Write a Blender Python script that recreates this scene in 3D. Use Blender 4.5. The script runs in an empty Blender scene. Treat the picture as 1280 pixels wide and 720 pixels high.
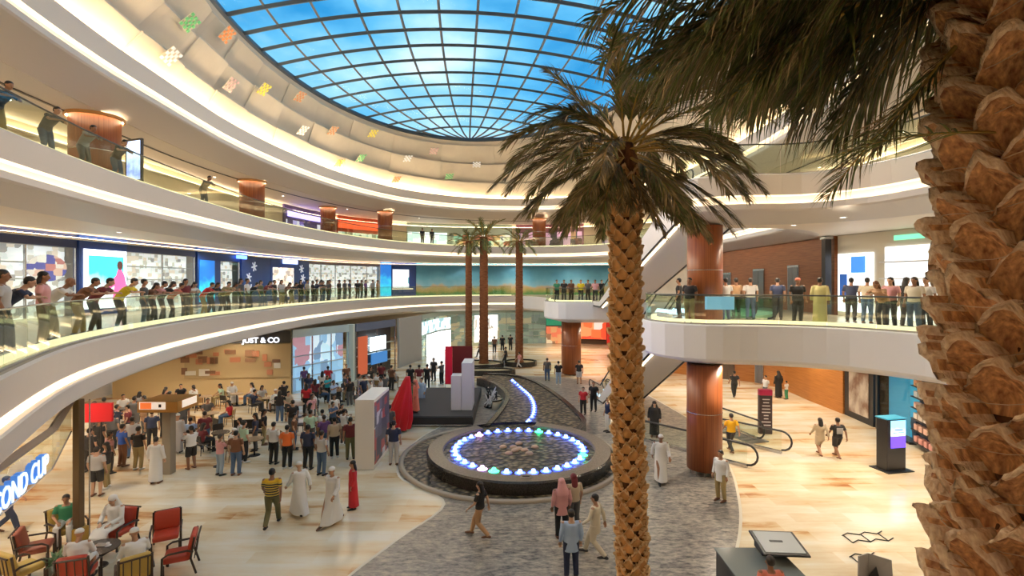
import bpy, bmesh, math, random
from mathutils import Vector, Matrix
from mathutils.geometry import tessellate_polygon
PI = math.pi
sc = bpy.context.scene
COL = sc.collection
R = random.Random(7)

# ------------------------------------------------------------------ camera facts
CH = 7.6            # eye height above the ground floor
F = 640.0           # focal length in pixels for a 1280 wide frame
HY = 352.0          # horizon row


def G(px, py, z=0.0):
    """point at height z seen at a pixel"""
    d = (CH - z) * F / (py - HY)
    return Vector(((px - 640) / F * d, d, z))


def P(px, py, d):
    return Vector(((px - 640) / F * d, d, CH + (HY - py) / F * d))


# ------------------------------------------------------------------ materials
MATS = {}


def mat(name, col=(0.8, 0.8, 0.8), rough=0.5, metal=0.0, emit=0.0, ecol=None, spec=0.5):
    if name in MATS:
        return MATS[name]
    m = bpy.data.materials.new(name)
    m.use_nodes = True
    b = m.node_tree.nodes['Principled BSDF']
    b.inputs['Base Color'].default_value = (*col, 1)
    b.inputs['Roughness'].default_value = rough
    b.inputs['Metallic'].default_value = metal
    b.inputs['Specular IOR Level'].default_value = spec
    if emit > 0:
        b.inputs['Emission Color'].default_value = (*(ecol or col), 1)
        b.inputs['Emission Strength'].default_value = emit
    m.diffuse_color = (*col, 1)
    MATS[name] = m
    return m


def nodes(m):
    return m.node_tree.nodes, m.node_tree.links, m.node_tree.nodes['Principled BSDF']


def ramp(n, stops, interp='LINEAR'):
    r = n.new('ShaderNodeValToRGB')
    r.color_ramp.interpolation = interp
    e = r.color_ramp.elements
    e[0].position, e[0].color = stops[0][0], (*stops[0][1], 1)
    e[1].position, e[1].color = stops[-1][0], (*stops[-1][1], 1)
    for p, c in stops[1:-1]:
        x = e.new(p)
        x.color = (*c, 1)
    return r


def noisy(name, c1, c2, scale=5.0, rough=0.5, stretch=(1, 1, 1), detail=4, bump=0.0, metal=0.0, lo=0.35, hi=0.65, obj=True, spec=0.5):
    if name in MATS:
        return MATS[name]
    m = mat(name, c1, rough, metal, spec=spec)
    n, l, b = nodes(m)
    tc = n.new('ShaderNodeTexCoord')
    mp = n.new('ShaderNodeMapping')
    mp.inputs['Scale'].default_value = stretch
    t = n.new('ShaderNodeTexNoise')
    t.inputs['Scale'].default_value = scale
    t.inputs['Detail'].default_value = detail
    r = ramp(n, [(lo, c1), (hi, c2)])
    l.new(tc.outputs['Object'], mp.inputs['Vector'])
    l.new(mp.outputs[0], t.inputs['Vector'])
    l.new(t.outputs['Fac'], r.inputs['Fac'])
    l.new(r.outputs['Color'], b.inputs['Base Color'])
    if bump:
        bp = n.new('ShaderNodeBump')
        bp.inputs['Strength'].default_value = bump
        bp.inputs['Distance'].default_value = 0.03
        l.new(t.outputs['Fac'], bp.inputs['Height'])
        l.new(bp.outputs['Normal'], b.inputs['Normal'])
    return m


def cells(name, palette, scale=3.0, stretch=(1, 1, 1), rough=0.5, emit=0.0, box=True, coord='Object'):
    """blocks of random colours from a palette (goods on shelves, mosaics)"""
    m = mat(name, palette[0], rough)
    n, l, b = nodes(m)
    tc = n.new('ShaderNodeTexCoord')
    mp = n.new('ShaderNodeMapping')
    mp.inputs['Scale'].default_value = stretch
    v = n.new('ShaderNodeTexVoronoi')
    v.inputs['Scale'].default_value = scale
    if box:
        v.distance = 'CHEBYCHEV'
        v.inputs['Randomness'].default_value = 0.55
    k = len(palette)
    stops = [(i / k, c) for i, c in enumerate(palette)]
    r = ramp(n, stops, 'CONSTANT')
    sp = n.new('ShaderNodeSeparateColor')
    l.new(tc.outputs[coord], mp.inputs['Vector'])
    l.new(mp.outputs[0], v.inputs['Vector'])
    l.new(v.outputs['Color'], sp.inputs[0])
    l.new(sp.outputs[0], r.inputs['Fac'])
    l.new(r.outputs['Color'], b.inputs['Base Color'])
    if emit:
        l.new(r.outputs['Color'], b.inputs['Emission Color'])
        b.inputs['Emission Strength'].default_value = emit
    return m


M_PLASTER = mat('plaster_white', (0.80, 0.74, 0.67), 0.6)
M_FASCIA = mat('fascia_grey', (0.70, 0.635, 0.575), 0.45)
M_WHITE = mat('white_panel', (0.86, 0.84, 0.84), 0.4)
M_SOFFIT = mat('soffit_peach', (0.86, 0.74, 0.60), 0.55)
M_DRUM = noisy('drum_panel', (0.80, 0.72, 0.60), (0.74, 0.66, 0.55), 0.6, 0.6)
M_DARK = mat('dark_metal', (0.03, 0.03, 0.035), 0.35, 0.6)
M_STEEL = mat('steel', (0.6, 0.6, 0.62), 0.25, 0.9)
M_BLACK = mat('black_plastic', (0.015, 0.015, 0.018), 0.35)
M_COVE = mat('cove_light', (1, 0.9, 0.72), 0.5, emit=8.5, ecol=(1, 0.80, 0.52))
M_COVE2 = mat('ledge_light', (1, 0.85, 0.6), 0.5, emit=14.0, ecol=(1, 0.74, 0.42))
M_LAMP = mat('lamp_white', (1, 0.95, 0.85), 0.5, emit=12.0, ecol=(1, 0.88, 0.68))
M_STRIP = mat('floor_strip_light', (1, 0.9, 0.6), 0.5, emit=1.1, ecol=(1, 0.84, 0.55))

# wood with vertical grain
def wood(name, c1, c2, stretch, rough=0.3, scale=3.0):
    return noisy(name, c1, c2, scale, rough, stretch, detail=6, lo=0.3, hi=0.7)


M_COLWOOD = wood('column_wood', (0.20, 0.05, 0.014), (0.34, 0.105, 0.03), (6, 6, 0.15), 0.38)
M_WALLWOOD = wood('wall_wood', (0.19, 0.058, 0.018), (0.32, 0.115, 0.04), (0.3, 0.3, 6), 0.35)
M_WALLWOOD2 = wood('corridor_wood', (0.42, 0.15, 0.03), (0.56, 0.235, 0.06), (0.3, 0.3, 6), 0.35)
M_DKWOOD = wood('dark_wood', (0.10, 0.04, 0.02), (0.18, 0.08, 0.035), (1, 1, 6), 0.35)


def marble():
    m = mat('marble_floor', (0.7, 0.56, 0.38), 0.17)
    n, l, b = nodes(m)
    tc = n.new('ShaderNodeTexCoord')
    br = n.new('ShaderNodeTexBrick')
    br.inputs['Scale'].default_value = 1.0
    br.inputs['Brick Width'].default_value = 1.8
    br.inputs['Row Height'].default_value = 0.6
    br.inputs['Mortar Size'].default_value = 0.006
    br.inputs['Color1'].default_value = (0.0, 0.0, 0.0, 1)
    br.inputs['Color2'].default_value = (1, 1, 1, 1)
    br.inputs['Mortar'].default_value = (0.45, 0.45, 0.45, 1)
    br.offset = 0.37
    mp = n.new('ShaderNodeMapping')
    mp.inputs['Scale'].default_value = (0.13, 0.55, 1)
    no = n.new('ShaderNodeTexNoise')
    no.inputs['Scale'].default_value = 1.6
    no.inputs['Detail'].default_value = 8
    no.inputs['Roughness'].default_value = 0.62
    mx = n.new('ShaderNodeMix')
    mx.data_type = 'FLOAT'
    mx.inputs[0].default_value = 0.13
    r = ramp(n, [(0.32, (0.42, 0.16, 0.06)), (0.375, (0.64, 0.37, 0.17)), (0.42, (0.78, 0.59, 0.36)), (0.52, (0.86, 0.73, 0.52)), (0.64, (0.93, 0.86, 0.73))])
    l.new(tc.outputs['Object'], br.inputs['Vector'])
    l.new(tc.outputs['Object'], mp.inputs['Vector'])
    l.new(mp.outputs[0], no.inputs['Vector'])
    l.new(no.outputs['Fac'], mx.inputs[2])
    l.new(br.outputs['Color'], mx.inputs[3])
    l.new(mx.outputs[0], r.inputs['Fac'])
    l.new(r.outputs['Color'], b.inputs['Base Color'])
    return m


def stone():
    m = mat('grey_stone_floor', (0.3, 0.28, 0.25), 0.28)
    n, l, b = nodes(m)
    tc = n.new('ShaderNodeTexCoord')
    v = n.new('ShaderNodeTexVoronoi')
    v.inputs['Scale'].default_value = 3.6
    mp = n.new('ShaderNodeMapping')
    mp.inputs['Scale'].default_value = (0.55, 1.2, 1)
    no = n.new('ShaderNodeTexNoise')
    no.inputs['Scale'].default_value = 7
    no.inputs['Detail'].default_value = 8
    no.inputs['Roughness'].default_value = 0.7
    sp = n.new('ShaderNodeSeparateColor')
    mx = n.new('ShaderNodeMix')
    mx.data_type = 'FLOAT'
    mx.inputs[0].default_value = 0.9
    r = ramp(n, [(0.34, (0.05, 0.047, 0.045)), (0.44, (0.19, 0.175, 0.16)), (0.54, (0.33, 0.295, 0.25)), (0.64, (0.50, 0.43, 0.34))])
    l.new(tc.outputs['Object'], mp.inputs['Vector'])
    l.new(mp.outputs[0], v.inputs['Vector'])
    l.new(mp.outputs[0], no.inputs['Vector'])
    l.new(v.outputs['Color'], sp.inputs[0])
    l.new(sp.outputs[0], mx.inputs[2])
    l.new(no.outputs['Fac'], mx.inputs[3])
    l.new(mx.outputs[0], r.inputs['Fac'])
    l.new(r.outputs['Color'], b.inputs['Base Color'])
    return m


def pebbles():
    m = mat('pebble_bed', (0.1, 0.08, 0.05), 0.4)
    n, l, b = nodes(m)
    tc = n.new('ShaderNodeTexCoord')
    v = n.new('ShaderNodeTexVoronoi')
    v.inputs['Scale'].default_value = 4.2
    r = ramp(n, [(0.0, (0.46, 0.38, 0.24)), (0.3, (0.22, 0.17, 0.10)), (0.6, (0.02, 0.017, 0.012))])
    bp = n.new('ShaderNodeBump')
    bp.inputs['Distance'].default_value = 0.08
    bp.invert = True
    l.new(tc.outputs['Object'], v.inputs['Vector'])
    l.new(v.outputs['Distance'], r.inputs['Fac'])
    l.new(v.outputs['Distance'], bp.inputs['Height'])
    l.new(bp.outputs['Normal'], b.inputs['Normal'])
    l.new(r.outputs['Color'], b.inputs['Base Color'])
    return m


def glassmat(name, tint, gloss=0.12, grough=0.03, fres=1.0):
    m = bpy.data.materials.new(name)
    m.use_nodes = True
    nt = m.node_tree
    nt.nodes.clear()
    o = nt.nodes.new('ShaderNodeOutputMaterial')
    t = nt.nodes.new('ShaderNodeBsdfTransparent')
    t.inputs[0].default_value = (*tint, 1)
    g = nt.nodes.new('ShaderNodeBsdfGlossy')
    g.inputs['Roughness'].default_value = grough
    g.inputs['Color'].default_value = (0.9, 0.95, 0.92, 1)
    mx = nt.nodes.new('ShaderNodeMixShader')
    lw = nt.nodes.new('ShaderNodeLayerWeight')
    lw.inputs['Blend'].default_value = 0.5
    pw = nt.nodes.new('ShaderNodeMath')
    pw.operation = 'POWER'
    pw.inputs[1].default_value = 4.0
    ad = nt.nodes.new('ShaderNodeMath')
    ad.operation = 'MULTIPLY_ADD'
    ad.inputs[1].default_value = 0.45 * fres
    ad.inputs[2].default_value = gloss
    nt.links.new(lw.outputs['Facing'], pw.inputs[0])
    nt.links.new(pw.outputs[0], ad.inputs[0])
    nt.links.new(ad.outputs[0], mx.inputs[0])
    nt.links.new(t.outputs[0], mx.inputs[1])
    nt.links.new(g.outputs[0], mx.inputs[2])
    nt.links.new(mx.outputs[0], o.inputs[0])
    m.diffuse_color = (*tint, 0.3)
    return m


M_MARBLE, M_STONE, M_PEBBLE = marble(), stone(), pebbles()
M_RAILGLASS = glassmat('rail_glass', (0.86, 0.91, 0.84), 0.05)
M_SHOPGLASS = glassmat('shop_glass', (0.90, 0.94, 0.94), 0.03)
M_ROOFGLASS = glassmat('skylight_glass', (0.88, 0.95, 0.98), 0.0, 0.05, 0.12)

# ------------------------------------------------------------------ mesh helpers


class MB:
    def __init__(s):
        s.v, s.f, s.m = [], [], []

    def add(s, vs, fs, mi=0):
        b = len(s.v)
        s.v += [tuple(v) for v in vs]
        s.f += [tuple(i + b for i in f) for f in fs]
        s.m += [mi] * len(fs)
        return s

    def box(s, c, d, rz=0.0, mi=0, rx=0.0):
        hx, hy, hz = d[0] / 2, d[1] / 2, d[2] / 2
        rot = Matrix.Rotation(rz, 3, 'Z') @ Matrix.Rotation(rx, 3, 'X')
        vs = [Vector(c) + rot @ Vector((x * hx, y * hy, z * hz)) for x in (-1, 1) for y in (-1, 1) for z in (-1, 1)]
        fs = [(0, 1, 3, 2), (4, 6, 7, 5), (0, 4, 5, 1), (2, 3, 7, 6), (0, 2, 6, 4), (1, 5, 7, 3)]
        return s.add(vs, fs, mi)

    def rbox(s, c, d, r=0.03, rz=0.0, mi=0, rx=0.0, seg=2):
        bm = bmesh.new()
        bmesh.ops.create_cube(bm, size=1)
        bmesh.ops.scale(bm, vec=d, verts=bm.verts)
        bmesh.ops.bevel(bm, geom=bm.edges[:], offset=min(r, min(d) * 0.45), segments=seg, affect='EDGES', profile=0.5)
        mtx = Matrix.Translation(c) @ Matrix.Rotation(rz, 4, 'Z') @ Matrix.Rotation(rx, 4, 'X')
        bmesh.ops.transform(bm, matrix=mtx, verts=bm.verts)
        bm.verts.index_update()
        s.add([v.co[:] for v in bm.verts], [[v.index for v in f.verts] for f in bm.faces], mi)
        bm.free()
        return s

    def tube(s, pts, rad, n=8, mi=0, sx=1.0, sy=1.0, ref=None, caps=True):
        pts = [Vector(p) for p in pts]
        if not hasattr(rad, '__len__'):
            rad = [rad] * len(pts)
        vs, fs = [], []
        prev = None
        for i, p in enumerate(pts):
            a = pts[max(i - 1, 0)]
            c = pts[min(i + 1, len(pts) - 1)]
            t = (c - a)
            if t.length < 1e-9:
                t = Vector((0, 0, 1))
            t.normalize()
            if prev is None:
                r0 = Vector(ref) if ref else (Vector((1, 0, 0)) if abs(t.x) < 0.9 else Vector((0, 1, 0)))
            else:
                r0 = prev
            x = (r0 - t * r0.dot(t))
            if x.length < 1e-6:
                x = Vector((0, 1, 0)).cross(t)
            x.normalize()
            prev = x
            y = t.cross(x)
            for k in range(n):
                an = 2 * PI * k / n
                vs.append(p + x * math.cos(an) * rad[i] * sx + y * math.sin(an) * rad[i] * sy)
        for i in range(len(pts) - 1):
            for k in range(n):
                fs.append((i * n + k, i * n + (k + 1) % n, (i + 1) * n + (k + 1) % n, (i + 1) * n + k))
        if caps:
            fs.append(tuple(range(n - 1, -1, -1)))
            fs.append(tuple((len(pts) - 1) * n + k for k in range(n)))
        return s.add(vs, fs, mi)

    def lathe(s, prof, c=(0, 0, 0), n=32, mi=0, a0=0.0, a1=2 * PI):
        full = abs(a1 - a0 - 2 * PI) < 1e-6
        m = n if full else n + 1
        vs, fs = [], []
        for r, z in prof:
            for k in range(m):
                a = a0 + (a1 - a0) * k / n
                vs.append((c[0] + r * math.cos(a), c[1] + r * math.sin(a), c[2] + z))
        for i in range(len(prof) - 1):
            for k in range(n):
                k2 = (k + 1) % m
                fs.append((i * m + k, i * m + k2, (i + 1) * m + k2, (i + 1) * m + k))
        return s.add(vs, fs, mi)

    def ball(s, c, r, n=10, mi=0, rot=None):
        if not hasattr(r, '__len__'):
            r = (r, r, r)
        vs, fs = [], []
        h = n // 2 + 1
        for i in range(h + 1):
            th = PI * i / h
            for k in range(n):
                a = 2 * PI * k / n
                q = Vector((r[0] * math.sin(th) * math.cos(a), r[1] * math.sin(th) * math.sin(a), r[2] * math.cos(th)))
                if rot:
                    q = rot @ q
                vs.append(Vector(c) + q)
        for i in range(h):
            for k in range(n):
                fs.append((i * n + k, (i + 1) * n + k, (i + 1) * n + (k + 1) % n, i * n + (k + 1) % n))
        return s.add(vs, fs, mi)

    def mesh(s, name, mats, smooth=False, clean=True):
        me = bpy.data.meshes.new(name)
        me.from_pydata(s.v, [], s.f)
        for m in (mats if isinstance(mats, (list, tuple)) else [mats]):
            me.materials.append(m)
        me.polygons.foreach_set('material_index', s.m)
        if smooth:
            me.polygons.foreach_set('use_smooth', [True] * len(s.f))
        me.update()
        if clean:
            bm = bmesh.new()
            bm.from_mesh(me)
            bmesh.ops.remove_doubles(bm, verts=bm.verts, dist=1e-5)
            bmesh.ops.recalc_face_normals(bm, faces=bm.faces)
            bm.to_mesh(me)
            bm.free()
        return me

    def build(s, name, mats, parent=None, smooth=False, label=None, clean=True):
        o = bpy.data.objects.new(name, s.mesh(name, mats, smooth, clean))
        COL.objects.link(o)
        if parent is not None:
            o.parent = parent
        if label:
            o['label'] = label
        return o


def inst(name, me, parent=None, mats=None):
    o = bpy.data.objects.new(name, me)
    COL.objects.link(o)
    if parent is not None:
        o.parent = parent
    if mats:
        for i, m in enumerate(mats):
            if m is not None and i < len(o.material_slots):
                o.material_slots[i].link = 'OBJECT'
                o.material_slots[i].material = m
    return o


def tag(o, label, cat, group=None):
    o['label'] = label
    o['category'] = cat
    if group:
        o['group'] = group
    return o


def struct(o):
    o['kind'] = 'structure'
    return o


def thing(name, label, cat, loc=(0, 0, 0), rz=0.0, group=None):
    o = bpy.data.objects.new(name, None)
    COL.objects.link(o)
    o.location = loc
    o.rotation_euler = (0, 0, rz)
    o.empty_display_size = 0.2
    return tag(o, label, cat, group)


def copy_tree(o, parent=None):
    c = o.copy()
    COL.objects.link(c)
    c.parent = parent
    for ch in list(o.children):
        copy_tree(ch, c)
    return c


def text(body, size, m, parent=None, loc=(0, 0, 0), rz=0.0, extrude=0.01, name='lettering', align='CENTER', rx=PI / 2, sx=1.0, bold=0.0):
    cu = bpy.data.curves.new(name, 'FONT')
    cu.body = body
    cu.size = size
    cu.extrude = extrude
    cu.offset = bold
    cu.align_x = align
    cu.align_y = 'CENTER'
    cu.resolution_u = 3
    cu.materials.append(m)
    tmp = bpy.data.objects.new(name, cu)
    COL.objects.link(tmp)
    me = bpy.data.meshes.new_from_object(tmp.evaluated_get(bpy.context.evaluated_depsgraph_get()))
    bpy.data.objects.remove(tmp)
    bpy.data.curves.remove(cu)
    o = bpy.data.objects.new(name, me)
    COL.objects.link(o)
    o.location = loc
    o.rotation_euler = (rx, 0, rz)
    o.scale = (sx, 1, 1)
    if parent is not None:
        o.parent = parent
    return o


# ------------------------------------------------------------------ plan curves
def spline(pts, closed=True, step=0.8):
    n = len(pts)
    out = []
    segs = n if closed else n - 1
    for i in range(segs):
        if closed:
            p0, p1, p2, p3 = pts[(i - 1) % n], pts[i], pts[(i + 1) % n], pts[(i + 2) % n]
        else:
            p0, p1, p2, p3 = pts[max(i - 1, 0)], pts[i], pts[i + 1], pts[min(i + 2, n - 1)]
        p0, p1, p2, p3 = map(Vector, (p0, p1, p2, p3))
        d = (p2 - p1).length
        k = max(1, int(round(d / step)))
        # centripetal style tangents, limited by the segment length
        def tn(a, b, c):
            l1, l2 = max((b - a).length, 1e-6), max((c - b).length, 1e-6)
            t = ((b - a) / l1 * l2 + (c - b) / l2 * l1) / (l1 + l2)
            return t
        m1, m2 = tn(p0, p1, p2) * d, tn(p1, p2, p3) * d
        for j in range(k):
            t = j / k
            h = (2 * t**3 - 3 * t**2 + 1, t**3 - 2 * t**2 + t, -2 * t**3 + 3 * t**2, t**3 - t**2)
            out.append(p1 * h[0] + m1 * h[1] + p2 * h[2] + m2 * h[3])
    if not closed:
        out.append(Vector(pts[-1]))
    return out


def offset(c, d, closed=True):
    """outward (away from the void) for a counter-clockwise plan curve"""
    n = len(c)
    out = []
    for i in range(n):
        if closed:
            a, b = c[(i - 1) % n], c[(i + 1) % n]
        else:
            a, b = c[max(i - 1, 0)], c[min(i + 1, n - 1)]
        t = (b - a).normalized()
        out.append(c[i] + Vector((t.y, -t.x)) * d)
    return out


def sweep(curve, prof, name, mats, closed=True, mis=None, parent=None, smooth=False):
    """prof: list of (offset, z); mis: material index per profile segment"""
    mb = MB()
    rings = [[(*q, z) for q in offset(curve, o, closed)] for o, z in prof]
    n = len(curve)
    for i in range(len(prof) - 1):
        vs = rings[i] + rings[i + 1]
        fs = [(k, (k + 1) % n, n + (k + 1) % n, n + k) for k in range(n if closed else n - 1)]
        mb.add(vs, fs, mis[i] if mis else 0)
    return mb.build(name, mats, parent, smooth)


def plate(outer, holes, z, name, m, thick=0.0):
    polys = [[Vector((p[0], p[1], 0)) for p in outer]] + [[Vector((p[0], p[1], 0)) for p in h] for h in holes]
    tris = tessellate_polygon(polys)
    flat = [(*p[:2], z) for poly in polys for p in poly]
    mb = MB()
    mb.add(flat, [tuple(t) for t in tris])
    if thick:
        mb.add([(x, y, z - thick) for x, y, _ in flat], [tuple(reversed(t)) for t in tris])
    return mb.build(name, m)


Z1, Z2, Z3 = 6.0, 11.5, 17.2
BOX = [(-27, -8), (27, -8), (27, 70), (-27, 70)]

# first-floor void: cove-lit left sweep, then plain fascia on the right (counter-clockwise)
L1R_pts = [(-1, 0.3), (3, 0.3), (8, 2.2), (11.8, 7), (13, 12), (12.6, 15.6), (11.0, 17.9), (9.0, 18.8), (7.2, 19.0), (6.0, 20.0), (5.6, 21.6),
           (6.2, 23.3), (8, 23.9), (11.5, 24.2), (13.4, 26), (13.8, 31), (13.6, 36.5), (12, 39.2), (9, 39.5), (5.5, 39.3), (3.6, 39.6), (2.9, 41), (3.1, 46), (3.2, 52)]
L1L_pts = [(1.2, 56.2), (-4, 56), (-9, 52), (-12.6, 44), (-14.0, 35), (-13.9, 27), (-12.9, 19), (-11.2, 13.2), (-8.7, 8.7), (-5.4, 4.0)]
L1_full = spline(L1R_pts + L1L_pts, True, 0.7)
i_left = min(range(len(L1_full)), key=lambda i: (L1_full[i] - Vector((1.2, 56.2))).length)
L1_right = L1_full[:i_left + 1]
L1_left = L1_full[i_left:] + [L1_full[0]]

L2_pts = [(0, -1.5), (6, 0), (10.5, 5), (12.6, 11), (12.4, 15), (11.9, 17), (10.4, 18.4), (8.4, 18.6), (7.0, 19.2), (6.6, 20.6), (7.2, 22.0), (9, 22.3), (11.2, 22.6), (13.2, 24.5),
          (14, 30), (14, 38), (13, 47), (9.5, 54.5), (3, 57.8), (-4, 57), (-9.5, 53), (-13.2, 46), (-15, 38), (-15.5, 31), (-15.0, 24.5), (-14.4, 19.2), (-13.3, 14.2), (-11.3, 8), (-6, 1)]
L2 = spline(L2_pts, True, 0.8)
L2s_pts = [p for p in L2_pts if p not in ((11.9, 17), (10.4, 18.4), (8.4, 18.6), (7.0, 19.2), (6.6, 20.6), (7.2, 22.0), (9, 22.3), (11.2, 22.6), (13.2, 24.5))]
L2s = spline(L2s_pts, True, 0.8)
L3 = spline([tuple(p) for p in offset(L2s, 1.5)][::4], True, 0.8)

S1 = spline([(-20.3, -6), (-20.5, 6), (-20.4, 18), (-20.2, 30), (-19.9, 44), (-17.5, 54), (-11.5, 60.2), (-2, 62.5), (7, 62.3), (13, 59), (15.6, 52), (15.9, 44), (15.8, 34), (15.7, 24.6)], False, 1.0)
S1r = [Vector(p) for p in [(15.7, 24.6), (16.7, 20.4), (18.6, 14), (20.5, 4), (20.5, -6)]]
S2 = [Vector(p) for p in spline([(-22.5, -6), (-22.8, 12), (-22.8, 30), (-22.3, 46), (-19.5, 57), (-13, 64), (-2, 66.5), (9, 65.5), (17, 60), (20.5, 50), (21, 36), (21, 18), (21, -6)], False, 1.0)]


def rev(c):
    return list(reversed(c))


# ------------------------------------------------------------------ slabs
struct(plate([(-27, -8), (27, -8), (27, 70), (-27, 70)], [], 0.0, 'floor', M_MARBLE))
stone_poly = spline([(-4.3, 12.4), (0, 10.5), (5.0, 12.4), (6.4, 14.6), (7.4, 16.6), (8.1, 18.4), (8.7, 20.2), (9.2, 22.4), (9.8, 26), (9.5, 31), (8.5, 36), (5, 40), (0, 41), (-3.2, 38), (-2.6, 30), (-4.6, 24), (-4.4, 20), (-2.3, 17.5), (-3.4, 15)], True, 0.5)
struct(plate([tuple(p) for p in stone_poly], [], 0.006, 'floor_stone', M_STONE))
sweep([Vector(p) for p in stone_poly], [(-0.03, 0.0075), (0.06, 0.0075)], 'trim_1', mat('floor_joint', (0.75, 0.68, 0.55), 0.3))['kind'] = 'structure'

M_L1FLOOR = noisy('gallery_floor', (0.62, 0.52, 0.38), (0.72, 0.63, 0.48), 0.8, 0.22)
o = plate(BOX, [L1_full], Z1 - 0.01, 'floor_first', M_L1FLOOR)
struct(o)
o = plate(BOX, [offset(L1_full, 1.25)], 4.35, 'ceiling_ground', M_PLASTER)
struct(o)
struct(plate(BOX, [L2], Z2 - 0.01, 'floor_second', M_L1FLOOR))
struct(plate(BOX, [offset(L2, 1.3)], 9.8, 'ceiling_first', M_SOFFIT))
struct(plate(BOX, [offset(L3, 1.6)], 15.0, 'ceiling_second', M_PLASTER))


def cove_prof(zt, zs, zb, lip=0.22, gap=0.0):
    return ([(0.0, zt - 0.02), (0.0, zt), (-0.06, zt - 0.05), (0.02, zb + 0.24 + gap), (0.17 + gap * 0.4, zb + 0.21 + gap), (0.18 + gap * 0.4, zb), (0.02, zb), (0.01, zb + 0.07), (-0.12, zb + 0.07), (-0.16, zb + 0.04), (-0.17, zb - lip), (-0.10, zb - lip - 0.06), (1.3, zs)],
            [0, 0, 0, 0, 0, 1, 0, 0, 0, 0, 0, 0])


pr, mi = cove_prof(Z1, 4.35, 5.02, 0.34)
struct(sweep(L1_left, pr, 'trim_2', [M_FASCIA, M_COVE], False, mi))
struct(sweep(L1_right, [(0, Z1 - 0.02), (0.0, Z1), (-0.05, Z1 - 0.04), (-0.03, 4.72), (0.05, 4.62), (1.25, 4.35)], 'trim_3', [M_WHITE, M_COVE], False))
pr, mi = cove_prof(Z2, 9.8, 10.34, 0.14, 0.16)
struct(sweep(L2, pr, 'trim_4', [M_FASCIA, M_COVE], True, mi))
zb = 15.95
pr, mi = cove_prof(17.2, 15.02, 15.85, 0.18, 0.26)
pr = [(1.6, 17.0), (1.15, 17.0), (0.95, 17.0), (0.25, 17.0), (0.2, 17.2)] + pr[1:-1] + [(1.6, 15.02)]
mi = [0, 0, 2, 0, 0] + mi[1:]
struct(sweep(L3, pr, 'trim_5', [M_FASCIA, M_COVE, M_COVE2], True, mi))
# shadow gap in the second-floor ceiling
struct(sweep(L3, [(3.0, 14.99), (3.02, 14.96), (3.14, 14.96), (3.16, 14.99)], 'trim_6', M_DARK, True))
# ------------------------------------------------------------------ outer shell
def wallq(name, pts, z0, z1, m):
    mb = MB()
    for a, b in zip(pts[:-1], pts[1:]):
        mb.add([(a[0], a[1], z0), (b[0], b[1], z0), (b[0], b[1], z1), (a[0], a[1], z1)], [(0, 1, 2, 3)])
    return struct(mb.build(name, m))


wallq('wall_left', [(-27, -8), (-27, 70)], 0, 17.2, M_PLASTER)
wallq('wall_right', [(27, -8), (27, 70)], 0, 17.2, M_PLASTER)
wallq('wall_far', [(-27, 70), (27, 70)], 0, 17.2, M_PLASTER)
wallq('wall_near', [(-27, -8), (27, -8)], 0, 17.2, M_PLASTER)

# ------------------------------------------------------------------ drum wall and skylight
SKC = Vector((-1.9, 29.5))
SKA = Vector((0.105, -0.994)).normalized()      # long axis, towards the viewer
SKS = Vector((0.994, 0.105)).normalized()
SB, SA, ZR, SH = 23.6, 14.2, 22.0, 2.1


def skyp(v, u):
    """v along the axis -1 (far tip) .. 1, u across -1..1"""
    w = math.sqrt(max(0.0, 1 - v * v))
    q = SKC + SKA * (SB * v) + SKS * (SA * w * u)
    return Vector((q.x, q.y, ZR + 0.25 + SH * w * (1 - u * u)))


N = 168
base = L3


def polar_resample(curve, c, n):
    out = []
    m = len(curve)
    for k in range(n):
        a = 2 * PI * k / n
        d = Vector((math.cos(a), math.sin(a)))
        best = None
        for i in range(m):
            p, q = curve[i] - c, curve[(i + 1) % m] - c
            e = q - p
            den = d.x * e.y - d.y * e.x
            if abs(den) < 1e-9:
                continue
            t = (p.x * e.y - p.y * e.x) / den
            s = (p.x * d.y - p.y * d.x) / den
            if t > 0 and -1e-6 <= s <= 1 + 1e-6:
                if best is None or t > best:
                    best = t
        out.append(c + d * best)
    return out


drum_bot = polar_resample(offset(base, 1.2), SKC, N)
rim = []
for k in range(N):
    a = 2 * PI * k / N
    d = Vector((math.cos(a), math.sin(a)))
    x, y = d.dot(SKS) / SA, d.dot(SKA) / SB
    rim.append(SKC + d / math.sqrt(x * x + y * y))


def drum(k, t, inn=0.0):
    k = k % N
    q = drum_bot[k].lerp(rim[k], t)
    d = (q - SKC).normalized()
    q = q - d * inn
    return Vector((q.x, q.y, 17.0 + (22.0 - 17.0) * t))


mb = MB()
TI = [0.0, 0.33, 0.64, 0.93]
PC = 6
for c in range(N // PC):
    for t in range(3):
        sh = (0.10 if (c + t) % 2 else 0.0)
        k0, k1 = c * PC, (c + 1) * PC
        vs, fs = [], []
        for k in range(k0, k1 + 1):
            e = 0.06 if k in (k0, k1) else 0.0
            for (tt, inn) in ((TI[t], 0.0), (TI[t] + 0.02, 0.14 + sh), (TI[t + 1] - 0.015, 0.50 + sh), (TI[t + 1], 0.47 + sh), (TI[t + 1], 0.0)):
                vs.append(drum(k, tt, max(inn - e, 0)))
        for k in range(PC):
            for j in range(4):
                fs.append((k * 5 + j, k * 5 + j + 1, (k + 1) * 5 + j + 1, (k + 1) * 5 + j))
        fs.append((0, 1, 2, 3, 4))
        fs.append(tuple(PC * 5 + j for j in range(5)))
        mb.add(vs, fs)
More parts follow.
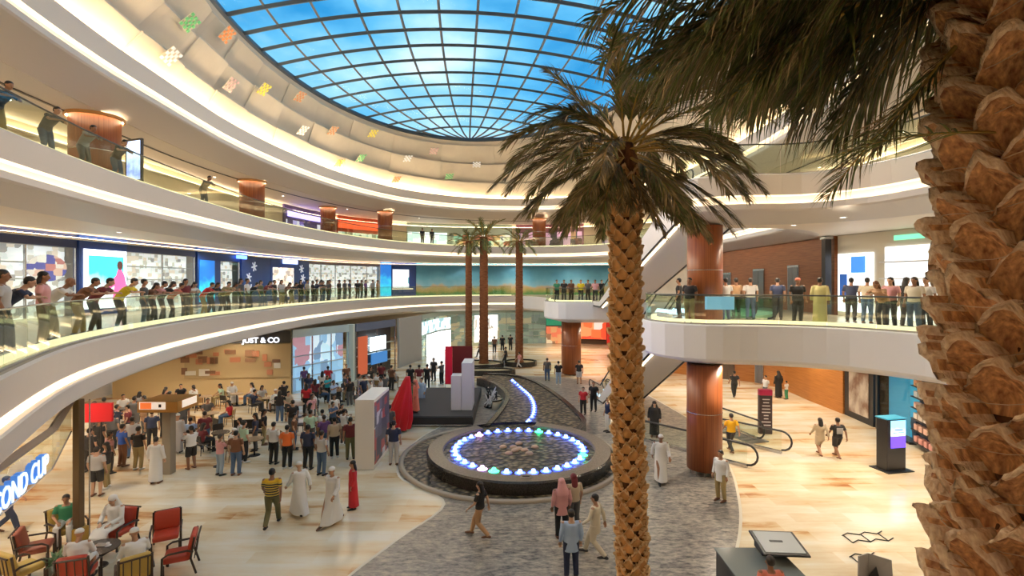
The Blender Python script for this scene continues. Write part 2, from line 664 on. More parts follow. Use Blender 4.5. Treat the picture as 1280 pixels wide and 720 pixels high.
# plain top band up to the skylight frame
vs, fs = [], []
for k in range(N):
    for (tt, inn) in ((0.93, 0.0), (0.93, 0.25), (1.0, 0.3), (1.04, 0.0)):
        vs.append(drum(k, tt, inn))
for k in range(N):
    for j in range(3):
        k2 = (k + 1) % N
        fs.append((k * 4 + j, k * 4 + j + 1, k2 * 4 + j + 1, k2 * 4 + j))
mb.add(vs, fs)
struct(mb.build('wall_upper', M_DRUM))
# roof plate round the skylight
rp = [tuple(p) for p in rim]
struct(plate([(-27, -8), (27, -8), (27, 70), (-27, 70)], [rim], 22.25, 'ceiling_roof', M_PLASTER))
wallq('wall_attic', [(-27, -8), (27, -8), (27, 70), (-27, 70), (-27, -8)], 17.2, 22.25, M_PLASTER)

M_SKYFRAME = mat('skylight_frame', (0.055, 0.085, 0.12), 0.4, 0.3)
M_SKYRIB = mat('skylight_rib', (0.15, 0.14, 0.14), 0.4, 0.3)
win = thing('window_1', 'blue glass dome skylight in a dark curved grid over the atrium', 'skylight', (0, 0, 0))
win['kind'] = 'structure'
del win['category']
NV, NU = 22, 12
vs_ = [-1 + 2 * i / NV for i in range(NV + 1)]
us_ = [-1 + 2 * i / NU for i in range(NU + 1)]
mb = MB()
fine = [-1 + 2 * i / 66 for i in range(67)]
fu = [-1 + 2 * i / 24 for i in range(25)]
vv = [skyp(v, u) for v in fine for u in fu]
ff = [(i * 25 + j, i * 25 + j + 1, (i + 1) * 25 + j + 1, (i + 1) * 25 + j) for i in range(66) for j in range(24)]
mb.add(vv, ff)
mb.build('pane', M_ROOFGLASS, win, True)
mb = MB()
for v in vs_[1:-1]:
    mb.tube([skyp(v, -1 + 2 * j / 24) - Vector((0, 0, 0.14)) for j in range(25)], 0.16, 4, 0, 0.6, 1.5, ref=(0, 0, 1))
mb.build('cross_beam', M_SKYFRAME, win)
mb = MB()
for u in us_:
    mb.tube([skyp(v, u) - Vector((0, 0, 0.10)) for v in fine], 0.085 if abs(u) < 1 else 0.22, 4, 0)
mb.build('rib', M_SKYRIB, win)
mb = MB()
vs, fs = [], []
for k in range(N):
    for (tt, inn, dz) in ((1.0, 0.30, 0.0), (1.0, 0.42, 0.15), (1.0, 0.42, 0.35), (1.0, -0.1, 0.5)):
        vs.append(drum(k, tt, inn) + Vector((0, 0, dz)))
for k in range(N):
    for j in range(3):
        k2 = (k + 1) % N
        fs.append((k * 4 + j, k * 4 + j + 1, k2 * 4 + j + 1, k2 * 4 + j))
mb.add(vs, fs)
mb.build('rim_frame', M_SKYFRAME, win)


# ------------------------------------------------------------------ locating along a curve
def hit(curve, px, closed=False, ymin=2.0, pick='first', rng=None):
    """parameter along a plan curve (index float) where it projects to pixel column px"""
    k = (px - 640) / F
    res = []
    n = len(curve)
    for i in range(n if closed else n - 1):
        a, b = curve[i], curve[(i + 1) % n]
        fa, fb = a.x - k * a.y, b.x - k * b.y
        if fa * fb <= 0 and abs(fa - fb) > 1e-9:
            t = fa / (fa - fb)
            p = a.lerp(b, t)
            if p.y > ymin:
                res.append((i + t, p))
    if rng:
        res = [r for r in res if rng[0] <= r[1].y <= rng[1]]
    if not res:
        c = [(abs(p.x - k * p.y), i) for i, p in enumerate(curve) if p.y > ymin]
        i = min(c)[1]
        return (float(i), curve[i])
    res.sort(key=lambda r: r[1].y)
    return res[0] if pick == 'first' else res[-1]


def sub(curve, s0, s1):
    if s0 > s1:
        s0, s1 = s1, s0
    out = [curve[int(s0)].lerp(curve[min(int(s0) + 1, len(curve) - 1)], s0 - int(s0))]
    for i in range(int(s0) + 1, int(math.floor(s1)) + 1):
        if i < len(curve) and (curve[i] - out[-1]).length > 1e-3:
            out.append(curve[i])
    e = curve[min(int(s1), len(curve) - 1)].lerp(curve[min(int(s1) + 1, len(curve) - 1)], s1 - int(s1))
    if (e - out[-1]).length > 1e-3:
        out.append(e)
    return out


def wpanel(mb, curve, z0, z1, off, thick, mi=0):
    """upright board following a plan line; off measured towards the void"""
    a = offset(curve, off, False)
    b = offset(curve, off + thick, False)
    n = len(a)
    vs = [(*p, z0) for p in a] + [(*p, z1) for p in a] + [(*p, z0) for p in b] + [(*p, z1) for p in b]
    fs = []
    for k in range(n - 1):
        fs += [(k, k + 1, n + k + 1, n + k), (2 * n + k, 3 * n + k, 3 * n + k + 1, 2 * n + k + 1), (n + k, n + k + 1, 3 * n + k + 1, 3 * n + k), (k, 2 * n + k, 2 * n + k + 1, k + 1)]
    fs += [(0, n, 3 * n, 2 * n), (n - 1, 3 * n - 1, 4 * n - 1, 2 * n - 1)]
    mb.add(vs, fs, mi)
    return mb
EXPOSURE = 0.42
FILL_EMIT = 14.0
# ------------------------------------------------------------------ columns
def column(px, py_d, r, z0, z1, m, foot=False, label=''):
    X = (px - 640) / F * py_d
    mb = MB()
    mb.lathe([(0, z0), (r, z0), (r, z1), (0, z1)], (X, py_d, 0), 40)
    root = struct(mb.build('column', m, None, True))
    for p in root.data.polygons:
        p.use_smooth = abs(p.normal.z) < 0.5
    mb = MB()
    for zz in (z0 + (z1 - z0) * 0.54,):
        mb.lathe([(r + 0.001, zz - 0.012), (r + 0.012, zz - 0.012), (r + 0.012, zz + 0.012), (r + 0.001, zz + 0.012)], (X, py_d, 0), 40)
    mb.build('steel_band', M_STEEL, root)
    if foot:
        mb = MB()
        for k in range(10):
            a = 2 * PI * k / 10
            mb.tube([(X + 0.55 * math.cos(a), py_d + 0.55 * math.sin(a), 0), (X + 0.55 * math.cos(a), py_d + 0.55 * math.sin(a), z0)], 0.02, 6)
        mb.build('steel_foot', M_STEEL, root)
    return root


column(880.5, 20.35, 0.67, 0.22, 4.36, M_COLWOOD, True)
column(881, 20.35, 0.67, 6.0, 9.8, M_COLWOOD)
column(714, 42, 0.80, 0.12, 4.36, M_COLWOOD, True)
for px, d, r in ((119, 23, 0.95), (315, 37.7, 0.85), (410, 50.8, 0.72), (481.5, 53.9, 0.75), (674, 60, 0.78)):
    c = column(px, d, r, Z2, 15.0, M_COLWOOD)
    X = (px - 640) / F * d
    mb = MB()
    mb.lathe([(r + 0.10, 14.86), (r + 0.16, 14.9), (r + 0.16, 15.0)], (X, d, 0), 32)
    mb.lathe([(r + 0.02, 14.93), (r + 0.10, 14.93)], (X, d, 0), 32, 1)
    mb.build('light_collar', [mat('collar_wood', (0.55, 0.27, 0.08), 0.4), M_COVE], c)

# ------------------------------------------------------------------ recessed downlights
dl = thing('ceiling_downlight', 'small round recessed ceiling lamp in the gallery soffit', 'ceiling light', (0, 0, 0), 0, 'recessed ceiling lamps')
MB().lathe([(0.11, 0.0), (0.135, -0.012), (0.10, -0.02), (0.09, 0.0)], n=16).build('bezel', M_WHITE, dl)
MB().lathe([(0.0, -0.004), (0.10, -0.006)], n=16).build('diffuser', M_LAMP, dl)
first = True


def put_down(x, y, z, label):
    global first
    o = dl if first else copy_tree(dl)
    first = False
    o.location = (x, y, z)
    o['label'] = label
    o['group'] = 'lamps in the ' + label.split('the ')[-1]
    return o


for cv, d, z, step, nm in ((L3, 4.3, 15.0, 9, 'second-floor gallery ceiling'), (L2, 2.6, 9.8, 12, 'first-floor gallery ceiling'), (L2, 5.0, 9.8, 12, 'first-floor gallery ceiling')):
    c = offset(cv, d)
    for i in range(0, len(c), step):
        if c[i].y < 4 or abs((c[i].x) / c[i].y) > 1.05:
            continue
        put_down(c[i].x, c[i].y, z, 'small round white lamp recessed in the %s' % nm)

# ------------------------------------------------------------------ glass railings
M_RAILTOP = mat('rail_cap', (0.10, 0.10, 0.09), 0.3, 0.5)


def railing(curve, z, label, inset=0.12, top='thin', step=2, strip=True):
    t = thing('glass_railing', label, 'railing', (0, 0, 0))
    c = offset(curve, inset, False)
    idx = list(range(0, len(c), step))
    if idx[-1] != len(c) - 1:
        idx.append(len(c) - 1)
    for a, b in zip(idx[:-1], idx[1:]):
        seg = [c[i] for i in range(a, b + 1)]
        L = sum((seg[i + 1] - seg[i]).length for i in range(len(seg) - 1))
        s = sub(seg, 0.015, len(seg) - 1.015)
        mb = MB()
        wpanel(mb, s, z + 0.02, z + 1.08, 0, 0.014)
        mb.build('glass_pane', M_RAILGLASS, t)
    rc = [(p.x, p.y, z + 1.10) for p in c]
    MB().tube(rc, 0.028 if top == 'thick' else 0.018, 8).build('handrail', M_RAILTOP if top == 'thick' else mat('rail_cap_green', (0.30, 0.33, 0.27), 0.25, 0.3), t)
    mb = MB()
    wpanel(mb, c, z - 0.005, z + 0.05, -0.02, 0.05)
    mb.build('base_channel', M_STEEL, t)
    if strip:
        mb = MB()
        wpanel(mb, offset(curve, inset + 0.22, False), z + 0.0, z + 0.16, 0, 0.05)
        mb.build('light_strip', M_STRIP, t)
    return t


railing(L1_left[2:-8], Z1, 'glass railing curving along the left and far edge of the first-floor balcony')
iA = min(range(len(L1_full)), key=lambda i: (L1_full[i] - Vector((13.0, 11))).length)
iB = min(range(len(L1_full)), key=lambda i: (L1_full[i] - Vector((6.2, 23.3))).length)
railing(L1_full[iA:iB + 1], Z1, 'glass railing with dark handrail on the rounded first-floor balcony in front of the wood column', top='thick')
iC = min(range(len(L1_full)), key=lambda i: (L1_full[i] - Vector((5.9, 39.3))).length)
iD = min(range(len(L1_full)), key=lambda i: (L1_full[i] - Vector((3.1, 47))).length)
railing(L1_full[iC:iD + 1], Z1, 'short glass railing on the projecting white slab end at the foot of the upper escalator', top='thick', step=1)
rot2 = [i for i in range(len(L2))]
k0 = min(rot2, key=lambda i: (L2[i] - Vector((13.2, 24.8))).length)
k1 = min(rot2, key=lambda i: (L2[i] - Vector((-11.3, 8))).length)
railing(L2[k0:k1 + 1], Z2, 'glass railing with dark handrail along the long second-floor balcony', top='thick')
k2 = min(rot2, key=lambda i: (L2[i] - Vector((12.6, 11))).length)
k3 = min(rot2, key=lambda i: (L2[i] - Vector((7.2, 22.0))).length)
railing(L2[k2:k3 + 1], Z2, 'glass railing on the second-floor landing above the wood column', top='thick', strip=False)

# ------------------------------------------------------------------ escalators
def escalator(A, B, w, label, glow=False, twin=True):
    """A foot (x, y, z), B head; runs in a straight line; steps from A.z to B.z"""
    A, B = Vector(A), Vector(B)
    t = thing('escalator', label, 'escalator', (0, 0, 0))
    d = Vector((B.x - A.x, B.y - A.y, 0))
    L = d.length
    d.normalize()
    s = Vector((-d.y, d.x, 0))   # left of travel
    H = B.z - A.z
    fl = 1.3
    prof = [(-fl, 0), (0.6, 0.0), (L - 0.6, H), (L + fl, H)]

    def pt(u, z, v):
        q = A + d * u + s * v
        return Vector((q.x, q.y, A.z + z))
    mb = MB()   # truss with cladding
    th = 1.15
    top = [(u, z + 0.12) for u, z in prof]
    bot = [(u, max(z - th, -0.25 if A.z > 1 else 0.01)) for u, z in prof]
    bot = [(-fl, bot[0][1]), (0.9 + (0.6 if A.z < 1 else 0), bot[1][1]), (L + 0.3, H - th), (L + fl, H - th)]
    for v in (-w / 2, w / 2):
        vs = [pt(u, z, v) for u, z in top] + [pt(u, z, v) for u, z in bot]
        mb.add(vs, [(0, 1, 5, 4), (1, 2, 6, 5), (2, 3, 7, 6)])
    mb.build('side_cladding', mat('escalator_cladding', (0.72, 0.69, 0.68), 0.4, 0.1), t)
    mb = MB()
    vs = [pt(u, z, v) for v in (-w / 2, w / 2) for u, z in bot]
    mb.add(vs, [(0, 1, 5, 4), (1, 2, 6, 5), (2, 3, 7, 6)])
    mb.build('underside', M_PLASTER, t)
    mb = MB()
    for v in (-w / 2, w / 2):
        mb.tube([pt(u, z, v * 1.0) for u, z in bot], 0.06, 6)
    mb.build('edge_trim', M_DARK, t)
    mb = MB()
    mb.tube([pt(u, z - 0.03, w / 2 * (-0.86 if s.x > 0 else 0.86)) for u, z in bot[1:3]], 0.045, 6)
    mb.build('underside_light', M_COVE, t)
    lanes = [(-w / 4, w / 2 - 0.15), (w / 4, w / 2 - 0.15)] if twin else [(0, w - 0.15)]
    for c, lw in lanes:
        mb = MB()
        nst = int(L / 0.4)
        for i in range(nst + 1):
            u = i * L / nst
            z = min(max((u - 0.6) / (L - 1.2), 0), 1) * H
            q = pt(u, z + 0.0, c)
            mb.box((q.x, q.y, q.z - 0.08), (lw - 0.3, L / nst * 0.98, 0.18), math.atan2(d.y, d.x) - PI / 2)
        mb.build('step_band', mat('step_metal', (0.25, 0.25, 0.26), 0.4, 0.7), t)
        for sd in (-1, 1):
            v = c + sd * (lw / 2 - 0.06)
            mb = MB()
            vs = []
            for (u, z) in prof:
                vs += [pt(u, z + 0.12, v), pt(u, z + 0.95, v)]
            mb.add(vs, [(0, 1, 3, 2), (2, 3, 5, 4), (4, 5, 7, 6)])
            bg_ = mb.build('balustrade_glass', M_RAILGLASS, t)
            # handrail with round newel ends
            pts = []
            for k in range(7):
                a = -PI / 2 - PI * k / 6
                pts.append(pt(-fl + 0.28 * math.cos(a), 0.68 + 0.28 * math.sin(a), v))
            pts = pts + [pt(u, z + 0.96, v) for u, z in prof]
            for k in range(7):
                a = PI / 2 - PI * k / 6
                pts.append(pt(L + fl + 0.28 * math.cos(a), H + 0.68 + 0.28 * math.sin(a), v))
            MB().tube(pts, 0.04, 8).build('handrail', M_BLACK, bg_)
            if glow:
                mb = MB()
                vs = []
                for (u, z) in prof:
                    vs += [pt(u, z + 0.125, v - sd * 0.03), pt(u, z + 0.30, v - sd * 0.05)]
                mb.add(vs, [(0, 1, 3, 2), (2, 3, 5, 4), (4, 5, 7, 6)])
                mb.build('skirt_light', mat('skirt_blue', (0.5, 0.75, 1), 0.4, emit=2.0, ecol=(0.45, 0.7, 1.0)), t)
    return t


escalator((7.75, 38.3, 6.0), (8.9, 23.6, 11.5), 2.8, 'upper twin escalator with pale underside climbing from the projecting slab end to the second floor')
escalator((6.6, 33.6, 0.0), (8.2, 24.6, 6.0), 2.4, 'lower twin escalator with blue-lit skirts climbing from the ground behind the big palm trunk', glow=True)

# sunken escalator well to the basement: glass sides and handrails right of the wood column
t = thing('basement_escalator', 'green glass-sided escalator descending beside the wood column on the ground floor', 'escalator', (0, 0, 0))
gl = mat('green_sign', (0.02, 0.20, 0.10), 0.3)
for (a, b, za, zb, nm) in (((5.9, 24.9), (9.6, 20.9), 0.95, 0.95, 1), ((10.1, 29.5), (11.7, 24.4), 1.0, 1.0, 2), ((10.1, 24.6), (11.9, 22.6), 1.0, 1.0, 3)):
    mb = MB()
    mb.add([(*a, 0.02), (*b, 0.02), (*b, zb), (*a, za)], [(0, 1, 2, 3)])
    mb.build('balustrade_glass', M_RAILGLASS, t)
    dv = (Vector(b) - Vector(a)).normalized()
    pts = [(*a, za), (*b, zb)]
    for k in range(1, 9):
        an = PI / 2 - PI * k / 8
        pts.append((b[0] + dv.x * 0.42 * math.cos(an), b[1] + dv.y * 0.42 * math.cos(an), zb - 0.42 + 0.42 * math.sin(an)))
    MB().tube(pts, 0.045, 8).build('handrail', M_BLACK, t)
    mb = MB()
    mb.box(((a[0] + b[0]) / 2, (a[1] + b[1]) / 2, 0.06), ((Vector(b) - Vector(a)).length, 0.16, 0.12), math.atan2(dv.y, dv.x))
    mb.build('skirt', M_STEEL, t)
mb = MB()
for i in range(9):
    mb.box((10.55 + 0.13 * i, 27.6 - 0.42 * i, 0.03 + 0.0 * i), (1.1, 0.34, 0.05), 0.3)
mb.build('step_band', MATS['step_metal'], t)

# landing of a further escalator on the right balcony: green glass ends and a blue banner on the railing
t = thing('escalator_landing', 'green glass escalator ends with round black handrails behind the right balcony rail', 'escalator', (0, 0, 0))
M_GREENGLASS = glassmat('green_glass', (0.30, 0.72, 0.50), 0.06)
for x0 in (9.9, 10.8):
    y0 = 21.6
    pts = [(x0 - 1.3, y0 + 0.5, Z1 + 0.92)]
    gv = [(x0 - 1.3, y0 + 0.5, Z1 + 0.02), (x0 - 1.3, y0 + 0.5, Z1 + 0.88)]
    for k in range(9):
        a_ = PI / 2 - PI * k / 8
        pts.append((x0 + 0.42 * math.cos(a_), y0, Z1 + 0.48 + 0.44 * math.sin(a_)))
        gv.append((x0 + 0.40 * math.cos(a_), y0, Z1 + 0.48 + 0.42 * math.sin(a_)))
    mb = MB()
    mb.add(gv, [tuple(range(len(gv)))])
    gb = mb.build('balustrade_glass', M_GREENGLASS, t)
    MB().tube(pts, 0.045, 8).build('handrail', M_BLACK, gb)
t = thing('rail_banner', 'pale blue banner hung on the right balcony rail beside the wood column', 'banner', (0, 0, 0))
bc = L1_full[iA:iB + 1]
h0, h1 = hit(offset(bc, 0.3, False), 881), hit(offset(bc, 0.3, False), 918)
mb = MB()
wpanel(mb, sub(offset(bc, 0.3, False), h0[0], h1[0]), Z1 + 0.55, Z1 + 1.04, 0, 0.02)
mb.build('banner_sheet', mat('banner_blue', (0.25, 0.55, 0.85), 0.4, emit=0.5), t)
# ------------------------------------------------------------------ shop fronts
M_NAVY = mat('navy_panel', (0.012, 0.045, 0.22), 0.3)
M_NAVY2 = mat('navy_header', (0.02, 0.035, 0.12), 0.3)
M_LETTER = mat('white_letter', (0.9, 0.92, 1), 0.4, emit=1.6)
M_DIMLET = mat('pale_letter', (0.75, 0.78, 0.9), 0.4, emit=0.35)
M_GOODS = cells('white_goods', [(0.85, 0.85, 0.83), (0.72, 0.71, 0.68), (0.9, 0.9, 0.9), (0.55, 0.5, 0.42), (0.85, 0.83, 0.8), (0.35, 0.32, 0.3), (0.9, 0.88, 0.84), (0.75, 0.62, 0.5)], 3.4, (1, 1, 1.3), 0.5, emit=0.75)
M_GOODS2 = cells('tan_goods', [(0.6, 0.5, 0.35), (0.8, 0.75, 0.66), (0.25, 0.17, 0.1), (0.75, 0.65, 0.48), (0.9, 0.88, 0.8), (0.4, 0.3, 0.2)], 3.0, (1, 1, 1.4), 0.5, emit=0.3)
M_SCREEN_W = mat('lit_white_box', (0.9, 0.95, 1), 0.4, emit=1.6, ecol=(0.88, 0.95, 1.0))


def seg_px(curve, px0, px1, rng=None):
    a = hit(curve, px0, rng=rng) if px0 is not None else (0.0, curve[0])
    b = hit(curve, px1, rng=rng) if px1 is not None else (len(curve) - 1.0, curve[-1])
    return sub(curve, a[0], b[0])


def board(parent, name, curve, z0, z1, off, thick, m, label=None):
    mb = MB()
    wpanel(mb, curve, z0, z1, off, thick)
    return mb.build(name, m, parent, label=label)


def mid(curve, off=0.0, t=0.5):
    i = min(int(t * (len(curve) - 1)), len(curve) - 2)
    f = t * (len(curve) - 1) - i
    a, b = curve[i], curve[i + 1]
    d = (b - a).normalized()
    q = a.lerp(b, f) + Vector((d.y, -d.x)) * off
    return q, math.atan2(d.y, d.x)


def clen(c):
    return sum((c[i + 1] - c[i]).length for i in range(len(c) - 1))


def on_wall(curve, t, off, parent, body, size, z, m, sx=1.0, flip=False, bold=0.0):
    q, a = mid(curve, off, t)
    return text(body, size, m, parent, (q.x, q.y, z), a, sx=sx, bold=bold)


# solid backing behind the fronts of every level
def backing(name, curve, z0, z1, m, off=-0.35):
    mb = MB()
    wpanel(mb, curve, z0, z1, off, 0.2)
    return struct(mb.build(name, m))


def shop(label, curve, z0, z1, mheader=None, hdr=0.8, goods=None, deep=0.55, mull=2.0, mm=None, glass=True, floor_z=0.0):
    t = thing('shopfront', label, 'shop front', (0, 0, 0))
    if mheader:
        board(t, 'header', curve, z1 - hdr, z1, 0.0, 0.12, mheader)
    board(t, 'display_wall', curve, z0, z1 - (hdr if mheader else 0), -deep, 0.08, goods or M_GOODS)
    if glass:
        board(t, 'shop_window', curve, z0, z1 - (hdr if mheader else 0), 0.02, 0.03, M_SHOPGLASS)
    L = clen(curve)
    n = max(1, int(L / mull))
    for i in range(n + 1):
        q, a = mid(curve, 0.05, i / n)
        mb = MB()
        mb.box((q.x, q.y, (z0 + z1 - (hdr if mheader else 0)) / 2), (0.06, 0.09, z1 - z0 - (hdr if mheader else 0) - 0.02), a)
        mb.build('mullion', mm or M_STEEL, t)
    # display shelves with goods in front of the back wall
    if goods is not False:
        for zz in (z0 + 0.9, z0 + 1.7, z0 + 2.4):
            if zz < z1 - hdr - 0.2:
                board(t, 'shelf', curve, zz, zz + 0.05, -deep + 0.1, 0.3, M_WHITE)
    return t


# ---- first floor, left and far (galleries z 6 .. 9.8)
mb = MB()
wpanel(mb, S1, 6.0, 9.8, -2.2, 0.2)
struct(mb.build('wall_shops_first', M_PLASTER))
c = seg_px(S1, -150, 93)
s = shop('bright white glass shop front at the near left end of the first-floor gallery', c, Z1, 9.785, M_NAVY2, 0.62)
q, a = mid(seg_px(S1, 45, 88), -0.12, 0.5)
mb = MB()
mb.lathe([(0.0, 0), (0.95, 0.0), (0.95, 0.06), (0.0, 0.06)], n=24)
ov = mb.mesh('oval', cells('oval_print', [(0.75, 0.5, 0.42), (0.12, 0.12, 0.4), (0.85, 0.75, 0.7), (0.5, 0.2, 0.2), (0.9, 0.85, 0.8)], 2.2, (1, 1, 1), 0.4, 0.5))
o = inst('shop_picture', ov)
tag(o, 'oval orange and blue picture hung in the near left shop window', 'picture')
o.location = (q.x, q.y, 8.2)
o.rotation_euler = (PI / 2, 0, a)
o.scale = (1.0, 0.62, 1)
# navy pier with the tall teal and pink light poster
c = seg_px(S1, 94, 154)
t = thing('poster_pier', 'navy pier holding a tall illuminated teal and pink poster on the first floor', 'display pier')
board(t, 'pier', c, Z1, 9.785, -0.1, 0.3, M_NAVY)


def poster_mat(name, top, mid_, low, fig, emit=1.0, scale=1.0):
    m = mat(name, top, 0.4)
    n, l, b = nodes(m)
    tc = n.new('ShaderNodeTexCoord')
    sp = n.new('ShaderNodeSeparateXYZ')
    no = n.new('ShaderNodeTexNoise')
    no.inputs['Scale'].default_value = 1.1 * scale
    no.inputs['Detail'].default_value = 3
    ad = n.new('ShaderNodeMath')
    ad.operation = 'MULTIPLY_ADD'
    ad.inputs[1].default_value = 0.55
    r = ramp(n, [(0.0, low), (0.42, mid_), (0.66, top), (1.0, top)])
    l.new(tc.outputs['Generated'], sp.inputs[0])
    l.new(tc.outputs['Object'], no.inputs['Vector'])
    l.new(no.outputs['Fac'], ad.inputs[0])
    mu = n.new('ShaderNodeMath')
    mu.operation = 'MULTIPLY'
    mu.inputs[1].default_value = 0.65
    l.new(sp.outputs['Z'], mu.inputs[0])
    l.new(mu.outputs[0], ad.inputs[2])
    l.new(ad.outputs[0], r.inputs['Fac'])
    l.new(r.outputs['Color'], b.inputs['Base Color'])
    l.new(r.outputs['Color'], b.inputs['Emission Color'])
    b.inputs['Emission Strength'].default_value = emit
    return m


c2 = seg_px(S1, 99, 152)
board(t, 'light_frame', c2, Z1 + 0.3, 9.15, 0.2, 0.06, M_SCREEN_W)
c3 = seg_px(S1, 104, 148)
board(t, 'poster', c3, Z1 + 0.6, 8.85, 0.26, 0.02, poster_mat('teal_poster', (0.05, 0.62, 0.75), (0.75, 0.9, 0.92), (0.9, 0.9, 0.75), None, 1.0))
# pink figure printed on the poster: a flat cut-out shape with body, arm and head
q, a = mid(seg_px(S1, 104, 148), 0.29, 0.72)
fg = MB()
dv = Vector((math.cos(a), math.sin(a), 0))
Q = Vector((q.x, q.y, 0))
outl = [(-0.45, 6.7), (0.35, 6.7), (0.5, 7.3), (0.35, 7.9), (0.12, 8.25), (-0.05, 8.3), (-0.2, 7.9), (-0.9, 7.3), (-1.0, 7.15), (-0.85, 7.05), (-0.3, 7.4)]
fg.add([Q + dv * x + Vector((0, 0, z)) for x, z in outl], [tuple(range(len(outl)))])
fg.build('printed_figure', mat('pink_print', (0.75, 0.13, 0.38), 0.4, emit=0.7), t)
fg = MB()
fg.add([Q + dv * (0.05 + 0.19 * math.cos(k * PI / 6)) + Vector((0, 0, 8.42 + 0.23 * math.sin(k * PI / 6))) for k in range(12)], [tuple(range(12))])
fg.build('printed_hair', mat('brown_print', (0.12, 0.05, 0.05), 0.4, emit=0.2), t)

c = seg_px(S1, 155, 242)
s = shop('glass shop front with dark blue header and white shelves right of the teal poster', c, Z1, 9.785, M_NAVY2, 0.62)
c = seg_px(S1, 243, 272)
t = thing('screen_pier', 'blue pier with a glowing teal screen between the first-floor shop windows', 'display pier')
board(t, 'pier', c, Z1, 9.785, -0.1, 0.3, M_NAVY)
board(t, 'screen', seg_px(S1, 245, 264), Z1 + 0.3, 9.0, 0.2, 0.04, poster_mat('teal_screen', (0.01, 0.12, 0.45), (0.03, 0.5, 0.7), (0.01, 0.2, 0.6), None, 1.0))
c = seg_px(S1, 273.5, 298)
s = shop('narrow cream display window in the blue-fronted shop, left of the starred navy panel', c, Z1, 9.785, M_NAVY, 0.75, mull=5)
c = seg_px(S1, 299, 335.6)
t = thing('pattern_panel', 'navy wall panel with white star pattern left of the lit square window', 'wall panel')
board(t, 'panel', c, Z1, 9.785, -0.1, 0.3, M_NAVY)


def star_pattern(parent, curve, ta, n, z0, z1):
    for k in range(n):
        mb = MB()
        q, a = mid(curve, 0.22, ta + R.uniform(-0.16, 0.16))
        z = z0 + (z1 - z0) * (k + 0.5) / n
        for th in (0.3, 1.35, 2.4):
            dx, dz = 0.62 * math.cos(th + k), 0.62 * math.sin(th + k)
            d2 = Vector((math.cos(a), math.sin(a), 0))
            c0 = Vector((q.x, q.y, z))
            mb.tube([c0 - d2 * dx * 0.6 - Vector((0, 0, dz * 0.6)), c0 + d2 * dx * 0.6 + Vector((0, 0, dz * 0.6))], 0.06, 4)
        mb.build('star_motif', mat('star_white', (0.7, 0.78, 0.95), 0.4, emit=0.25), parent)



star_pattern(t, c, 0.3, 3, 6.6, 9.2)
q, a = mid(c, 0.3, 0.12)
t2 = thing('lit_sign', 'small glowing blue sign on the header above the starred navy panel', 'sign')
board(t2, 'sign_face', seg_px(S1, 291, 303), 9.28, 9.7, 0.25, 0.1, mat('blue_glow', (0.1, 0.25, 1), 0.3, emit=3.0, ecol=(0.12, 0.30, 1)))
c = seg_px(S1, 336, 384)
t = thing('shop_window_bay', 'navy bay with a lit square window and starred side under a white lit sign', 'shop front')
board(t, 'bay', c, Z1, 9.785, -0.1, 0.3, M_NAVY)
board(t, 'display', seg_px(S1, 338, 364), Z1 + 0.3, 8.8, 0.2, 0.05, M_GOODS)
star_pattern(t, seg_px(S1, 364, 384), 0.5, 3, 6.6, 9.2)
board(t, 'lit_sign', seg_px(S1, 350, 368), 9.15, 9.55, 0.24, 0.1, mat('blue_white_glow', (0.5, 0.6, 1), 0.3, emit=1.5))
c = seg_px(S1, 385, 474)
s = shop('wide white glass shop front behind the row of people in black', c, Z1, 9.785, mat('grey_header', (0.16, 0.13, 0.17), 0.4), 0.5)
c = seg_px(S1, 476, 488)
t = thing('screen_pier', 'narrow teal lit panel at the right end of the wide white shop front', 'display pier')
board(t, 'screen', c, Z1, 9.785, -0.1, 0.3, MATS['teal_screen'])
c = seg_px(S1, 488, 519)
t = thing('poster_pier', 'dark blue pier carrying a white poster with small dark shapes on the first floor', 'display pier')
board(t, 'pier', c, Z1, 9.785, -0.1, 0.35, M_NAVY)
board(t, 'poster', seg_px(S1, 489.5, 510), Z1 + 0.9, 9.0, 0.26, 0.05, cells('spotted_poster', [(0.85, 0.9, 0.95)] * 6 + [(0.08, 0.25, 0.3)], 1.6, (1, 1, 1), 0.4, 0.8, box=False))
board(t, 'light_band', seg_px(S1, 489, 515), Z1 + 0.72, Z1 + 0.8, 0.26, 0.05, M_STRIP)
c = seg_px(S1, 519.5, 764)
t = thing('mural_hoarding', 'long sky-blue mural with a painted green and brown landscape on the far first-floor wall', 'mural')
mm = mat('mural_blue', (0.1, 0.35, 0.6), 0.5)
n_, l_, b_ = nodes(mm)
tc = n_.new('ShaderNodeTexCoord')
sp = n_.new('ShaderNodeSeparateXYZ')
mp_ = n_.new('ShaderNodeMapRange')
mp_.inputs[1].default_value, mp_.inputs[2].default_value = 6.0, 9.8
no = n_.new('ShaderNodeTexNoise')
no.inputs['Scale'].default_value = 0.55
no.inputs['Detail'].default_value = 5
ad = n_.new('ShaderNodeMath')
ad.operation = 'MULTIPLY_ADD'
ad.inputs[1].default_value = 0.5
rr = ramp(n_, [(0.28, (0.10, 0.28, 0.10)), (0.40, (0.45, 0.38, 0.14)), (0.50, (0.55, 0.42, 0.28)), (0.58, (0.22, 0.50, 0.68)), (0.80, (0.10, 0.36, 0.58)), (1.0, (0.06, 0.26, 0.46))])
l_.new(tc.outputs['Object'], sp.inputs[0])
l_.new(sp.outputs['Z'], mp_.inputs[0])
l_.new(tc.outputs['Object'], no.inputs['Vector'])
l_.new(no.outputs['Fac'], ad.inputs[0])
l_.new(mp_.outputs[0], ad.inputs[2])
l_.new(ad.outputs[0], rr.inputs['Fac'])
l_.new(rr.outputs['Color'], b_.inputs['Base Color'])
board(t, 'mural_board', c, Z1, 9.785, -0.1, 0.3, mm)
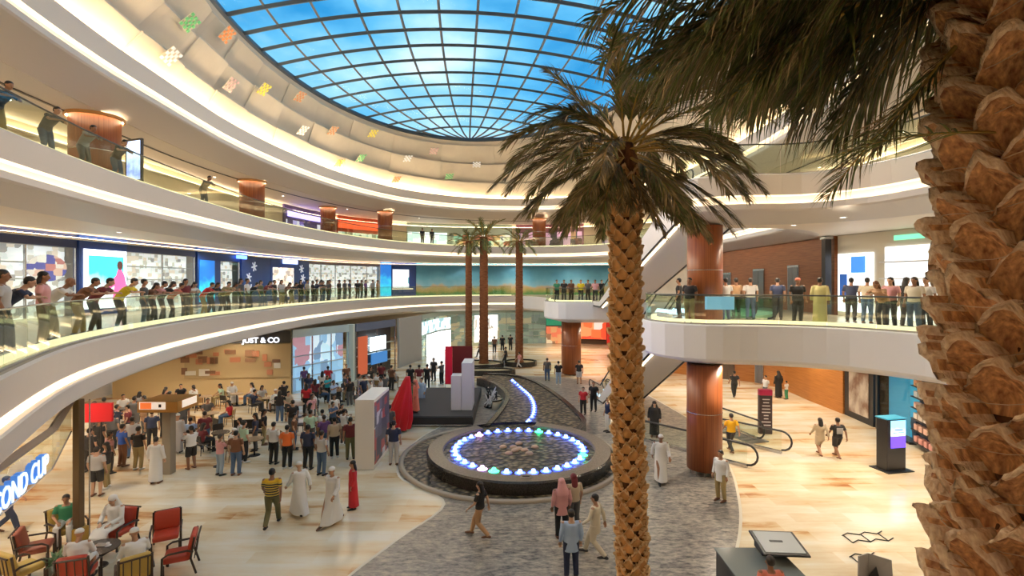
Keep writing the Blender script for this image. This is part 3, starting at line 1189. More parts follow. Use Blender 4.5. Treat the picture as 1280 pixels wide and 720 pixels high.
# ---- first floor right: wood wall and pale shop
c = [p for p in S1 if p.y <= 44 and p.x > 10]
mb = MB()
wpanel(mb, c, Z1, 9.785, -0.1, 0.3)
struct(mb.build('wall_right_first', M_WALLWOOD))
for (pa, pb, zt, nm) in ((905, 918, 8.25, 'grey lift door nearest the wood column on the first floor'), (946, 960, 8.4, 'grey lift door in the middle of the first-floor wood wall'), (990, 1004, 8.5, 'lift door in a pale frame at the right of the first-floor wood wall')):
    cc = seg_px(c, pa, pb)
    t = thing('lift_door', nm, 'lift door')
    board(t, 'frame', cc, Z1, zt, 0.2, 0.06, M_STEEL)
    ll = len(cc) - 1
    board(t, 'door_leaf', sub(cc, ll * 0.08, ll * 0.49), Z1, zt - 0.12, 0.24, 0.05, mat('lift_steel', (0.22, 0.22, 0.23), 0.3, 0.8))
    board(t, 'door_leaf', sub(cc, ll * 0.51, ll * 0.92), Z1, zt - 0.12, 0.24, 0.05, MATS['lift_steel'])
t = thing('corner_post', 'dark full-height post at the end of the first-floor wood wall', 'post')
MB().box((15.2, 24.75, 7.9), (0.3, 0.3, 3.75)).build('post', M_BLACK, t)
MB().box((15.2, 24.75, 9.70), (0.4, 0.4, 0.12)).build('cap', M_STEEL, t)
c = sub(S1r, 0.02, 4)
mb = MB()
wpanel(mb, c, Z1, 9.785, -0.1, 0.25)
struct(mb.build('wall_right_shops', mat('cream_wall', (0.78, 0.70, 0.56), 0.5)))
cw = seg_px(S1r, 1052, 1096)
t = thing('light_poster', 'tall blue and white illuminated poster at the corner beside the wood wall', 'poster')
board(t, 'light_frame', cw, Z1 + 0.2, 8.9, 0.16, 0.06, M_SCREEN_W)
board(t, 'blue_square', seg_px(S1r, 1069, 1087), 8.0, 8.75, 0.23, 0.02, mat('poster_blue', (0.05, 0.25, 0.8), 0.4, emit=0.8))
board(t, 'blue_patch', seg_px(S1r, 1055, 1064), 6.9, 7.95, 0.23, 0.02, mat('poster_deep', (0.02, 0.10, 0.4), 0.4, emit=0.5))
cw = seg_px(S1r, 1112, 1200)
t = shop('pale mint shop front with lit white window behind the palm trunk edge', cw, Z1, 9.785, mat('mint_header', (0.62, 0.78, 0.68), 0.4), 0.7, goods=mat('bright_white', (0.9, 0.95, 0.95), 0.5, emit=1.0), deep=-0.18, mull=2.2)
board(t, 'green_sign', seg_px(S1r, 1122, 1160), 9.35, 9.55, 0.16, 0.04, mat('green_letter', (0.2, 0.75, 0.5), 0.4, emit=0.9))

# ---- second floor (z 11.5 .. 15)
mb = MB()
wpanel(mb, S2, Z2, 15.0, -0.1, 0.2)
struct(mb.build('wall_shops_second', mat('warm_wall', (0.80, 0.70, 0.52), 0.5)))
for pa, pb, m, lab in ((352, 402, mat('purple_front', (0.10, 0.07, 0.22), 0.4), 'dark shop front with a glowing violet sign on the second floor'),
                       (420, 474, mat('red_front', (0.45, 0.08, 0.03), 0.4), 'brown shop front with a red lit band between two wood columns on the second floor'),
                       (508, 640, mat('mint_front', (0.50, 0.62, 0.52), 0.4), 'wide pale green shop front with bright white windows on the second floor'),
                       (645, 730, mat('mauve_front', (0.35, 0.16, 0.22), 0.4), 'mauve shop front behind the far right wood column on the second floor')):
    cc = seg_px(S2, pa, pb)
    t = thing('shopfront', lab, 'shop front')
    board(t, 'facade', cc, Z2, 15.0, 0.1, 0.15, m)
    ll = len(cc) - 1
    if pa == 352:
        board(t, 'lit_sign', sub(cc, ll * .15, ll * .95), 13.9, 14.4, 0.28, 0.1, mat('violet_glow', (0.45, 0.35, 1), 0.4, emit=2.5))
        board(t, 'window', sub(cc, ll * .1, ll * .95), 11.7, 13.6, 0.26, 0.04, cells('violet_goods', [(0.15, 0.1, 0.5), (0.5, 0.45, 0.9), (0.05, 0.04, 0.12), (0.8, 0.8, 1)], 1.5, (1, 1, 1), 0.4, 0.7))
    elif pa == 420:
        board(t, 'lit_sign', sub(cc, ll * .05, ll * .95), 13.6, 14.4, 0.28, 0.1, mat('red_glow', (0.9, 0.12, 0.04), 0.4, emit=0.9))
        board(t, 'window', sub(cc, ll * .05, ll * .95), 11.6, 13.2, 0.26, 0.04, cells('mint_goods', [(0.5, 0.75, 0.62), (0.8, 0.9, 0.8), (0.25, 0.3, 0.2)], 1.5, (1, 1, 1), 0.4, 0.5))
    elif pa == 508:
        board(t, 'window', sub(cc, ll * .02, ll * .42), 11.6, 13.8, 0.26, 0.04, cells('white_goods_far', [(0.85, 0.95, 0.95), (0.95, 1, 1), (0.5, 0.7, 0.7), (0.9, 0.95, 0.95)], 1.3, (1, 1, 1), 0.4, 1.1))
        board(t, 'window', sub(cc, ll * .48, ll * .98), 11.6, 13.6, 0.26, 0.04, cells('bright_goods', [(0.85, 0.85, 0.6), (0.65, 0.2, 0.12), (0.3, 0.6, 0.45), (0.9, 0.9, 0.8), (0.75, 0.5, 0.2)], 1.3, (1, 1, 1), 0.4, 0.6))
    else:
        board(t, 'window', sub(cc, ll * .05, ll * .9), 11.6, 14.0, 0.26, 0.04, cells('dark_goods', [(0.12, 0.06, 0.05), (0.4, 0.25, 0.12), (0.06, 0.05, 0.05), (0.7, 0.45, 0.6)], 1.2, (1, 1, 1), 0.4, 0.4))
# standing screen beside the big second-floor column
t = thing('display_screen', 'upright blue-white advertising screen in a dark frame on the second-floor balcony', 'screen', (0, 0, 0))
q = P(168, 212, 19.6 + 1.6)
MB().rbox((q.x, q.y, Z2 + 1.0), (0.95, 0.14, 2.0), 0.03, -0.35).build('case', M_BLACK, t)
MB().box((q.x + 0.02, q.y - 0.08, Z2 + 1.1), (0.80, 0.02, 1.6), -0.35).build('screen', poster_mat('screen_blue', (0.55, 0.7, 1.0), (0.2, 0.3, 0.9), (0.85, 0.9, 1), None, 1.6, 3), t)

# uplight strips along the shop wall tops, put in to brighten the ceilings
for cv_, z_, o_, nm_ in (([p for p in S1 if p.x < 12.5 or p.y > 60], 9.62, 0.24, 'fill_strip_8'), (S2, 14.6, 0.16, 'fill_strip_10')):
    mb = MB()
    wpanel(mb, cv_, z_ - 0.10, z_ - 0.02, o_ - 0.04, 0.2)
    mb2 = MB()
    a_, b_ = offset(cv_, o_ + 0.02, False), offset(cv_, o_ + 0.13, False)
    k_ = len(mb.v)
    mb.add([(*p, z_) for p in a_] + [(*p, z_) for p in b_], [(i, i + 1, len(a_) + i + 1, len(a_) + i) for i in range(len(a_) - 1)], 1)
    struct(mb.build(nm_, [M_PLASTER, mat('added_fill', (1, 0.9, 0.7), 0.5, emit=FILL_EMIT, ecol=(1, 0.76, 0.50))]))

# ---- ground floor
def line2(a, b, n=6):
    a, b = Vector(a), Vector(b)
    return [a.lerp(b, i / n) for i in range(n + 1)]


GZ = 4.34
# left: tan wall with pictures, blue glass shop, dark shop with a screen, far shops.  travel so that the void is on the right
g1 = line2((-26, 33.4), (-14.9, 34.6))
mb = MB()
wpanel(mb, g1, 0, GZ, -0.1, 0.2)
struct(mb.build('wall_cafe', mat('tan_wall', (0.62, 0.46, 0.24), 0.5)))
t = thing('wall_mural', 'tan wall panel with scattered white framed pictures under a dark header', 'mural')
board(t, 'panel', seg_px(g1, 232, 372), 1.2, 3.45, 0.1, 0.06, mat('mural_tan', (0.50, 0.37, 0.19), 0.5))
rp_ = random.Random(3)
for k in range(26):
    tt = rp_.uniform(0.34, 0.93)
    q, a = mid(g1, 0.19, tt)
    z = rp_.uniform(1.5, 3.0)
    sz = (rp_.uniform(0.25, 0.7), 0.04, rp_.uniform(0.2, 0.45))
    MB().box((q.x, q.y, z), sz, a).build('picture', rp_.choice([mat('pic_white', (0.8, 0.75, 0.65), 0.5), mat('pic_brown', (0.2, 0.1, 0.05), 0.5), mat('pic_rust', (0.5, 0.2, 0.1), 0.5)]), t)
board(t, 'header', seg_px(g1, 285, 376), 3.5, GZ - 0.02, 0.1, 0.15, mat('dark_header', (0.06, 0.06, 0.06), 0.4))
q, a = mid(seg_px(g1, 306, 352), 0.3, 0.5)
ts = thing('cafe_sign', 'white lit lettering on the dark header of the tan-walled cafe', 'sign')
text('JUST & CO', 0.50, M_LETTER, ts, (q.x, q.y, 3.68), a, bold=0.012)

g2 = line2((-14.9, 34.6), (-12.5, 39))
t = shop('blue-lit glass shop front with people inside at the left of the ground floor', g2, 0, GZ, mat('pale_header', (0.55, 0.68, 0.7), 0.4), 0.55,
         goods=cells('blue_goods', [(0.35, 0.55, 0.75), (0.6, 0.78, 0.9), (0.2, 0.3, 0.45), (0.75, 0.85, 0.95), (0.5, 0.25, 0.3), (0.3, 0.5, 0.7)], 1.6, (1, 1, 0.6), 0.4, 0.7), deep=0.6, mull=1.6)
mb = MB()
mb.rbox((-12.35, 39.2, 2.17), (0.55, 0.5, 4.33), 0.05)
struct(mb.build('column', mat('pale_green_column', (0.68, 0.76, 0.70), 0.4)))
g3 = line2((-12.1, 39.5), (-10.2, 44.5))
t = shop('dark shop front with a glowing white screen and an orange-red side panel', g3, 0, GZ, mat('blue_grey_header', (0.14, 0.18, 0.28), 0.4), 0.6, goods=mat('dark_interior', (0.07, 0.05, 0.05), 0.5), deep=0.5, mull=2.6)
q, a = mid(g3, 0.15, 0.12)
board(t, 'red_panel', sub(g3, 0.2, 1.5), 0.3, 3.3, 0.1, 0.06, mat('coral_panel', (0.75, 0.16, 0.07), 0.4, emit=0.25))
q = P(475, 430, 43.5)
board(t, 'screen', seg_px(g3, 461, 480), 2.0, 3.1, 0.12, 0.06, mat('white_screen', (0.8, 0.92, 1), 0.3, emit=4.0, ecol=(0.75, 0.9, 1)))
board(t, 'blue_display', seg_px(g3, 462, 482), 0.9, 1.8, 0.12, 0.06, mat('blue_display', (0.05, 0.2, 0.5), 0.3, emit=0.6))
g4 = line2((-10.0, 45), (-8.9, 50))
mb = MB()
wpanel(mb, g4, 0, GZ, -0.1, 0.2)
struct(mb.build('wall_left_far', mat('grey_pier', (0.45, 0.46, 0.46), 0.4)))
g5 = spline([(-8.9, 50), (-7.5, 57), (-3, 61.5), (4.2, 63)], False, 1.0)
t = shop('long grey-green glass shop front across the far end of the ground floor', g5, 0, GZ, mat('green_grey_header', (0.40, 0.50, 0.44), 0.35), 0.5,
         goods=cells('grey_green_goods', [(0.22, 0.27, 0.2), (0.35, 0.4, 0.3), (0.6, 0.5, 0.3), (0.3, 0.33, 0.28)], 0.8, (1, 1, 1.6), 0.4, 0.35), deep=0.6, mull=2.5, mm=mat('green_mull', (0.3, 0.36, 0.32), 0.4))
t = thing('lit_entrance', 'bright white lit shop entrance at the far end left of the palms', 'shop entrance')
board(t, 'light_wall', seg_px(g5, 532, 562), 0.05, 2.2, 0.1, 0.06, mat('entrance_white', (0.95, 0.98, 1), 0.4, emit=1.8))
board(t, 'upper_display', seg_px(g5, 526, 562), 2.35, 3.6, 0.1, 0.06, cells('cyan_goods', [(0.8, 0.95, 0.95), (0.25, 0.45, 0.5), (0.7, 0.85, 0.9), (0.9, 1, 1)], 1.8, (1, 1, 1), 0.4, 0.9))
board(t, 'lintel', seg_px(g5, 532, 562), 2.2, 2.35, 0.1, 0.1, mat('green_lintel', (0.2, 0.3, 0.25), 0.4))
t = thing('lit_window', 'white lit shop window seen between the three far palm trunks', 'shop window')
board(t, 'light_wall', seg_px(g5, 592, 622), 0.4, 3.6, 0.1, 0.06, cells('white_far', [(0.9, 0.92, 0.9), (0.3, 0.28, 0.25), (0.95, 0.95, 0.95), (0.8, 0.75, 0.7)], 1.2, (1, 1, 0.7), 0.4, 0.8))
g6 = spline([(4.2, 63), (9, 62.5), (14, 60.5), (17.5, 57)], False, 1.0)
mb = MB()
wpanel(mb, g6, 0, GZ, -0.3, 0.2)
struct(mb.build('wall_far_ground', mat('far_dark', (0.12, 0.07, 0.04), 0.5)))
for pa, pb, z0_, z1_, m, lab, off in (
        (655, 664, 0.1, 4.0, mat('yellow_panel', (0.80, 0.62, 0.04), 0.4, emit=0.3), 'tall yellow shop panel at the far end right of the palms', 0.1),
        (664, 673, 0.1, 4.0, mat('cyan_panel', (0.25, 0.75, 0.78), 0.4, emit=0.8), 'narrow cyan lit screen right of the yellow panel', 0.16),
        (673, 679, 0.0, 4.2, M_DKWOOD, 'dark red-brown pier right of the cyan screen', 0.1),
        (680, 702, 2.2, 4.2, mat('green_board', (0.03, 0.36, 0.22), 0.4, emit=0.25), 'green board over the far toy-coloured display', 0.1),
        (679, 705, 0.0, 2.1, cells('warm_goods', [(0.7, 0.35, 0.15), (0.8, 0.2, 0.1), (0.75, 0.6, 0.4), (0.3, 0.15, 0.08)], 1.4, (1, 1, 1), 0.4, 0.5), 'warm-lit display under the far green board', 0.1),
        (724, 758, 0.6, 4.2, cells('red_goods', [(0.75, 0.08, 0.03), (0.85, 0.16, 0.05), (0.9, 0.3, 0.12), (0.85, 0.7, 0.6), (0.8, 0.08, 0.04)], 0.8, (1, 1, 1.2), 0.4, 0.7), 'bright red lit shop display right of the far wood column', 0.1),
        (759, 777, 0.0, 4.2, mat('red_panel', (0.62, 0.03, 0.02), 0.4, emit=0.4), 'deep red end wall of the far red shop beside the big palm trunk', 0.12)):
    cc = seg_px(g6, pa, pb)
    t = thing('shop_display', lab, 'shop display')
    board(t, 'panel', cc, z0_, z1_, off, 0.1, m)
    board(t, 'plinth', cc, max(z0_ - 0.08, 0), z0_ + 0.02, off - 0.02, 0.16, M_DARK)

# ground right: corridor walls, posters, blue shop
r1 = [Vector(p) for p in [(9, 45), (13.5, 42.5), (18.6, 38.5), (19.3, 36)]]
mb = MB()
wpanel(mb, r1, 0, GZ, -0.1, 0.2)
struct(mb.build('wall_corridor', M_WALLWOOD2))
for pa, pb, m, lab in ((903, 919, mat('grey_opening', (0.12, 0.09, 0.07), 0.5), 'dark doorway at the back left of the ground-floor corridor'), (944, 956, MATS['lift_steel'], 'grey lift door in the back wall of the corridor'), (992, 1004, MATS['lift_steel'], 'grey lift door at the right end of the corridor back wall')):
    cc = seg_px(r1, pa, pb)
    t = thing('lift_door' if 'lift' in lab else 'doorway', lab, 'lift door' if 'lift' in lab else 'doorway')
    ll = len(cc) - 1
    board(t, 'frame', cc, 0, 3.1, 0.1, 0.06, M_STEEL if 'lift' in lab else M_DKWOOD)
    board(t, 'door_leaf', sub(cc, ll * .08, ll * .49), 0, 3.0, 0.15, 0.05, m)
    board(t, 'door_leaf', sub(cc, ll * .51, ll * .92), 0, 3.0, 0.15, 0.05, m)
t = thing('wall_poster', 'small white poster on the wood wall at the back of the corridor', 'poster')
board(t, 'sheet', seg_px(r1, 933, 941), 2.0, 3.6, 0.12, 0.03, mat('poster_paper', (0.85, 0.82, 0.75), 0.5, emit=0.2))
r2 = [Vector(p) for p in [(19.3, 36), (19.1, 32.6), (19.15, 29.4)]]
mb = MB()
wpanel(mb, [Vector((19.3, 36)), Vector((19.1, 32.6)), Vector((19.15, 29.4))], 0, GZ, -0.1, 0.25)
struct(mb.build('wall_right_ground', M_WALLWOOD2))
r3 = [Vector(p) for p in [(19.15, 29.4), (18.95, 26.6), (18.6, 24.0), (17.8, 21.0), (17.2, 17), (17.2, 8)]]
mb = MB()
wpanel(mb, r3, 0, GZ, -1.2, 0.2)
struct(mb.build('wall_right_back', M_DARK))
cc = seg_px(r3, 1058, 1094)
t = thing('framed_advert', 'large brown photographic advert in a black frame on the right-hand shop wall', 'poster')
board(t, 'frame', cc, 0.0, GZ, -0.1, 0.2, M_BLACK)
ll = len(cc) - 1
board(t, 'print', sub(cc, ll * .18, ll * .86), 0.35, GZ, 0.1, 0.03, noisy('advert_print', (0.62, 0.55, 0.46), (0.22, 0.12, 0.08), 1.2, 0.4, (1, 1, 0.7), 6, lo=0.42, hi=0.6))
cc = seg_px(r3, 1097, 1138)
t = thing('blue_shop_window', 'deep teal-blue lit shop window with dark mannequin shapes behind the black kiosk', 'shop window')
board(t, 'back_panel', cc, 0.1, GZ, -0.6, 0.06, mat('teal_wall', (0.03, 0.26, 0.42), 0.4, emit=0.55))
board(t, 'frame', sub(cc, 0, 0.06), 0, GZ, 0, 0.1, M_BLACK)
board(t, 'glass', cc, 0.1, GZ, 0.0, 0.03, M_SHOPGLASS)
board(t, 'plinth', cc, 0.0, 0.12, -0.5, 0.55, M_BLACK)
for tt in (0.5, 0.72):
    q, a = mid(cc, -0.3, tt)
    mb = MB()
    mb.tube([(q.x, q.y, 0.1), (q.x, q.y, 0.55), (q.x, q.y, 0.95), (q.x, q.y, 1.15), (q.x, q.y, 1.25)], [0.14, 0.16, 0.22, 0.2, 0.06], 10)
    mb.ball((q.x, q.y, 1.38), 0.11)
    mb.build('mannequin', mat('mannequin_dark', (0.02, 0.05, 0.1), 0.4), t)
cc = seg_px(r3, 1141, 1180)
t = thing('shelf_display', 'dark shop shelving stacked with pink, cream and blue boxes right of the teal window', 'shelving')
board(t, 'back', cc, 0.0, GZ, -0.35, 0.08, M_NAVY2)
board(t, 'blue_header', cc, 3.3, GZ, -0.25, 0.1, mat('blue_header', (0.01, 0.07, 0.35), 0.4, emit=0.3))
colr = [(0.75, 0.35, 0.3), (0.75, 0.45, 0.35), (0.8, 0.7, 0.6), (0.75, 0.5, 0.42), (0.7, 0.72, 0.72), (0.8, 0.42, 0.2)]
for k, zz in enumerate((0.25, 0.8, 1.3, 1.8, 2.3, 2.8)):
    board(t, 'shelf', cc, zz, zz + 0.04, -0.25, 0.35, M_BLACK)
    for j in range(5):
        b0 = 0.12 + j * 0.17
        q, a = mid(cc, -0.06, b0)
        mb = MB()
        mb.rbox((q.x, q.y, zz + 0.045 + 0.13), (0.26 + 0.1 * R.random(), 0.22, 0.26), 0.02, a)
        o = mb.build('boxed_goods', mat('goods%d' % (k % 6), colr[k % 6], 0.5))
        tag(o, 'small %s box on the %s shelf of the right-hand dark shelving' % (['red', 'salmon', 'cream', 'pinkish', 'grey', 'orange'][k], ['lowest', 'second lowest', 'third lowest', 'fourth lowest', 'fifth lowest', 'topmost'][k]), 'box', 'boxes on %s shelf' % ['lowest', 'second lowest', 'third lowest', 'fourth lowest', 'fifth lowest', 'topmost'][k])

# ------------------------------------------------------------------ coloured lattice plates on the upper wall
def lattice(colname, col, s_=0.85):
    mb = MB()
    n_ = 5
    for i in range(n_):
        for j in range(n_):
            if (i + j) % 2 == 0:
                mb.box(((i - 2) * s_ / n_, 0.0, (j - 2) * s_ / n_), (s_ / n_ * 0.92, 0.05, s_ / n_ * 0.92))
    mb.box((0, 0.03, 0), (s_ * 1.02, 0.02, s_ * 1.02), mi=1)
    return mb.mesh('lattice_plate', [mat('lattice_' + colname, col, 0.4, emit=0.25), mat('lattice_back', (0.75, 0.68, 0.55), 0.5)])


LC = {'green': (0.15, 0.5, 0.2), 'orange': (0.8, 0.3, 0.1), 'white': (0.9, 0.88, 0.85), 'yellow': (0.85, 0.7, 0.1), 'rust': (0.6, 0.3, 0.15), 'pink': (0.75, 0.5, 0.45)}
LM = {k: lattice(k, v) for k, v in LC.items()}
for px, py, c, ex in ((222, 26, 'green', 'topmost, at the upper left'), (271, 42, 'orange', 'nearest the skylight frame'), (197, 70, 'white', 'lowest at the upper left'), (277, 105, 'pink', 'below the orange one'), (321, 111, 'yellow', 'bright, beside the pink one'),
                      (369, 122, 'rust', 'near the skylight edge'), (373, 166, 'white', 'pale, mid left'), (409, 164, 'rust', 'mid wall, right of the pale one'), (466, 170, 'yellow', 'under the skylight rim'), (417, 205, 'yellow', 'low over the lit ledge'),
                      (450, 199, 'green', 'small, low right of the yellow one'), (507, 199, 'white', 'right of the small green one'), (556, 221, 'green', 'low, right part'), (598, 208, 'white', 'near the palm frond tips'), (544, 190, 'pink', 'small, high right part'), (495, 226, 'orange', 'lowest, just over the lit ledge')):
    # find the point of the upper wall seen in that direction
    best = None
    d_ = Vector((px - 640, F, HY - py)).normalized()
    for k in range(0, N):
        for t in range(1, 24):
            q = drum(k, t / 24 * 0.93, 0.34)
            r_ = (q - Vector((0, 0, CH)))
            e = (r_.normalized() - d_).length
            if q.y > 5 and (best is None or e < best[0]):
                best = (e, k, t / 24 * 0.93)
    _, k, tt = best
    fr_ = (tt % 0.32) / 0.32
    q = drum(k, tt, 0.86)
    a2, b2 = drum(k + 1, tt, 0.34), drum(k - 1, tt, 0.34)
    tx = (a2 - b2).normalized()
    upv = (drum(k, min(tt + 0.05, 1), 0.60) - drum(k, tt - 0.03, 0.40)).normalized()
    nv = tx.cross(upv)
    if nv.dot(Vector((SKC.x, SKC.y, 15)) - q) > 0:
        nv = -nv
        tx = -tx
    o = inst('lattice_plate', LM[c])
    o.matrix_world = Matrix.Translation(q) @ Matrix((tx, nv, upv)).transposed().to_4x4()
    o['label'] = '%s square lattice plate on the curved upper wall, %s' % (c, ex)
    o['category'] = 'wall decoration'
    o['group'] = 'lattice plates on the upper wall'
# ------------------------------------------------------------------ fountain
M_BLKSTONE = noisy('black_granite', (0.02, 0.018, 0.016), (0.05, 0.045, 0.04), 20, 0.22)
M_RIM = noisy('rim_granite', (0.16, 0.13, 0.10), (0.24, 0.20, 0.16), 14, 0.3)
M_LED = mat('led_blue', (0.1, 0.15, 1), 0.3, emit=9.0, ecol=(0.02, 0.05, 1.0))
M_LEDW = mat('led_core', (0.6, 0.8, 1), 0.3, emit=5.0, ecol=(0.16, 0.28, 1.0))
M_LEDG = mat('led_green', (0.1, 1, 0.4), 0.3, emit=8.0, ecol=(0.03, 0.9, 0.3))
M_LEDV = mat('led_violet', (0.8, 0.5, 1), 0.3, emit=6.0, ecol=(0.7, 0.4, 0.9))
FX, FY = 0.30, 21.85
ft = thing('fountain', 'round black stone fountain ringed with blue lights, joined to a curved pebble channel', 'fountain')
MB().lathe([(4.75, 0.0), (4.75, 0.10), (4.62, 0.12), (4.55, 0.10), (4.55, 0.05)], (FX - 0.35, FY + 0.35, 0.004), 72).build('outer_kerb', mat('kerb_stone', (0.42, 0.36, 0.29), 0.35), ft, True)
MB().lathe([(4.56, 0.05), (3.6, 0.06)], (FX - 0.35, FY + 0.35, 0.01), 72).build('outer_pebble_bed', M_PEBBLE, ft)
# raised rim, open at the back towards the channel
a0, a1 = math.radians(100 + 22), math.radians(100 - 24 + 360)
MB().lathe([(3.86, 0.02), (3.90, 0.50), (3.84, 0.56)], (FX, FY, 0), 80, 0, 0, 2 * PI).build('rim_wall', M_BLKSTONE, ft)
MB().lathe([(3.84, 0.56), (3.25, 0.56), (3.20, 0.54), (3.20, 0.40)], (FX, FY, 0), 80, 0, a0, a1).build('rim_top', M_RIM, ft)
MB().lathe([(3.84, 0.44), (0.0, 0.44)], (FX, FY, 0), 72).build('pebble_bed', M_PEBBLE, ft)
for k in range(9):
    one = MB()
    a = 2 * PI * k / 5 + 0.3 if k < 5 else 2 * PI * k / 4 + 0.9
    rr_ = 0 if k == 8 else (0.72 if k < 5 else 0.30)
    one.ball((FX + rr_ * math.cos(a), FY + rr_ * math.sin(a), 0.47), (0.17, 0.13, 0.09), 10)
    one.build('centre_stone', mat('peach_stone', (0.62, 0.42, 0.30), 0.5), ft, True)


def led_mesh(m1, m2):
    mb = MB()
    mb.lathe([(0.0, 0.10), (0.05, 0.09), (0.07, 0.02), (0.09, 0.0)], n=10, mi=0)
    mb.lathe([(0.09, 0.005), (0.15, 0.0)], n=10, mi=1)
    return mb.mesh('led_lamp', [m1, m2])


LED = {k: led_mesh(a, b) for k, (a, b) in {'b': (M_LEDW, M_LED), 'g': (M_LEDG, M_LEDG), 'v': (M_LEDV, M_LEDV)}.items()}
for k in range(34):
    a = 2 * PI * k / 34 - PI / 2
    kind = 'g' if k in (32, 7, 15) else ('v' if k in (31, 21) else 'b')
    o = inst('led_lamp', LED[kind], ft)
    o.location = (FX + 2.72 * math.cos(a), FY + 2.72 * math.sin(a), 0.45)
    o.scale = (1.35, 1.35, 1.35)
    if kind != 'b':
        o['label'] = 'green lamp' if kind == 'g' else 'violet lamp'
chan = spline([(0.02, 37.0), (0.55, 34.6), (1.15, 31.6), (1.25, 29.0), (1.05, 27.0), (0.75, 25.9)], False, 0.55)
for p in chan:
    o = inst('led_lamp', LED['b'], ft)
    o.location = (p.x, p.y, 0.45)
# channel: bed with raised black kerbs
lft = spline([(-1.1, 25.15), (-0.75, 26.8), (-0.35, 29.2), (-0.15, 31.5), (-0.5, 34.0), (-1.3, 36.2), (-2.4, 37.6)], False, 0.6)
rgt = spline([(2.9, 24.3), (3.45, 25.6), (3.3, 28.4), (2.85, 31.2), (2.2, 34.0), (1.2, 37.0), (-0.4, 39.0), (-2.2, 39.4)], False, 0.6)
loop = rgt + list(reversed(lft))
bed = plate([tuple(p) for p in loop], [], 0.43, 'channel_bed', M_PEBBLE)
bed.parent = ft
for nm, c, sg in (('channel_kerb', lft, 1), ('channel_kerb', rgt, -1)):
    mb = MB()
    inner, outer = offset(c, 0.0, False), offset(c, -0.26 * sg, False)
    n_ = len(c)
    vs = []
    for i in range(n_):
        vs += [(*inner[i], 0.30), (*inner[i], 0.54), (*outer[i], 0.54), (*outer[i], 0.005)]
    fs = [(i * 4 + j, i * 4 + j + 1, i * 4 + 5 + j, i * 4 + 4 + j) for i in range(n_ - 1) for j in range(3)]
    fs += [(0, 1, 2, 3), ((n_ - 1) * 4, (n_ - 1) * 4 + 1, (n_ - 1) * 4 + 2, (n_ - 1) * 4 + 3)]
    mb.add(vs, fs)
    mb.build(nm, M_BLKSTONE, ft)
sg = thing('notice_plate', 'small white notice plate standing on the front rim of the fountain', 'sign', (FX + 0.2, FY - 3.55, 0.56))
MB().rbox((0, 0, 0.09), (0.42, 0.03, 0.16), 0.01).build('plate', mat('notice_white', (0.75, 0.74, 0.72), 0.4), sg)
MB().box((0, -0.018, 0.09), (0.26, 0.004, 0.03)).build('mark', M_BLACK, sg)

# curved bench basin left of the channel, with white sculpture
cb = thing('curved_bench', 'cream stone bench curving round a dark basin behind the black stage', 'bench', (-1.28, 31.0, 0))
MB().lathe([(0.72, 0.0), (0.72, 0.48), (0.46, 0.50), (0.44, 0.0)], (0, 0, 0.006), 40, 0, math.radians(-80), math.radians(110)).build('seat_ring', mat('bench_stone', (0.55, 0.47, 0.35), 0.35), cb, True)
MB().lathe([(0.74, 0.46), (0.74, 0.53), (0.68, 0.53)], (0, 0, 0.006), 40, 0, math.radians(-80), math.radians(110)).build('edge_band', M_BLKSTONE, cb)
MB().lathe([(0.43, 0.03), (0.0, 0.03)], (0, 0, 0.006), 40).build('basin_floor', M_BLKSTONE, cb)
rs = random.Random(5)
sc_ = thing('light_frame_sculpture', 'tangle of black and white bent rods standing inside the curved cream bench', 'sculpture', (-1.28, 31.0, 0.04))
for k in range(12):
    pts = [Vector((rs.uniform(-0.36, 0.36), rs.uniform(-0.36, 0.36), rs.uniform(0.0, 1.3))) for _ in range(4)]
    pts[0].z = 0.03
    MB().tube(pts, 0.035, 6).build('bent_rod', M_WHITE if k % 2 else M_BLACK, sc_)

# palm planters at the back: dark oval rims with sandy beds
for (cx, cy, ra, rb, lab) in ((-3.1, 45.6, 2.4, 1.7, 'low dark oval planter ring with sandy bed under the two left far palms'), (0.75, 46.5, 1.5, 1.2, 'low dark oval planter ring with sandy bed under the right far palm'), (-1.9, 42.0, 2.2, 0.9, 'empty low dark oval planter ring in front of the far palms')):
    pl = thing('oval_planter', lab, 'planter', (cx, cy, 0))
    mb = MB()
    prof = [(1.0, 0.0), (1.0, 0.42), (0.90, 0.42), (0.90, 0.30)]
    n_ = 40
    vs = [(ra * r_ * math.cos(2 * PI * k / n_), rb * r_ * math.sin(2 * PI * k / n_), z) for r_, z in prof for k in range(n_)]
    mb.add(vs, [(i * n_ + k, i * n_ + (k + 1) % n_, (i + 1) * n_ + (k + 1) % n_, (i + 1) * n_ + k) for i in range(3) for k in range(n_)])
    mb.build('rim', M_BLKSTONE, pl)
    mb = MB()
    mb.add([(ra * 0.9 * math.cos(2 * PI * k / n_), rb * 0.9 * math.sin(2 * PI * k / n_), 0.3) for k in range(n_)], [tuple(range(n_))])
    mb.build('sand_bed', noisy('sand', (0.45, 0.36, 0.20), (0.60, 0.50, 0.30), 6, 0.8), pl)

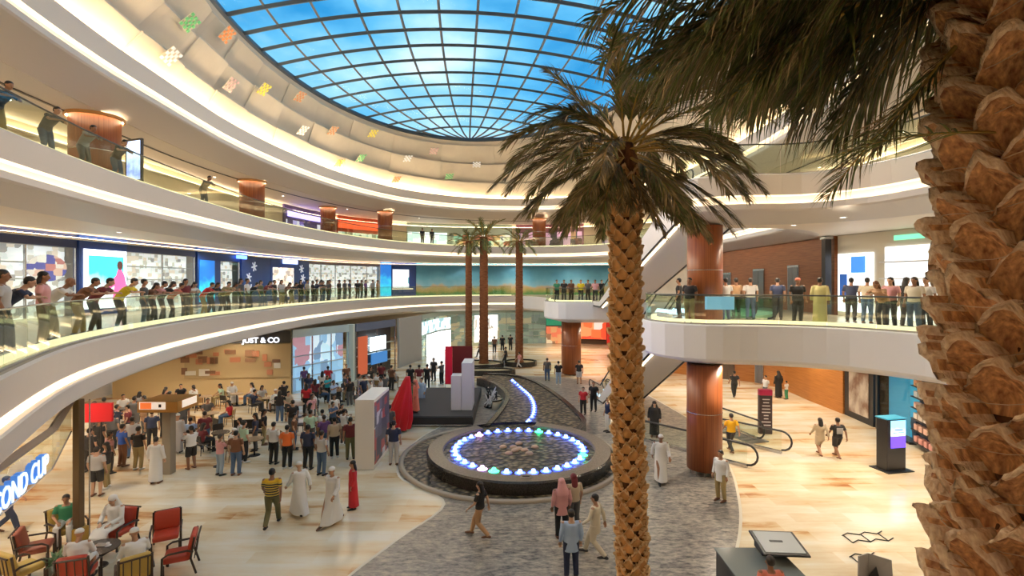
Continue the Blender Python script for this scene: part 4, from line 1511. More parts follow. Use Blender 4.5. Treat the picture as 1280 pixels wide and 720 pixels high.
# ------------------------------------------------------------------ stage and booth
st = thing('stage', 'low black platform stage left of the fountain', 'stage', (-4.3, 30.5, 0))
MB().rbox((0, 0, 0.25), (4.5, 7.4, 0.48), 0.02).build('platform', mat('stage_black', (0.03, 0.03, 0.033), 0.5), st)
MB().rbox((0.0, 0, 0.515), (4.4, 7.3, 0.03), 0.01).build('carpet', mat('stage_carpet', (0.05, 0.05, 0.055), 0.8), st)
MB().box((0, -3.75, 0.10), (4.5, 0.06, 0.06)).build('front_trim', M_STEEL, st)
SZ = 0.531
bk = thing('display_block', 'tall white two-step exhibition block standing at the right end of the black stage', 'display block', (-2.75, 28.6, SZ))
MB().rbox((-0.32, -0.1, 0.95), (0.56, 0.8, 1.9), 0.02).build('low_block', mat('block_white', (0.72, 0.72, 0.76), 0.45), bk)
MB().rbox((0.27, 0.35, 1.3), (0.58, 1.7, 2.6), 0.02).build('tall_block', MATS['block_white'], bk)
# red cloth draped over a frame at the front left corner of the stage
rc = thing('draped_cover', 'tall object under a bright red draped cloth at the front left of the black stage', 'draped cloth', (-5.75, 26.15, 0))
mb = MB()
nr, nk = 16, 48
rr_ = random.Random(4)
ph = [rr_.uniform(0, 6.28) for _ in range(5)]
vs = []
for i in range(nr + 1):
    t_ = i / nr
    z = 2.75 * (1 - t_) + 0.10 * t_
    w_ = 0.12 + 0.52 * min(1, t_ * 1.25) ** 0.85
    cx = 0.42 * (1 - t_) - 0.12 * t_
    for k in range(nk):
        a = 2 * PI * k / nk
        fold = 1 + 0.16 * t_ * math.sin(9 * a + ph[0] + 1.2 * t_) + 0.07 * t_ * math.sin(17 * a + ph[1])
        vs.append((cx + w_ * 1.0 * fold * math.cos(a), w_ * 0.75 * fold * math.sin(a), z))
mb.add(vs, [(i * nk + k, i * nk + (k + 1) % nk, (i + 1) * nk + (k + 1) % nk, (i + 1) * nk + k) for i in range(nr) for k in range(nk)])
mb.add([vs[k] for k in range(nk)], [tuple(range(nk))])
mb.build('cloth', mat('red_cloth', (0.62, 0.008, 0.02), 0.45), rc, True)
mb = MB()
for sx in (-0.4, 0.4):
    for sy in (-0.25, 0.25):
        mb.tube([(sx, sy, 0), (sx, sy, 0.3)], 0.025, 6)
mb.build('frame_legs', M_STEEL, rc)
# booth wall: white partition with printed side
bw = thing('booth_wall', 'white exhibition partition wall with dark printed right side in front of the seated crowd', 'partition', (-5.95, 21.9, 0))
MB().rbox((-0.0, 0, 1.42), (0.78, 2.5, 2.82), 0.015).build('wall_panel', mat('booth_white', (0.80, 0.76, 0.72), 0.5), bw)
MB().box((0.40, 0, 1.45), (0.02, 2.4, 2.5)).build('printed_side', cells('booth_print', [(0.06, 0.06, 0.09), (0.12, 0.12, 0.16), (0.5, 0.5, 0.55), (0.35, 0.06, 0.06), (0.08, 0.08, 0.1)], 2.2, (1, 1, 1), 0.4, 0.1), bw)
sf = thing('speaker_frame', 'tall thin steel truss frame beside the white partition', 'frame', (-6.9, 24.2, 0))
for sx, sy in ((-0.35, 0), (0.35, 0)):
    MB().tube([(sx, sy, 0), (sx, sy, 3.0)], 0.03, 6).build('post', M_STEEL, sf)
MB().tube([(-0.35, 0, 2.95), (0.35, 0, 2.95)], 0.03, 6).build('crossbar', M_STEEL, sf)
MB().tube([(-0.35, 0, 1.6), (0.35, 0, 1.6)], 0.025, 6).build('crossbar', M_STEEL, sf)
# flags and banners behind the stage
for (x, y, h, w_, col, lab) in ((-4.35, 35.2, 3.0, 0.5, (0.75, 0.01, 0.06), 'tall narrow crimson banner behind the black stage'), (-3.55, 36.2, 2.9, 1.5, (0.14, 0.012, 0.015), 'wide dark maroon display board behind the white block')):
    b_ = thing('banner', lab, 'banner', (x, y, 0))
    MB().rbox((0, 0, h / 2 + 0.35), (w_, 0.05, h - 0.4), 0.02).build('panel', mat('banner_%s' % ('a' if w_ < 1 else 'b'), col, 0.5), b_)
    MB().rbox((0, 0, 0.05), (w_ * 0.9, 0.5, 0.08), 0.02).build('base', M_BLACK, b_)
    for sx in (-1, 1):
        MB().tube([(sx * w_ * 0.48, 0.04, 0.06), (sx * w_ * 0.48, 0.04, h)], 0.02, 6).build('pole', M_STEEL, b_)

# ------------------------------------------------------------------ kiosks and signs, right
q = G(1118, 590)
k_ = thing('totem_kiosk', 'black freestanding kiosk with a blue and violet touch screen on the cream floor', 'kiosk', (q.x + 0.1, q.y + 0.3, 0), 0.20)
MB().rbox((0, 0, 0.02), (1.25, 0.9, 0.04), 0.01).build('base_plate', M_BLACK, k_)
MB().rbox((0, 0.02, 1.05), (0.92, 0.50, 2.04), 0.04).build('cabinet', M_BLACK, k_)
MB().rbox((0, 0.02, 2.10), (0.98, 0.56, 0.05), 0.02).build('blue_cap', mat('cap_teal', (0.05, 0.30, 0.42), 0.3, emit=0.4), k_)
MB().box((0.06, -0.245, 1.72), (0.70, 0.02, 0.62)).build('screen', poster_mat('kiosk_screen', (0.25, 0.65, 0.95), (0.75, 0.9, 0.95), (0.1, 0.35, 0.7), None, 1.6, 3), k_)
MB().box((0.06, -0.245, 1.17), (0.70, 0.02, 0.46)).build('screen', mat('violet_screen', (0.12, 0.06, 0.8), 0.3, emit=1.4), k_)
mb = MB()
mb.tube([(-0.12, -0.262, 1.66), (0.25, -0.262, 1.66)], 0.02, 6)
mb.tube([(-0.20, -0.262, 1.55), (0.32, -0.262, 1.55)], 0.015, 6)
mb.build('screen_graphic', mat('dark_blue_print', (0.03, 0.12, 0.4), 0.4, emit=0.4), k_)
q = G(960, 544)
k_ = thing('totem_sign', 'dark directory totem with a magenta top and white lettering beside the sunken escalator', 'totem', (q.x, q.y + 0.3, 0), -0.1)
MB().rbox((0, 0, 1.0), (0.62, 0.28, 2.0), 0.03).build('panel', mat('totem_dark', (0.05, 0.03, 0.035), 0.4), k_)
MB().rbox((0, 0, 2.06), (0.64, 0.30, 0.32), 0.05).build('cap', mat('magenta', (0.65, 0.03, 0.12), 0.4), k_)
rs = random.Random(2)
mb = MB()
for k in range(9):
    w_ = rs.uniform(0.2, 0.45)
    mb.box((0, -0.145, 0.45 + 0.16 * k), (w_, 0.012, 0.05))
mb.build('lettering', mat('totem_letter', (0.7, 0.65, 0.65), 0.5), k_)

# service desk at the bottom edge
q = G(905, 702, 1.05)
dk = thing('service_desk', 'dark grey service desk with glass top at the bottom edge of the cream floor', 'desk', (6.0, 11.75, 0))
MB().rbox((-0.25, 0.12, 0.51), (1.5, 1.4, 1.02), 0.03).build('body', M_BLACK, dk)
MB().rbox((-0.25, 0.12, 1.04), (1.56, 1.46, 0.04), 0.01).build('worktop', mat('grey_glass', (0.22, 0.25, 0.24), 0.12), dk)
bx = thing('display_board', 'black-framed white tablet board lying on the service desk', 'display board', (6.35, 12.2, 1.061), -0.08)
MB().rbox((0, 0, 0.30), (1.05, 0.95, 0.05), 0.02, rx=0.12).build('frame', M_BLACK, bx)
MB().box((0, 0, 0.334), (0.90, 0.80, 0.01), rx=0.12).build('white_face', mat('board_grey', (0.55, 0.57, 0.56), 0.4), bx)
MB().box((-0.05, 0.02, 0.345), (0.30, 0.06, 0.012), rx=0.12).build('pen', M_BLACK, bx)
MB().rbox((0, 0.2, 0.13), (0.8, 0.5, 0.25), 0.02).build('stand_box', M_BLACK, bx)
q = G(1088, 716)
sd = thing('floor_stand', 'grey folded display stand with a black triangle at the bottom edge', 'display stand', (9.15, 13.0, 0))
mb = MB()
mb.add([(-0.45, -0.1, 0), (0.0, 0.18, 0), (0.0, 0.18, 0.62), (-0.40, -0.05, 0.66), (0.45, -0.1, 0), (0.45, -0.05, 0.56)], [(0, 1, 2, 3), (1, 4, 5, 2)])
o = mb.build('folded_panel', mat('stand_grey', (0.32, 0.30, 0.29), 0.5), sd)
o.modifiers.new('thick', 'SOLIDIFY').thickness = 0.03
mb = MB()
mb.add([(-0.05, 0.10, 0.02), (0.2, 0.0, 0.02), (0.13, 0.04, 0.34)], [(0, 1, 2)])
o = mb.build('black_flap', M_BLACK, sd)
o.modifiers.new('thick', 'SOLIDIFY').thickness = 0.02
for (px, py, nx, lab) in ((1090, 678, 3, 'upper zigzag of thin dark wire lying on the cream floor near the bottom right'), (1103, 706, 2, 'lower zigzag of thin dark wire beside the grey folded stand')):
    q = G(px, py)
    wr = thing('wire_rack', lab, 'wire rack', (q.x, q.y, 0.0), 0.1)
    mb = MB()
    for row in (0, 1):
        pts = [(-0.6 + 0.28 * k, row * 0.42 + (0.14 if k % 2 else 0), 0.02) for k in range(2 * nx)]
        mb.tube(pts, 0.015, 5)
    for k in range(nx):
        mb.tube([(-0.6 + 0.56 * k, 0, 0.02), (-0.55 + 0.56 * k, 0.42, 0.02)], 0.015, 5)
    mb.build('wire', M_DARK, wr)

# ------------------------------------------------------------------ kiosk stand, left
ks = thing('sign_post', 'square wooden sign box with orange and white pictures on a grey post', 'sign post', (-13.6, 20.3, 0))
MB().rbox((0, 0, 1.3), (0.34, 0.34, 2.6), 0.02).build('post', mat('post_grey', (0.28, 0.24, 0.19), 0.4), ks)
MB().rbox((-0.0, 0, 2.78), (1.55, 1.35, 0.42), 0.02).build('sign_box', mat('sign_wood', (0.42, 0.20, 0.04), 0.4), ks)
MB().box((-0.18, -0.685, 2.84), (1.0, 0.02, 0.28)).build('menu_panel', mat('menu_white', (0.85, 0.72, 0.6), 0.4, emit=0.5), ks)
MB().box((-0.42, -0.70, 2.84), (0.42, 0.02, 0.24)).build('orange_picture', mat('menu_orange', (0.85, 0.18, 0.04), 0.4, emit=0.5), ks)
MB().box((0.12, -0.70, 2.84), (0.10, 0.02, 0.12)).build('dark_mark', M_BLACK, ks)
MB().box((0.785, 0.05, 2.84), (0.02, 0.9, 0.28)).build('menu_panel', MATS['menu_white'], ks)
rsn = thing('red_sign', 'plain red sign board under the gallery edge above the dark-dressed queue', 'sign', (-15.72, 19.5, 0))
MB().rbox((0, 0, 2.62), (0.92, 0.12, 0.72), 0.02, 0.2).build('board', mat('sign_red', (0.55, 0.015, 0.02), 0.4, emit=0.15), rsn)
MB().tube([(0, 0.1, 0), (0, 0.1, 2.7)], 0.03, 8).build('post', M_DARK, rsn)

# glass shop front with hanging lettering bottom left
A, B = Vector((-8.55, 8.0)), Vector((-10.35, 11.7))
dv = (B - A).normalized()
ang = math.atan2(dv.y, dv.x)
hs = thing('hanging_sign', 'blue-white lit lettering hung on the glass header at the bottom left', 'sign', (0, 0, 0))
M_SIGNW = mat('sign_letter_white', (0.85, 0.93, 1), 0.35, emit=0.8, ecol=(0.75, 0.88, 1))
M_SIGNB = mat('sign_letter_side', (0.08, 0.25, 0.7), 0.35, emit=0.5)
mdp = A.lerp(B, 0.43)
text('SECOND CUP', 0.56, M_SIGNB, hs, (mdp.x, mdp.y, 3.72), ang, extrude=0.05, bold=0.02, name='letter_backing', sx=0.86)
n2 = Vector((dv.y, -dv.x)) * 0.06
text('SECOND CUP', 0.56, M_SIGNW, hs, (mdp.x + n2.x, mdp.y + n2.y, 3.72), ang, extrude=0.01, bold=0.004, name='letter_face', sx=0.86)
gf = thing('glass_header', 'hanging glass header strip with dark top rail above the lounge at the left', 'glass header', (0, 0, 0))
C_ = Vector((-12.45, 14.65))
for p, q_, nm in ((A - dv * 3, B, 'glass_strip'), (B, C_, 'glass_strip')):
    mb = MB()
    d2 = (q_ - p).normalized()
    n2 = Vector((d2.y, -d2.x)) * -0.12
    mb.add([(p.x + n2.x, p.y + n2.y, 3.35), (q_.x + n2.x, q_.y + n2.y, 3.35), (q_.x + n2.x, q_.y + n2.y, 4.16), (p.x + n2.x, p.y + n2.y, 4.16)], [(0, 1, 2, 3)])
    mb.build(nm, M_RAILGLASS, gf)
    MB().tube([(p.x + n2.x, p.y + n2.y, 4.22), (q_.x + n2.x, q_.y + n2.y, 4.22)], 0.10, 4).build('top_rail', mat('bronze', (0.12, 0.085, 0.06), 0.35, 0.5), gf)
    MB().tube([(p.x + n2.x, p.y + n2.y, 3.34), (q_.x + n2.x, q_.y + n2.y, 3.34)], 0.02, 4).build('bottom_rail', M_STEEL, gf)
po = thing('shop_post', 'dark full-height post with thin steel mullion in front of the lounge', 'post', (-12.53, 14.8, 0))
MB().rbox((0, 0, 2.1), (0.20, 0.20, 4.2), 0.02).build('post', mat('bronze_post', (0.13, 0.09, 0.05), 0.35, 0.4), po)
MB().tube([(0.32, 0.0, 0), (0.32, 0.0, 4.2)], 0.02, 8).build('mullion', M_STEEL, po)
MB().rbox((0, 0, 0.25), (0.34, 0.34, 0.5), 0.03).build('base_box', mat('mustard', (0.45, 0.28, 0.04), 0.5), po)

# ------------------------------------------------------------------ lounge furniture
M_REDL = mat('red_leather', (0.42, 0.045, 0.02), 0.4)
M_MUST = mat('mustard_fabric', (0.50, 0.34, 0.08), 0.6)
M_CHFRAME = mat('chair_frame_wood', (0.035, 0.018, 0.012), 0.35)


def armchair(name, label, seatm, loc, rz, group=None, pillow=False):
    t = thing(name, label, 'armchair', loc, rz, group)
    MB().rbox((0, 0.02, 0.42), (0.62, 0.62, 0.16), 0.05).build('seat', seatm, t, True)
    back_ = MB().rbox((0, -0.30, 0.72), (0.62, 0.14, 0.52), 0.05, rx=0.22).build('backrest', seatm, t, True)
    for sx in (-1, 1):
        MB().tube([(sx * 0.36, 0.33, 0.0), (sx * 0.36, 0.32, 0.55), (sx * 0.36, 0.20, 0.62), (sx * 0.36, -0.22, 0.64), (sx * 0.36, -0.36, 0.58)], 0.028, 8).build('arm_frame', M_CHFRAME, t)
        MB().tube([(sx * 0.33, 0.30, 0.0), (sx * 0.33, 0.30, 0.34)], 0.028, 6).build('leg', M_CHFRAME, t)
        MB().tube([(sx * 0.33, -0.42, 0.0), (sx * 0.33, -0.30, 0.40), (sx * 0.33, -0.38, 0.95)], 0.028, 6).build('leg', M_CHFRAME, t)
    for k in range(4):
        MB().tube([(-0.24 + 0.16 * k, -0.37, 0.36), (-0.24 + 0.16 * k, -0.45, 0.92)], 0.014, 6).build('back_slat', M_CHFRAME, back_)
    MB().tube([(-0.33, -0.46, 0.93), (0.33, -0.46, 0.93)], 0.024, 6).build('back_rail', M_CHFRAME, back_)
    return t


def lounge_xy(px, py, z=0.4):
    q = G(px, py, z)
    return (q.x, q.y, 0)


armchair('armchair', 'empty red leather armchair beside the seated man, furthest back of the lounge chairs', M_REDL, lounge_xy(208, 668), math.radians(-150))
armchair('armchair', 'red leather armchair with dark slatted back nearest the open floor', M_REDL, lounge_xy(224, 694), math.radians(115))
armchair('armchair', 'red leather armchair seating the man in white facing the low table', M_REDL, lounge_xy(146, 664), math.radians(170))
armchair('armchair', 'mustard armchair at the bottom of the lounge under the reclining man in white', M_MUST, lounge_xy(168, 716), math.radians(40))
armchair('armchair', 'mustard and red armchair beside the dark post in the lounge', M_MUST, lounge_xy(84, 660), math.radians(-110))
armchair('armchair', 'red-brown armchair at the left of the lounge with papers on the seat', mat('brown_leather', (0.25, 0.06, 0.035), 0.45), lounge_xy(45, 685), math.radians(-60))
armchair('armchair', 'mustard armchair at the bottom left corner of the lounge', M_MUST, lounge_xy(28, 712), math.radians(-20))
armchair('armchair', 'red armchair at the bottom edge under the person in white bowing forward', M_REDL, lounge_xy(98, 716), math.radians(20))


def round_table(name, label, loc, r=0.4, h=0.55, m=None, group=None):
    t = thing(name, label, 'table', loc, 0, group)
    MB().lathe([(0, h - 0.03), (r, h - 0.03), (r, h), (0, h)], n=24).build('tabletop', m or mat('table_black', (0.05, 0.04, 0.035), 0.25), t)
    MB().tube([(0, 0, 0.02), (0, 0, h - 0.03)], 0.035, 8).build('pedestal', M_DARK, t)
    MB().lathe([(0, 0.0), (0.24, 0.0), (0.22, 0.025), (0, 0.03)], n=20).build('base', M_DARK, t)
    return t


q = lounge_xy(122, 682, 0.55)
lt = round_table('coffee_table', 'low round dark table in the middle of the lounge with cups on it', q, 0.50, 0.5)
cup = thing('coffee_cup', 'white cup on the low dark lounge table, left of the tray', 'cup', (q[0] - 0.18, q[1] - 0.1, 0.50), 0)
MB().lathe([(0.0, 0.005), (0.03, 0.0), (0.042, 0.08), (0.038, 0.08), (0.028, 0.012)], n=14).build('bowl', M_WHITE, cup, True)
MB().lathe([(0, 0.001), (0.075, 0.002), (0.08, 0.01)], n=16).build('saucer', M_WHITE, cup)
for dx, dy, lab in ((0.2, 0.1, 'white cup on the low dark lounge table, right of the tray'), (0.05, -0.28, 'white cup nearest the front edge of the low dark lounge table')):
    c_ = copy_tree(cup)
    c_.location = (q[0] + dx, q[1] + dy, 0.5)
    c_['label'] = lab
ty = thing('serving_tray', 'silver tray in the middle of the low dark lounge table', 'tray', (q[0] + 0.0, q[1] + 0.12, 0.501))
MB().rbox((0, 0, 0.01), (0.3, 0.2, 0.015), 0.005).build('tray', M_STEEL, ty)
# planting beside the table
pt_ = thing('potted_plant', 'small leafy plant in a grey pot between the lounge chairs', 'plant', lounge_xy(70, 700))
MB().lathe([(0.0, 0.0), (0.14, 0.0), (0.19, 0.36), (0.16, 0.36), (0.15, 0.3), (0, 0.3)], n=16).build('pot', mat('pot_grey', (0.35, 0.38, 0.36), 0.5), pt_, True)
mb = MB()
rs = random.Random(9)
for k in range(46):
    a, e = rs.uniform(0, 2 * PI), rs.uniform(0.25, 1.3)
    L_ = rs.uniform(0.25, 0.5)
    d_ = Vector((math.cos(a) * math.cos(e), math.sin(a) * math.cos(e), math.sin(e)))
    s_ = Vector((-math.sin(a), math.cos(a), 0)) * 0.045
    b0 = Vector((0, 0, 0.3))
    m_ = b0 + d_ * L_ * 0.6 + Vector((0, 0, 0.02))
    e_ = b0 + d_ * L_ - Vector((0, 0, 0.04))
    mb.add([b0, m_ - s_, e_, m_ + s_], [(0, 1, 2, 3)])
mb.build('foliage', noisy('leaf_mix', (0.06, 0.16, 0.05), (0.35, 0.45, 0.28), 8, 0.5), pt_)

# ------------------------------------------------------------------ cafe tables and chairs
M_CAFE = mat('cafe_chair_dark', (0.03, 0.022, 0.018), 0.4)
M_CAFE2 = mat('cafe_chair_wood', (0.40, 0.24, 0.10), 0.45)


def cafe_chair(m):
    t = thing('cafe_chair', 'cafe chair', 'chair')
    MB().rbox((0, 0, 0.45), (0.44, 0.42, 0.06), 0.02).build('seat', m, t)
    cb_ = MB().rbox((0, -0.21, 0.72), (0.44, 0.04, 0.30), 0.015, rx=0.12).build('backrest', m, t)
    for sx in (-1, 1):
        for sy in (-1, 1):
            MB().tube([(sx * 0.19, sy * 0.18, 0.42), (sx * 0.21, sy * 0.21, 0.0)], 0.016, 6).build('leg', M_CAFE, t)
        MB().tube([(sx * 0.20, -0.19, 0.44), (sx * 0.20, -0.24, 0.86)], 0.014, 6).build('back_post', M_CAFE, cb_)
    return t


CH1, CH2 = cafe_chair(M_CAFE), cafe_chair(M_CAFE2)
used_ch = {0: False, 1: False}


def put_chair(kind, x, y, rz, label, group=None):
    src = (CH1, CH2)[kind]
    o = src if not used_ch[kind] else copy_tree(src)
    used_ch[kind] = True
    o.location = (x, y, 0)
    o.rotation_euler = (0, 0, rz)
    o['label'] = label
    if group:
        o['group'] = group
    return o


TB0 = round_table('cafe_table', 'x', (0, 0, 0), 0.38, 0.74, mat('table_wood', (0.35, 0.24, 0.14), 0.3))
TB1 = round_table('cafe_table', 'x', (0, 0, 0), 0.38, 0.74)
used_tb = {0: False, 1: False}
TABLES = []
SEATS = []      # free chair places for sitters: (x, y, facing)
# (px, py at table height, number of chairs, start angle, table kind, chair kind, place words)
cafe = [
    (296, 492, 3, 0.3, 0, 0, 'third from blue shop'),
    (336, 497, 4, 0.9, 0, 0, 'before the tan wall, right'),
    (264, 516, 3, 0.2, 0, 1, 'before the tan wall, left'),
    (372, 505, 3, 0.5, 0, 0, 'at the blue shop corner'),
    (240, 533, 3, 1.0, 1, 0, 'nearest the wooden sign box'),
    (276, 540, 3, 0.1, 1, 0, 'behind the rope barrier'),
    (186, 499, 3, 0.6, 1, 0, 'far behind the sign box'),
    (225, 496, 3, 0.0, 1, 0, 'beside the far dark bench'),
    (256, 495, 3, 0.8, 0, 1, 'far left under the gallery'),
    (420, 488, 4, 0.4, 1, 0, 'amid the packed seating'),
    (398, 523, 3, 1.1, 1, 0, 'in front of the packed crowd'),
    (436, 524, 3, 0.2, 0, 0, 'beside the white partition'),
    (448, 482, 3, 0.9, 0, 0, 'before the glowing screen'),
    (478, 474, 3, 0.4, 0, 1, 'behind the stage, left'),
    (158, 510, 3, 0.3, 1, 0, 'behind the queue'),
    (318, 548, 2, 0.8, 0, 1, 'behind the standing group'),
]
for (px, py, n_, an, tk, ck, words) in cafe:
    q = G(px, py, 0.74)
    src = (TB0, TB1)[tk]
    o = src if not used_tb[tk] else copy_tree(src)
    used_tb[tk] = True
    o.location = (q.x, q.y, 0)
    TABLES.append((q.x, q.y))
    o['label'] = 'round %s cafe table %s' % ('pale wood' if tk == 0 else 'black', words)
    o['group'] = 'round cafe tables'
    for k in range(n_):
        a = an + 2 * PI * k / n_
        x, y = q.x + 0.88 * math.cos(a), q.y + 0.88 * math.sin(a)
        side = ['right', 'far', 'left', 'near'][int(((a + PI / 4) % (2 * PI)) / (PI / 2))]
        put_chair(ck, x, y, a + PI / 2, '%s cafe chair, %s side of the table %s' % ('dark' if ck == 0 else 'light wood', side, words)[0:200], 'cafe chairs')
        SEATS.append((x, y, a + PI / 2, px, py, words, side))
# rope barrier
rb = thing('rope_barrier', 'black rope barrier on two slim posts right of the wooden sign box', 'barrier')
pa, pb = G(240, 568), G(272, 583)
for q in (pa, pb):
    MB().tube([(q.x, q.y, 0), (q.x, q.y, 0.95)], 0.03, 8).build('post', M_DARK, rb)
    MB().lathe([(0, 0), (0.17, 0.0), (0.15, 0.03), (0, 0.035)], (q.x, q.y, 0), 16).build('base', M_DARK, rb)
pts = []
for k in range(9):
    t_ = k / 8
    p = pa.lerp(pb, t_)
    pts.append((p.x, p.y, 0.9 - 1.2 * t_ * (1 - t_)))
MB().tube(pts, 0.025, 8).build('rope', M_BLACK, rb)
# long dark bench in the cafe
for px, py, lab in ((262, 552, 'long dark slatted cafe bench right of the wooden sign box'), (170, 520, 'dark cafe bench behind the queue at the left')):
    q = G(px, py, 0.45)
    bb = thing('cafe_bench', lab, 'bench', (q.x + 0.9, q.y + 1.6, 0), 0.15)
    MB().rbox((0, 0, 0.42), (1.5, 0.5, 0.08), 0.02).build('seat', M_CAFE, bb)
    MB().rbox((0, 0.26, 0.72), (1.5, 0.05, 0.45), 0.02).build('backrest', M_CAFE, bb)
    for sx in (-0.65, 0.65):
        for sy in (-0.2, 0.2):
            MB().tube([(sx, sy, 0), (sx, sy, 0.4)], 0.025, 6).build('leg', M_CAFE, bb)
# ------------------------------------------------------------------ people
M_SKIN = [mat('skin_a', (0.42, 0.22, 0.13), 0.5), mat('skin_b', (0.30, 0.145, 0.08), 0.5), mat('skin_c', (0.55, 0.33, 0.22), 0.5)]
M_EYE = mat('eye_dark', (0.02, 0.015, 0.012), 0.3)
M_LIP = mat('lip', (0.32, 0.12, 0.09), 0.5)
M_HAIR = mat('hair_black', (0.012, 0.009, 0.008), 0.5)
V = Vector


def fuse(mb, name, mats, voxel, ratio):
    me = mb.mesh(name + '_src', mats, True, clean=False)
    bm = bmesh.new()
    bm.from_mesh(me)
    bmesh.ops.recalc_face_normals(bm, faces=bm.faces)
    bm.to_mesh(me)
    bm.free()
    o = bpy.data.objects.new('tmp', me)
    COL.objects.link(o)
    m = o.modifiers.new('r', 'REMESH')
    m.mode = 'VOXEL'
    m.voxel_size = voxel
    m.use_smooth_shade = True
    s = o.modifiers.new('s', 'SMOOTH')
    s.factor = 0.5
    s.iterations = 3
    d = o.modifiers.new('d', 'DECIMATE')
    d.ratio = ratio
    out = bpy.data.meshes.new_from_object(o.evaluated_get(bpy.context.evaluated_depsgraph_get()))
    out.name = name
    bpy.data.objects.remove(o)
    bpy.data.meshes.remove(me)
    out.polygons.foreach_set('use_smooth', [True] * len(out.polygons))
    return out


def pose(kind):
    j = dict(P=V((0, 0, 0.95)), W=V((0, 0.0, 1.10)), C=V((0, 0.0, 1.30)), N=V((0, -0.01, 1.47)), H=V((0, 0.02, 1.625)))
    for s, n in ((1, 'R'), (-1, 'L')):
        j['S' + n] = V((s * 0.185, -0.01, 1.41))
        j['E' + n] = V((s * 0.235, -0.03, 1.14))
        j['A' + n] = V((s * 0.235, 0.06, 0.90))
        j['T' + n] = V((s * 0.09, 0, 0.92))
        j['K' + n] = V((s * 0.10, 0.02, 0.50))
        j['F' + n] = V((s * 0.11, -0.03, 0.075))
    j['dir'] = V((0, 1, 0))
    if kind == 'walk':
        j['KR'], j['FR'] = V((0.09, 0.20, 0.53)), V((0.09, 0.30, 0.10))
        j['KL'], j['FL'] = V((-0.09, 0.02, 0.50)), V((-0.09, -0.30, 0.16))
        j['ER'], j['AR'] = V((0.24, -0.12, 1.16)), V((0.25, -0.16, 0.92))
        j['EL'], j['AL'] = V((-0.24, 0.06, 1.15)), V((-0.24, 0.24, 0.98))
    elif kind == 'lean':
        for k, p in dict(P=(0, -0.26, 0.92), W=(0, -0.20, 1.06), C=(0, -0.06, 1.22), N=(0, 0.06, 1.37), H=(0, 0.15, 1.49)).items():
            j[k] = V(p)
        for s, n in ((1, 'R'), (-1, 'L')):
            j['S' + n] = V((s * 0.185, 0.02, 1.31))
            j['E' + n] = V((s * 0.26, 0.16, 1.16))
            j['A' + n] = V((s * 0.09, 0.30, 1.17))
            j['T' + n] = V((s * 0.09, -0.26, 0.90))
            j['K' + n] = V((s * 0.10, -0.16, 0.49))
            j['F' + n] = V((s * 0.12, -0.20 - 0.06 * s, 0.075))
    elif kind == 'phone':
        for s, n in ((1, 'R'), (-1, 'L')):
            j['E' + n] = V((s * 0.24, 0.14, 1.20))
            j['A' + n] = V((s * 0.07, 0.34, 1.34))
    elif kind == 'sit':
        for k, p in dict(P=(0, -0.03, 0.62), W=(0, -0.03, 0.76), C=(0, -0.01, 0.96), N=(0, 0.02, 1.13), H=(0, 0.07, 1.28)).items():
            j[k] = V(p)
        for s, n in ((1, 'R'), (-1, 'L')):
            j['S' + n] = V((s * 0.185, 0.0, 1.07))
            j['E' + n] = V((s * 0.25, 0.08, 0.82))
            j['A' + n] = V((s * 0.13, 0.28, 0.73))
            j['T' + n] = V((s * 0.09, 0.0, 0.60))
            j['K' + n] = V((s * 0.13, 0.40, 0.58))
            j['F' + n] = V((s * 0.13, 0.40, 0.075))
    return j


BODY, TOP, BOT, SHOE = {}, {}, {}, {}


def hand(mb, a, w, s):
    d = (w - a).normalized()
    x = V((0, 0, 1)).cross(d)
    if x.length < 0.2:
        x = V((s, 0, 0)) if abs(d.x) < 0.9 else V((0, 1, 0))
        x = V((0, 1, 0))
    x.normalize()
    y = d.cross(x).normalized()     # back of hand normal
    if y.dot(V((s, 0, 0))) < 0 and abs(d.z) > 0.7:
        y = -y
    pc = w + d * 0.045
    mb.tube([w, w + d * 0.03, w + d * 0.085], [0.024, 0.030, 0.030], 8, 0, 1.25, 0.6, ref=x)
    for i in range(4):
        o = x * (0.029 - 0.019 * i)
        L = (0.062, 0.07, 0.066, 0.052)[i]
        b = w + d * 0.08 + o
        mb.tube([b, b + d * L * 0.45 - y * 0.008, b + d * L * 0.8 - y * 0.03, b + d * L * 0.9 - y * 0.05], [0.0098, 0.0095, 0.0088, 0.008], 6)
    b = w + d * 0.03 + x * 0.026
    mb.tube([b, b + d * 0.03 + x * 0.022, b + d * 0.06 + x * 0.026 - y * 0.012], [0.012, 0.0105, 0.009], 6)


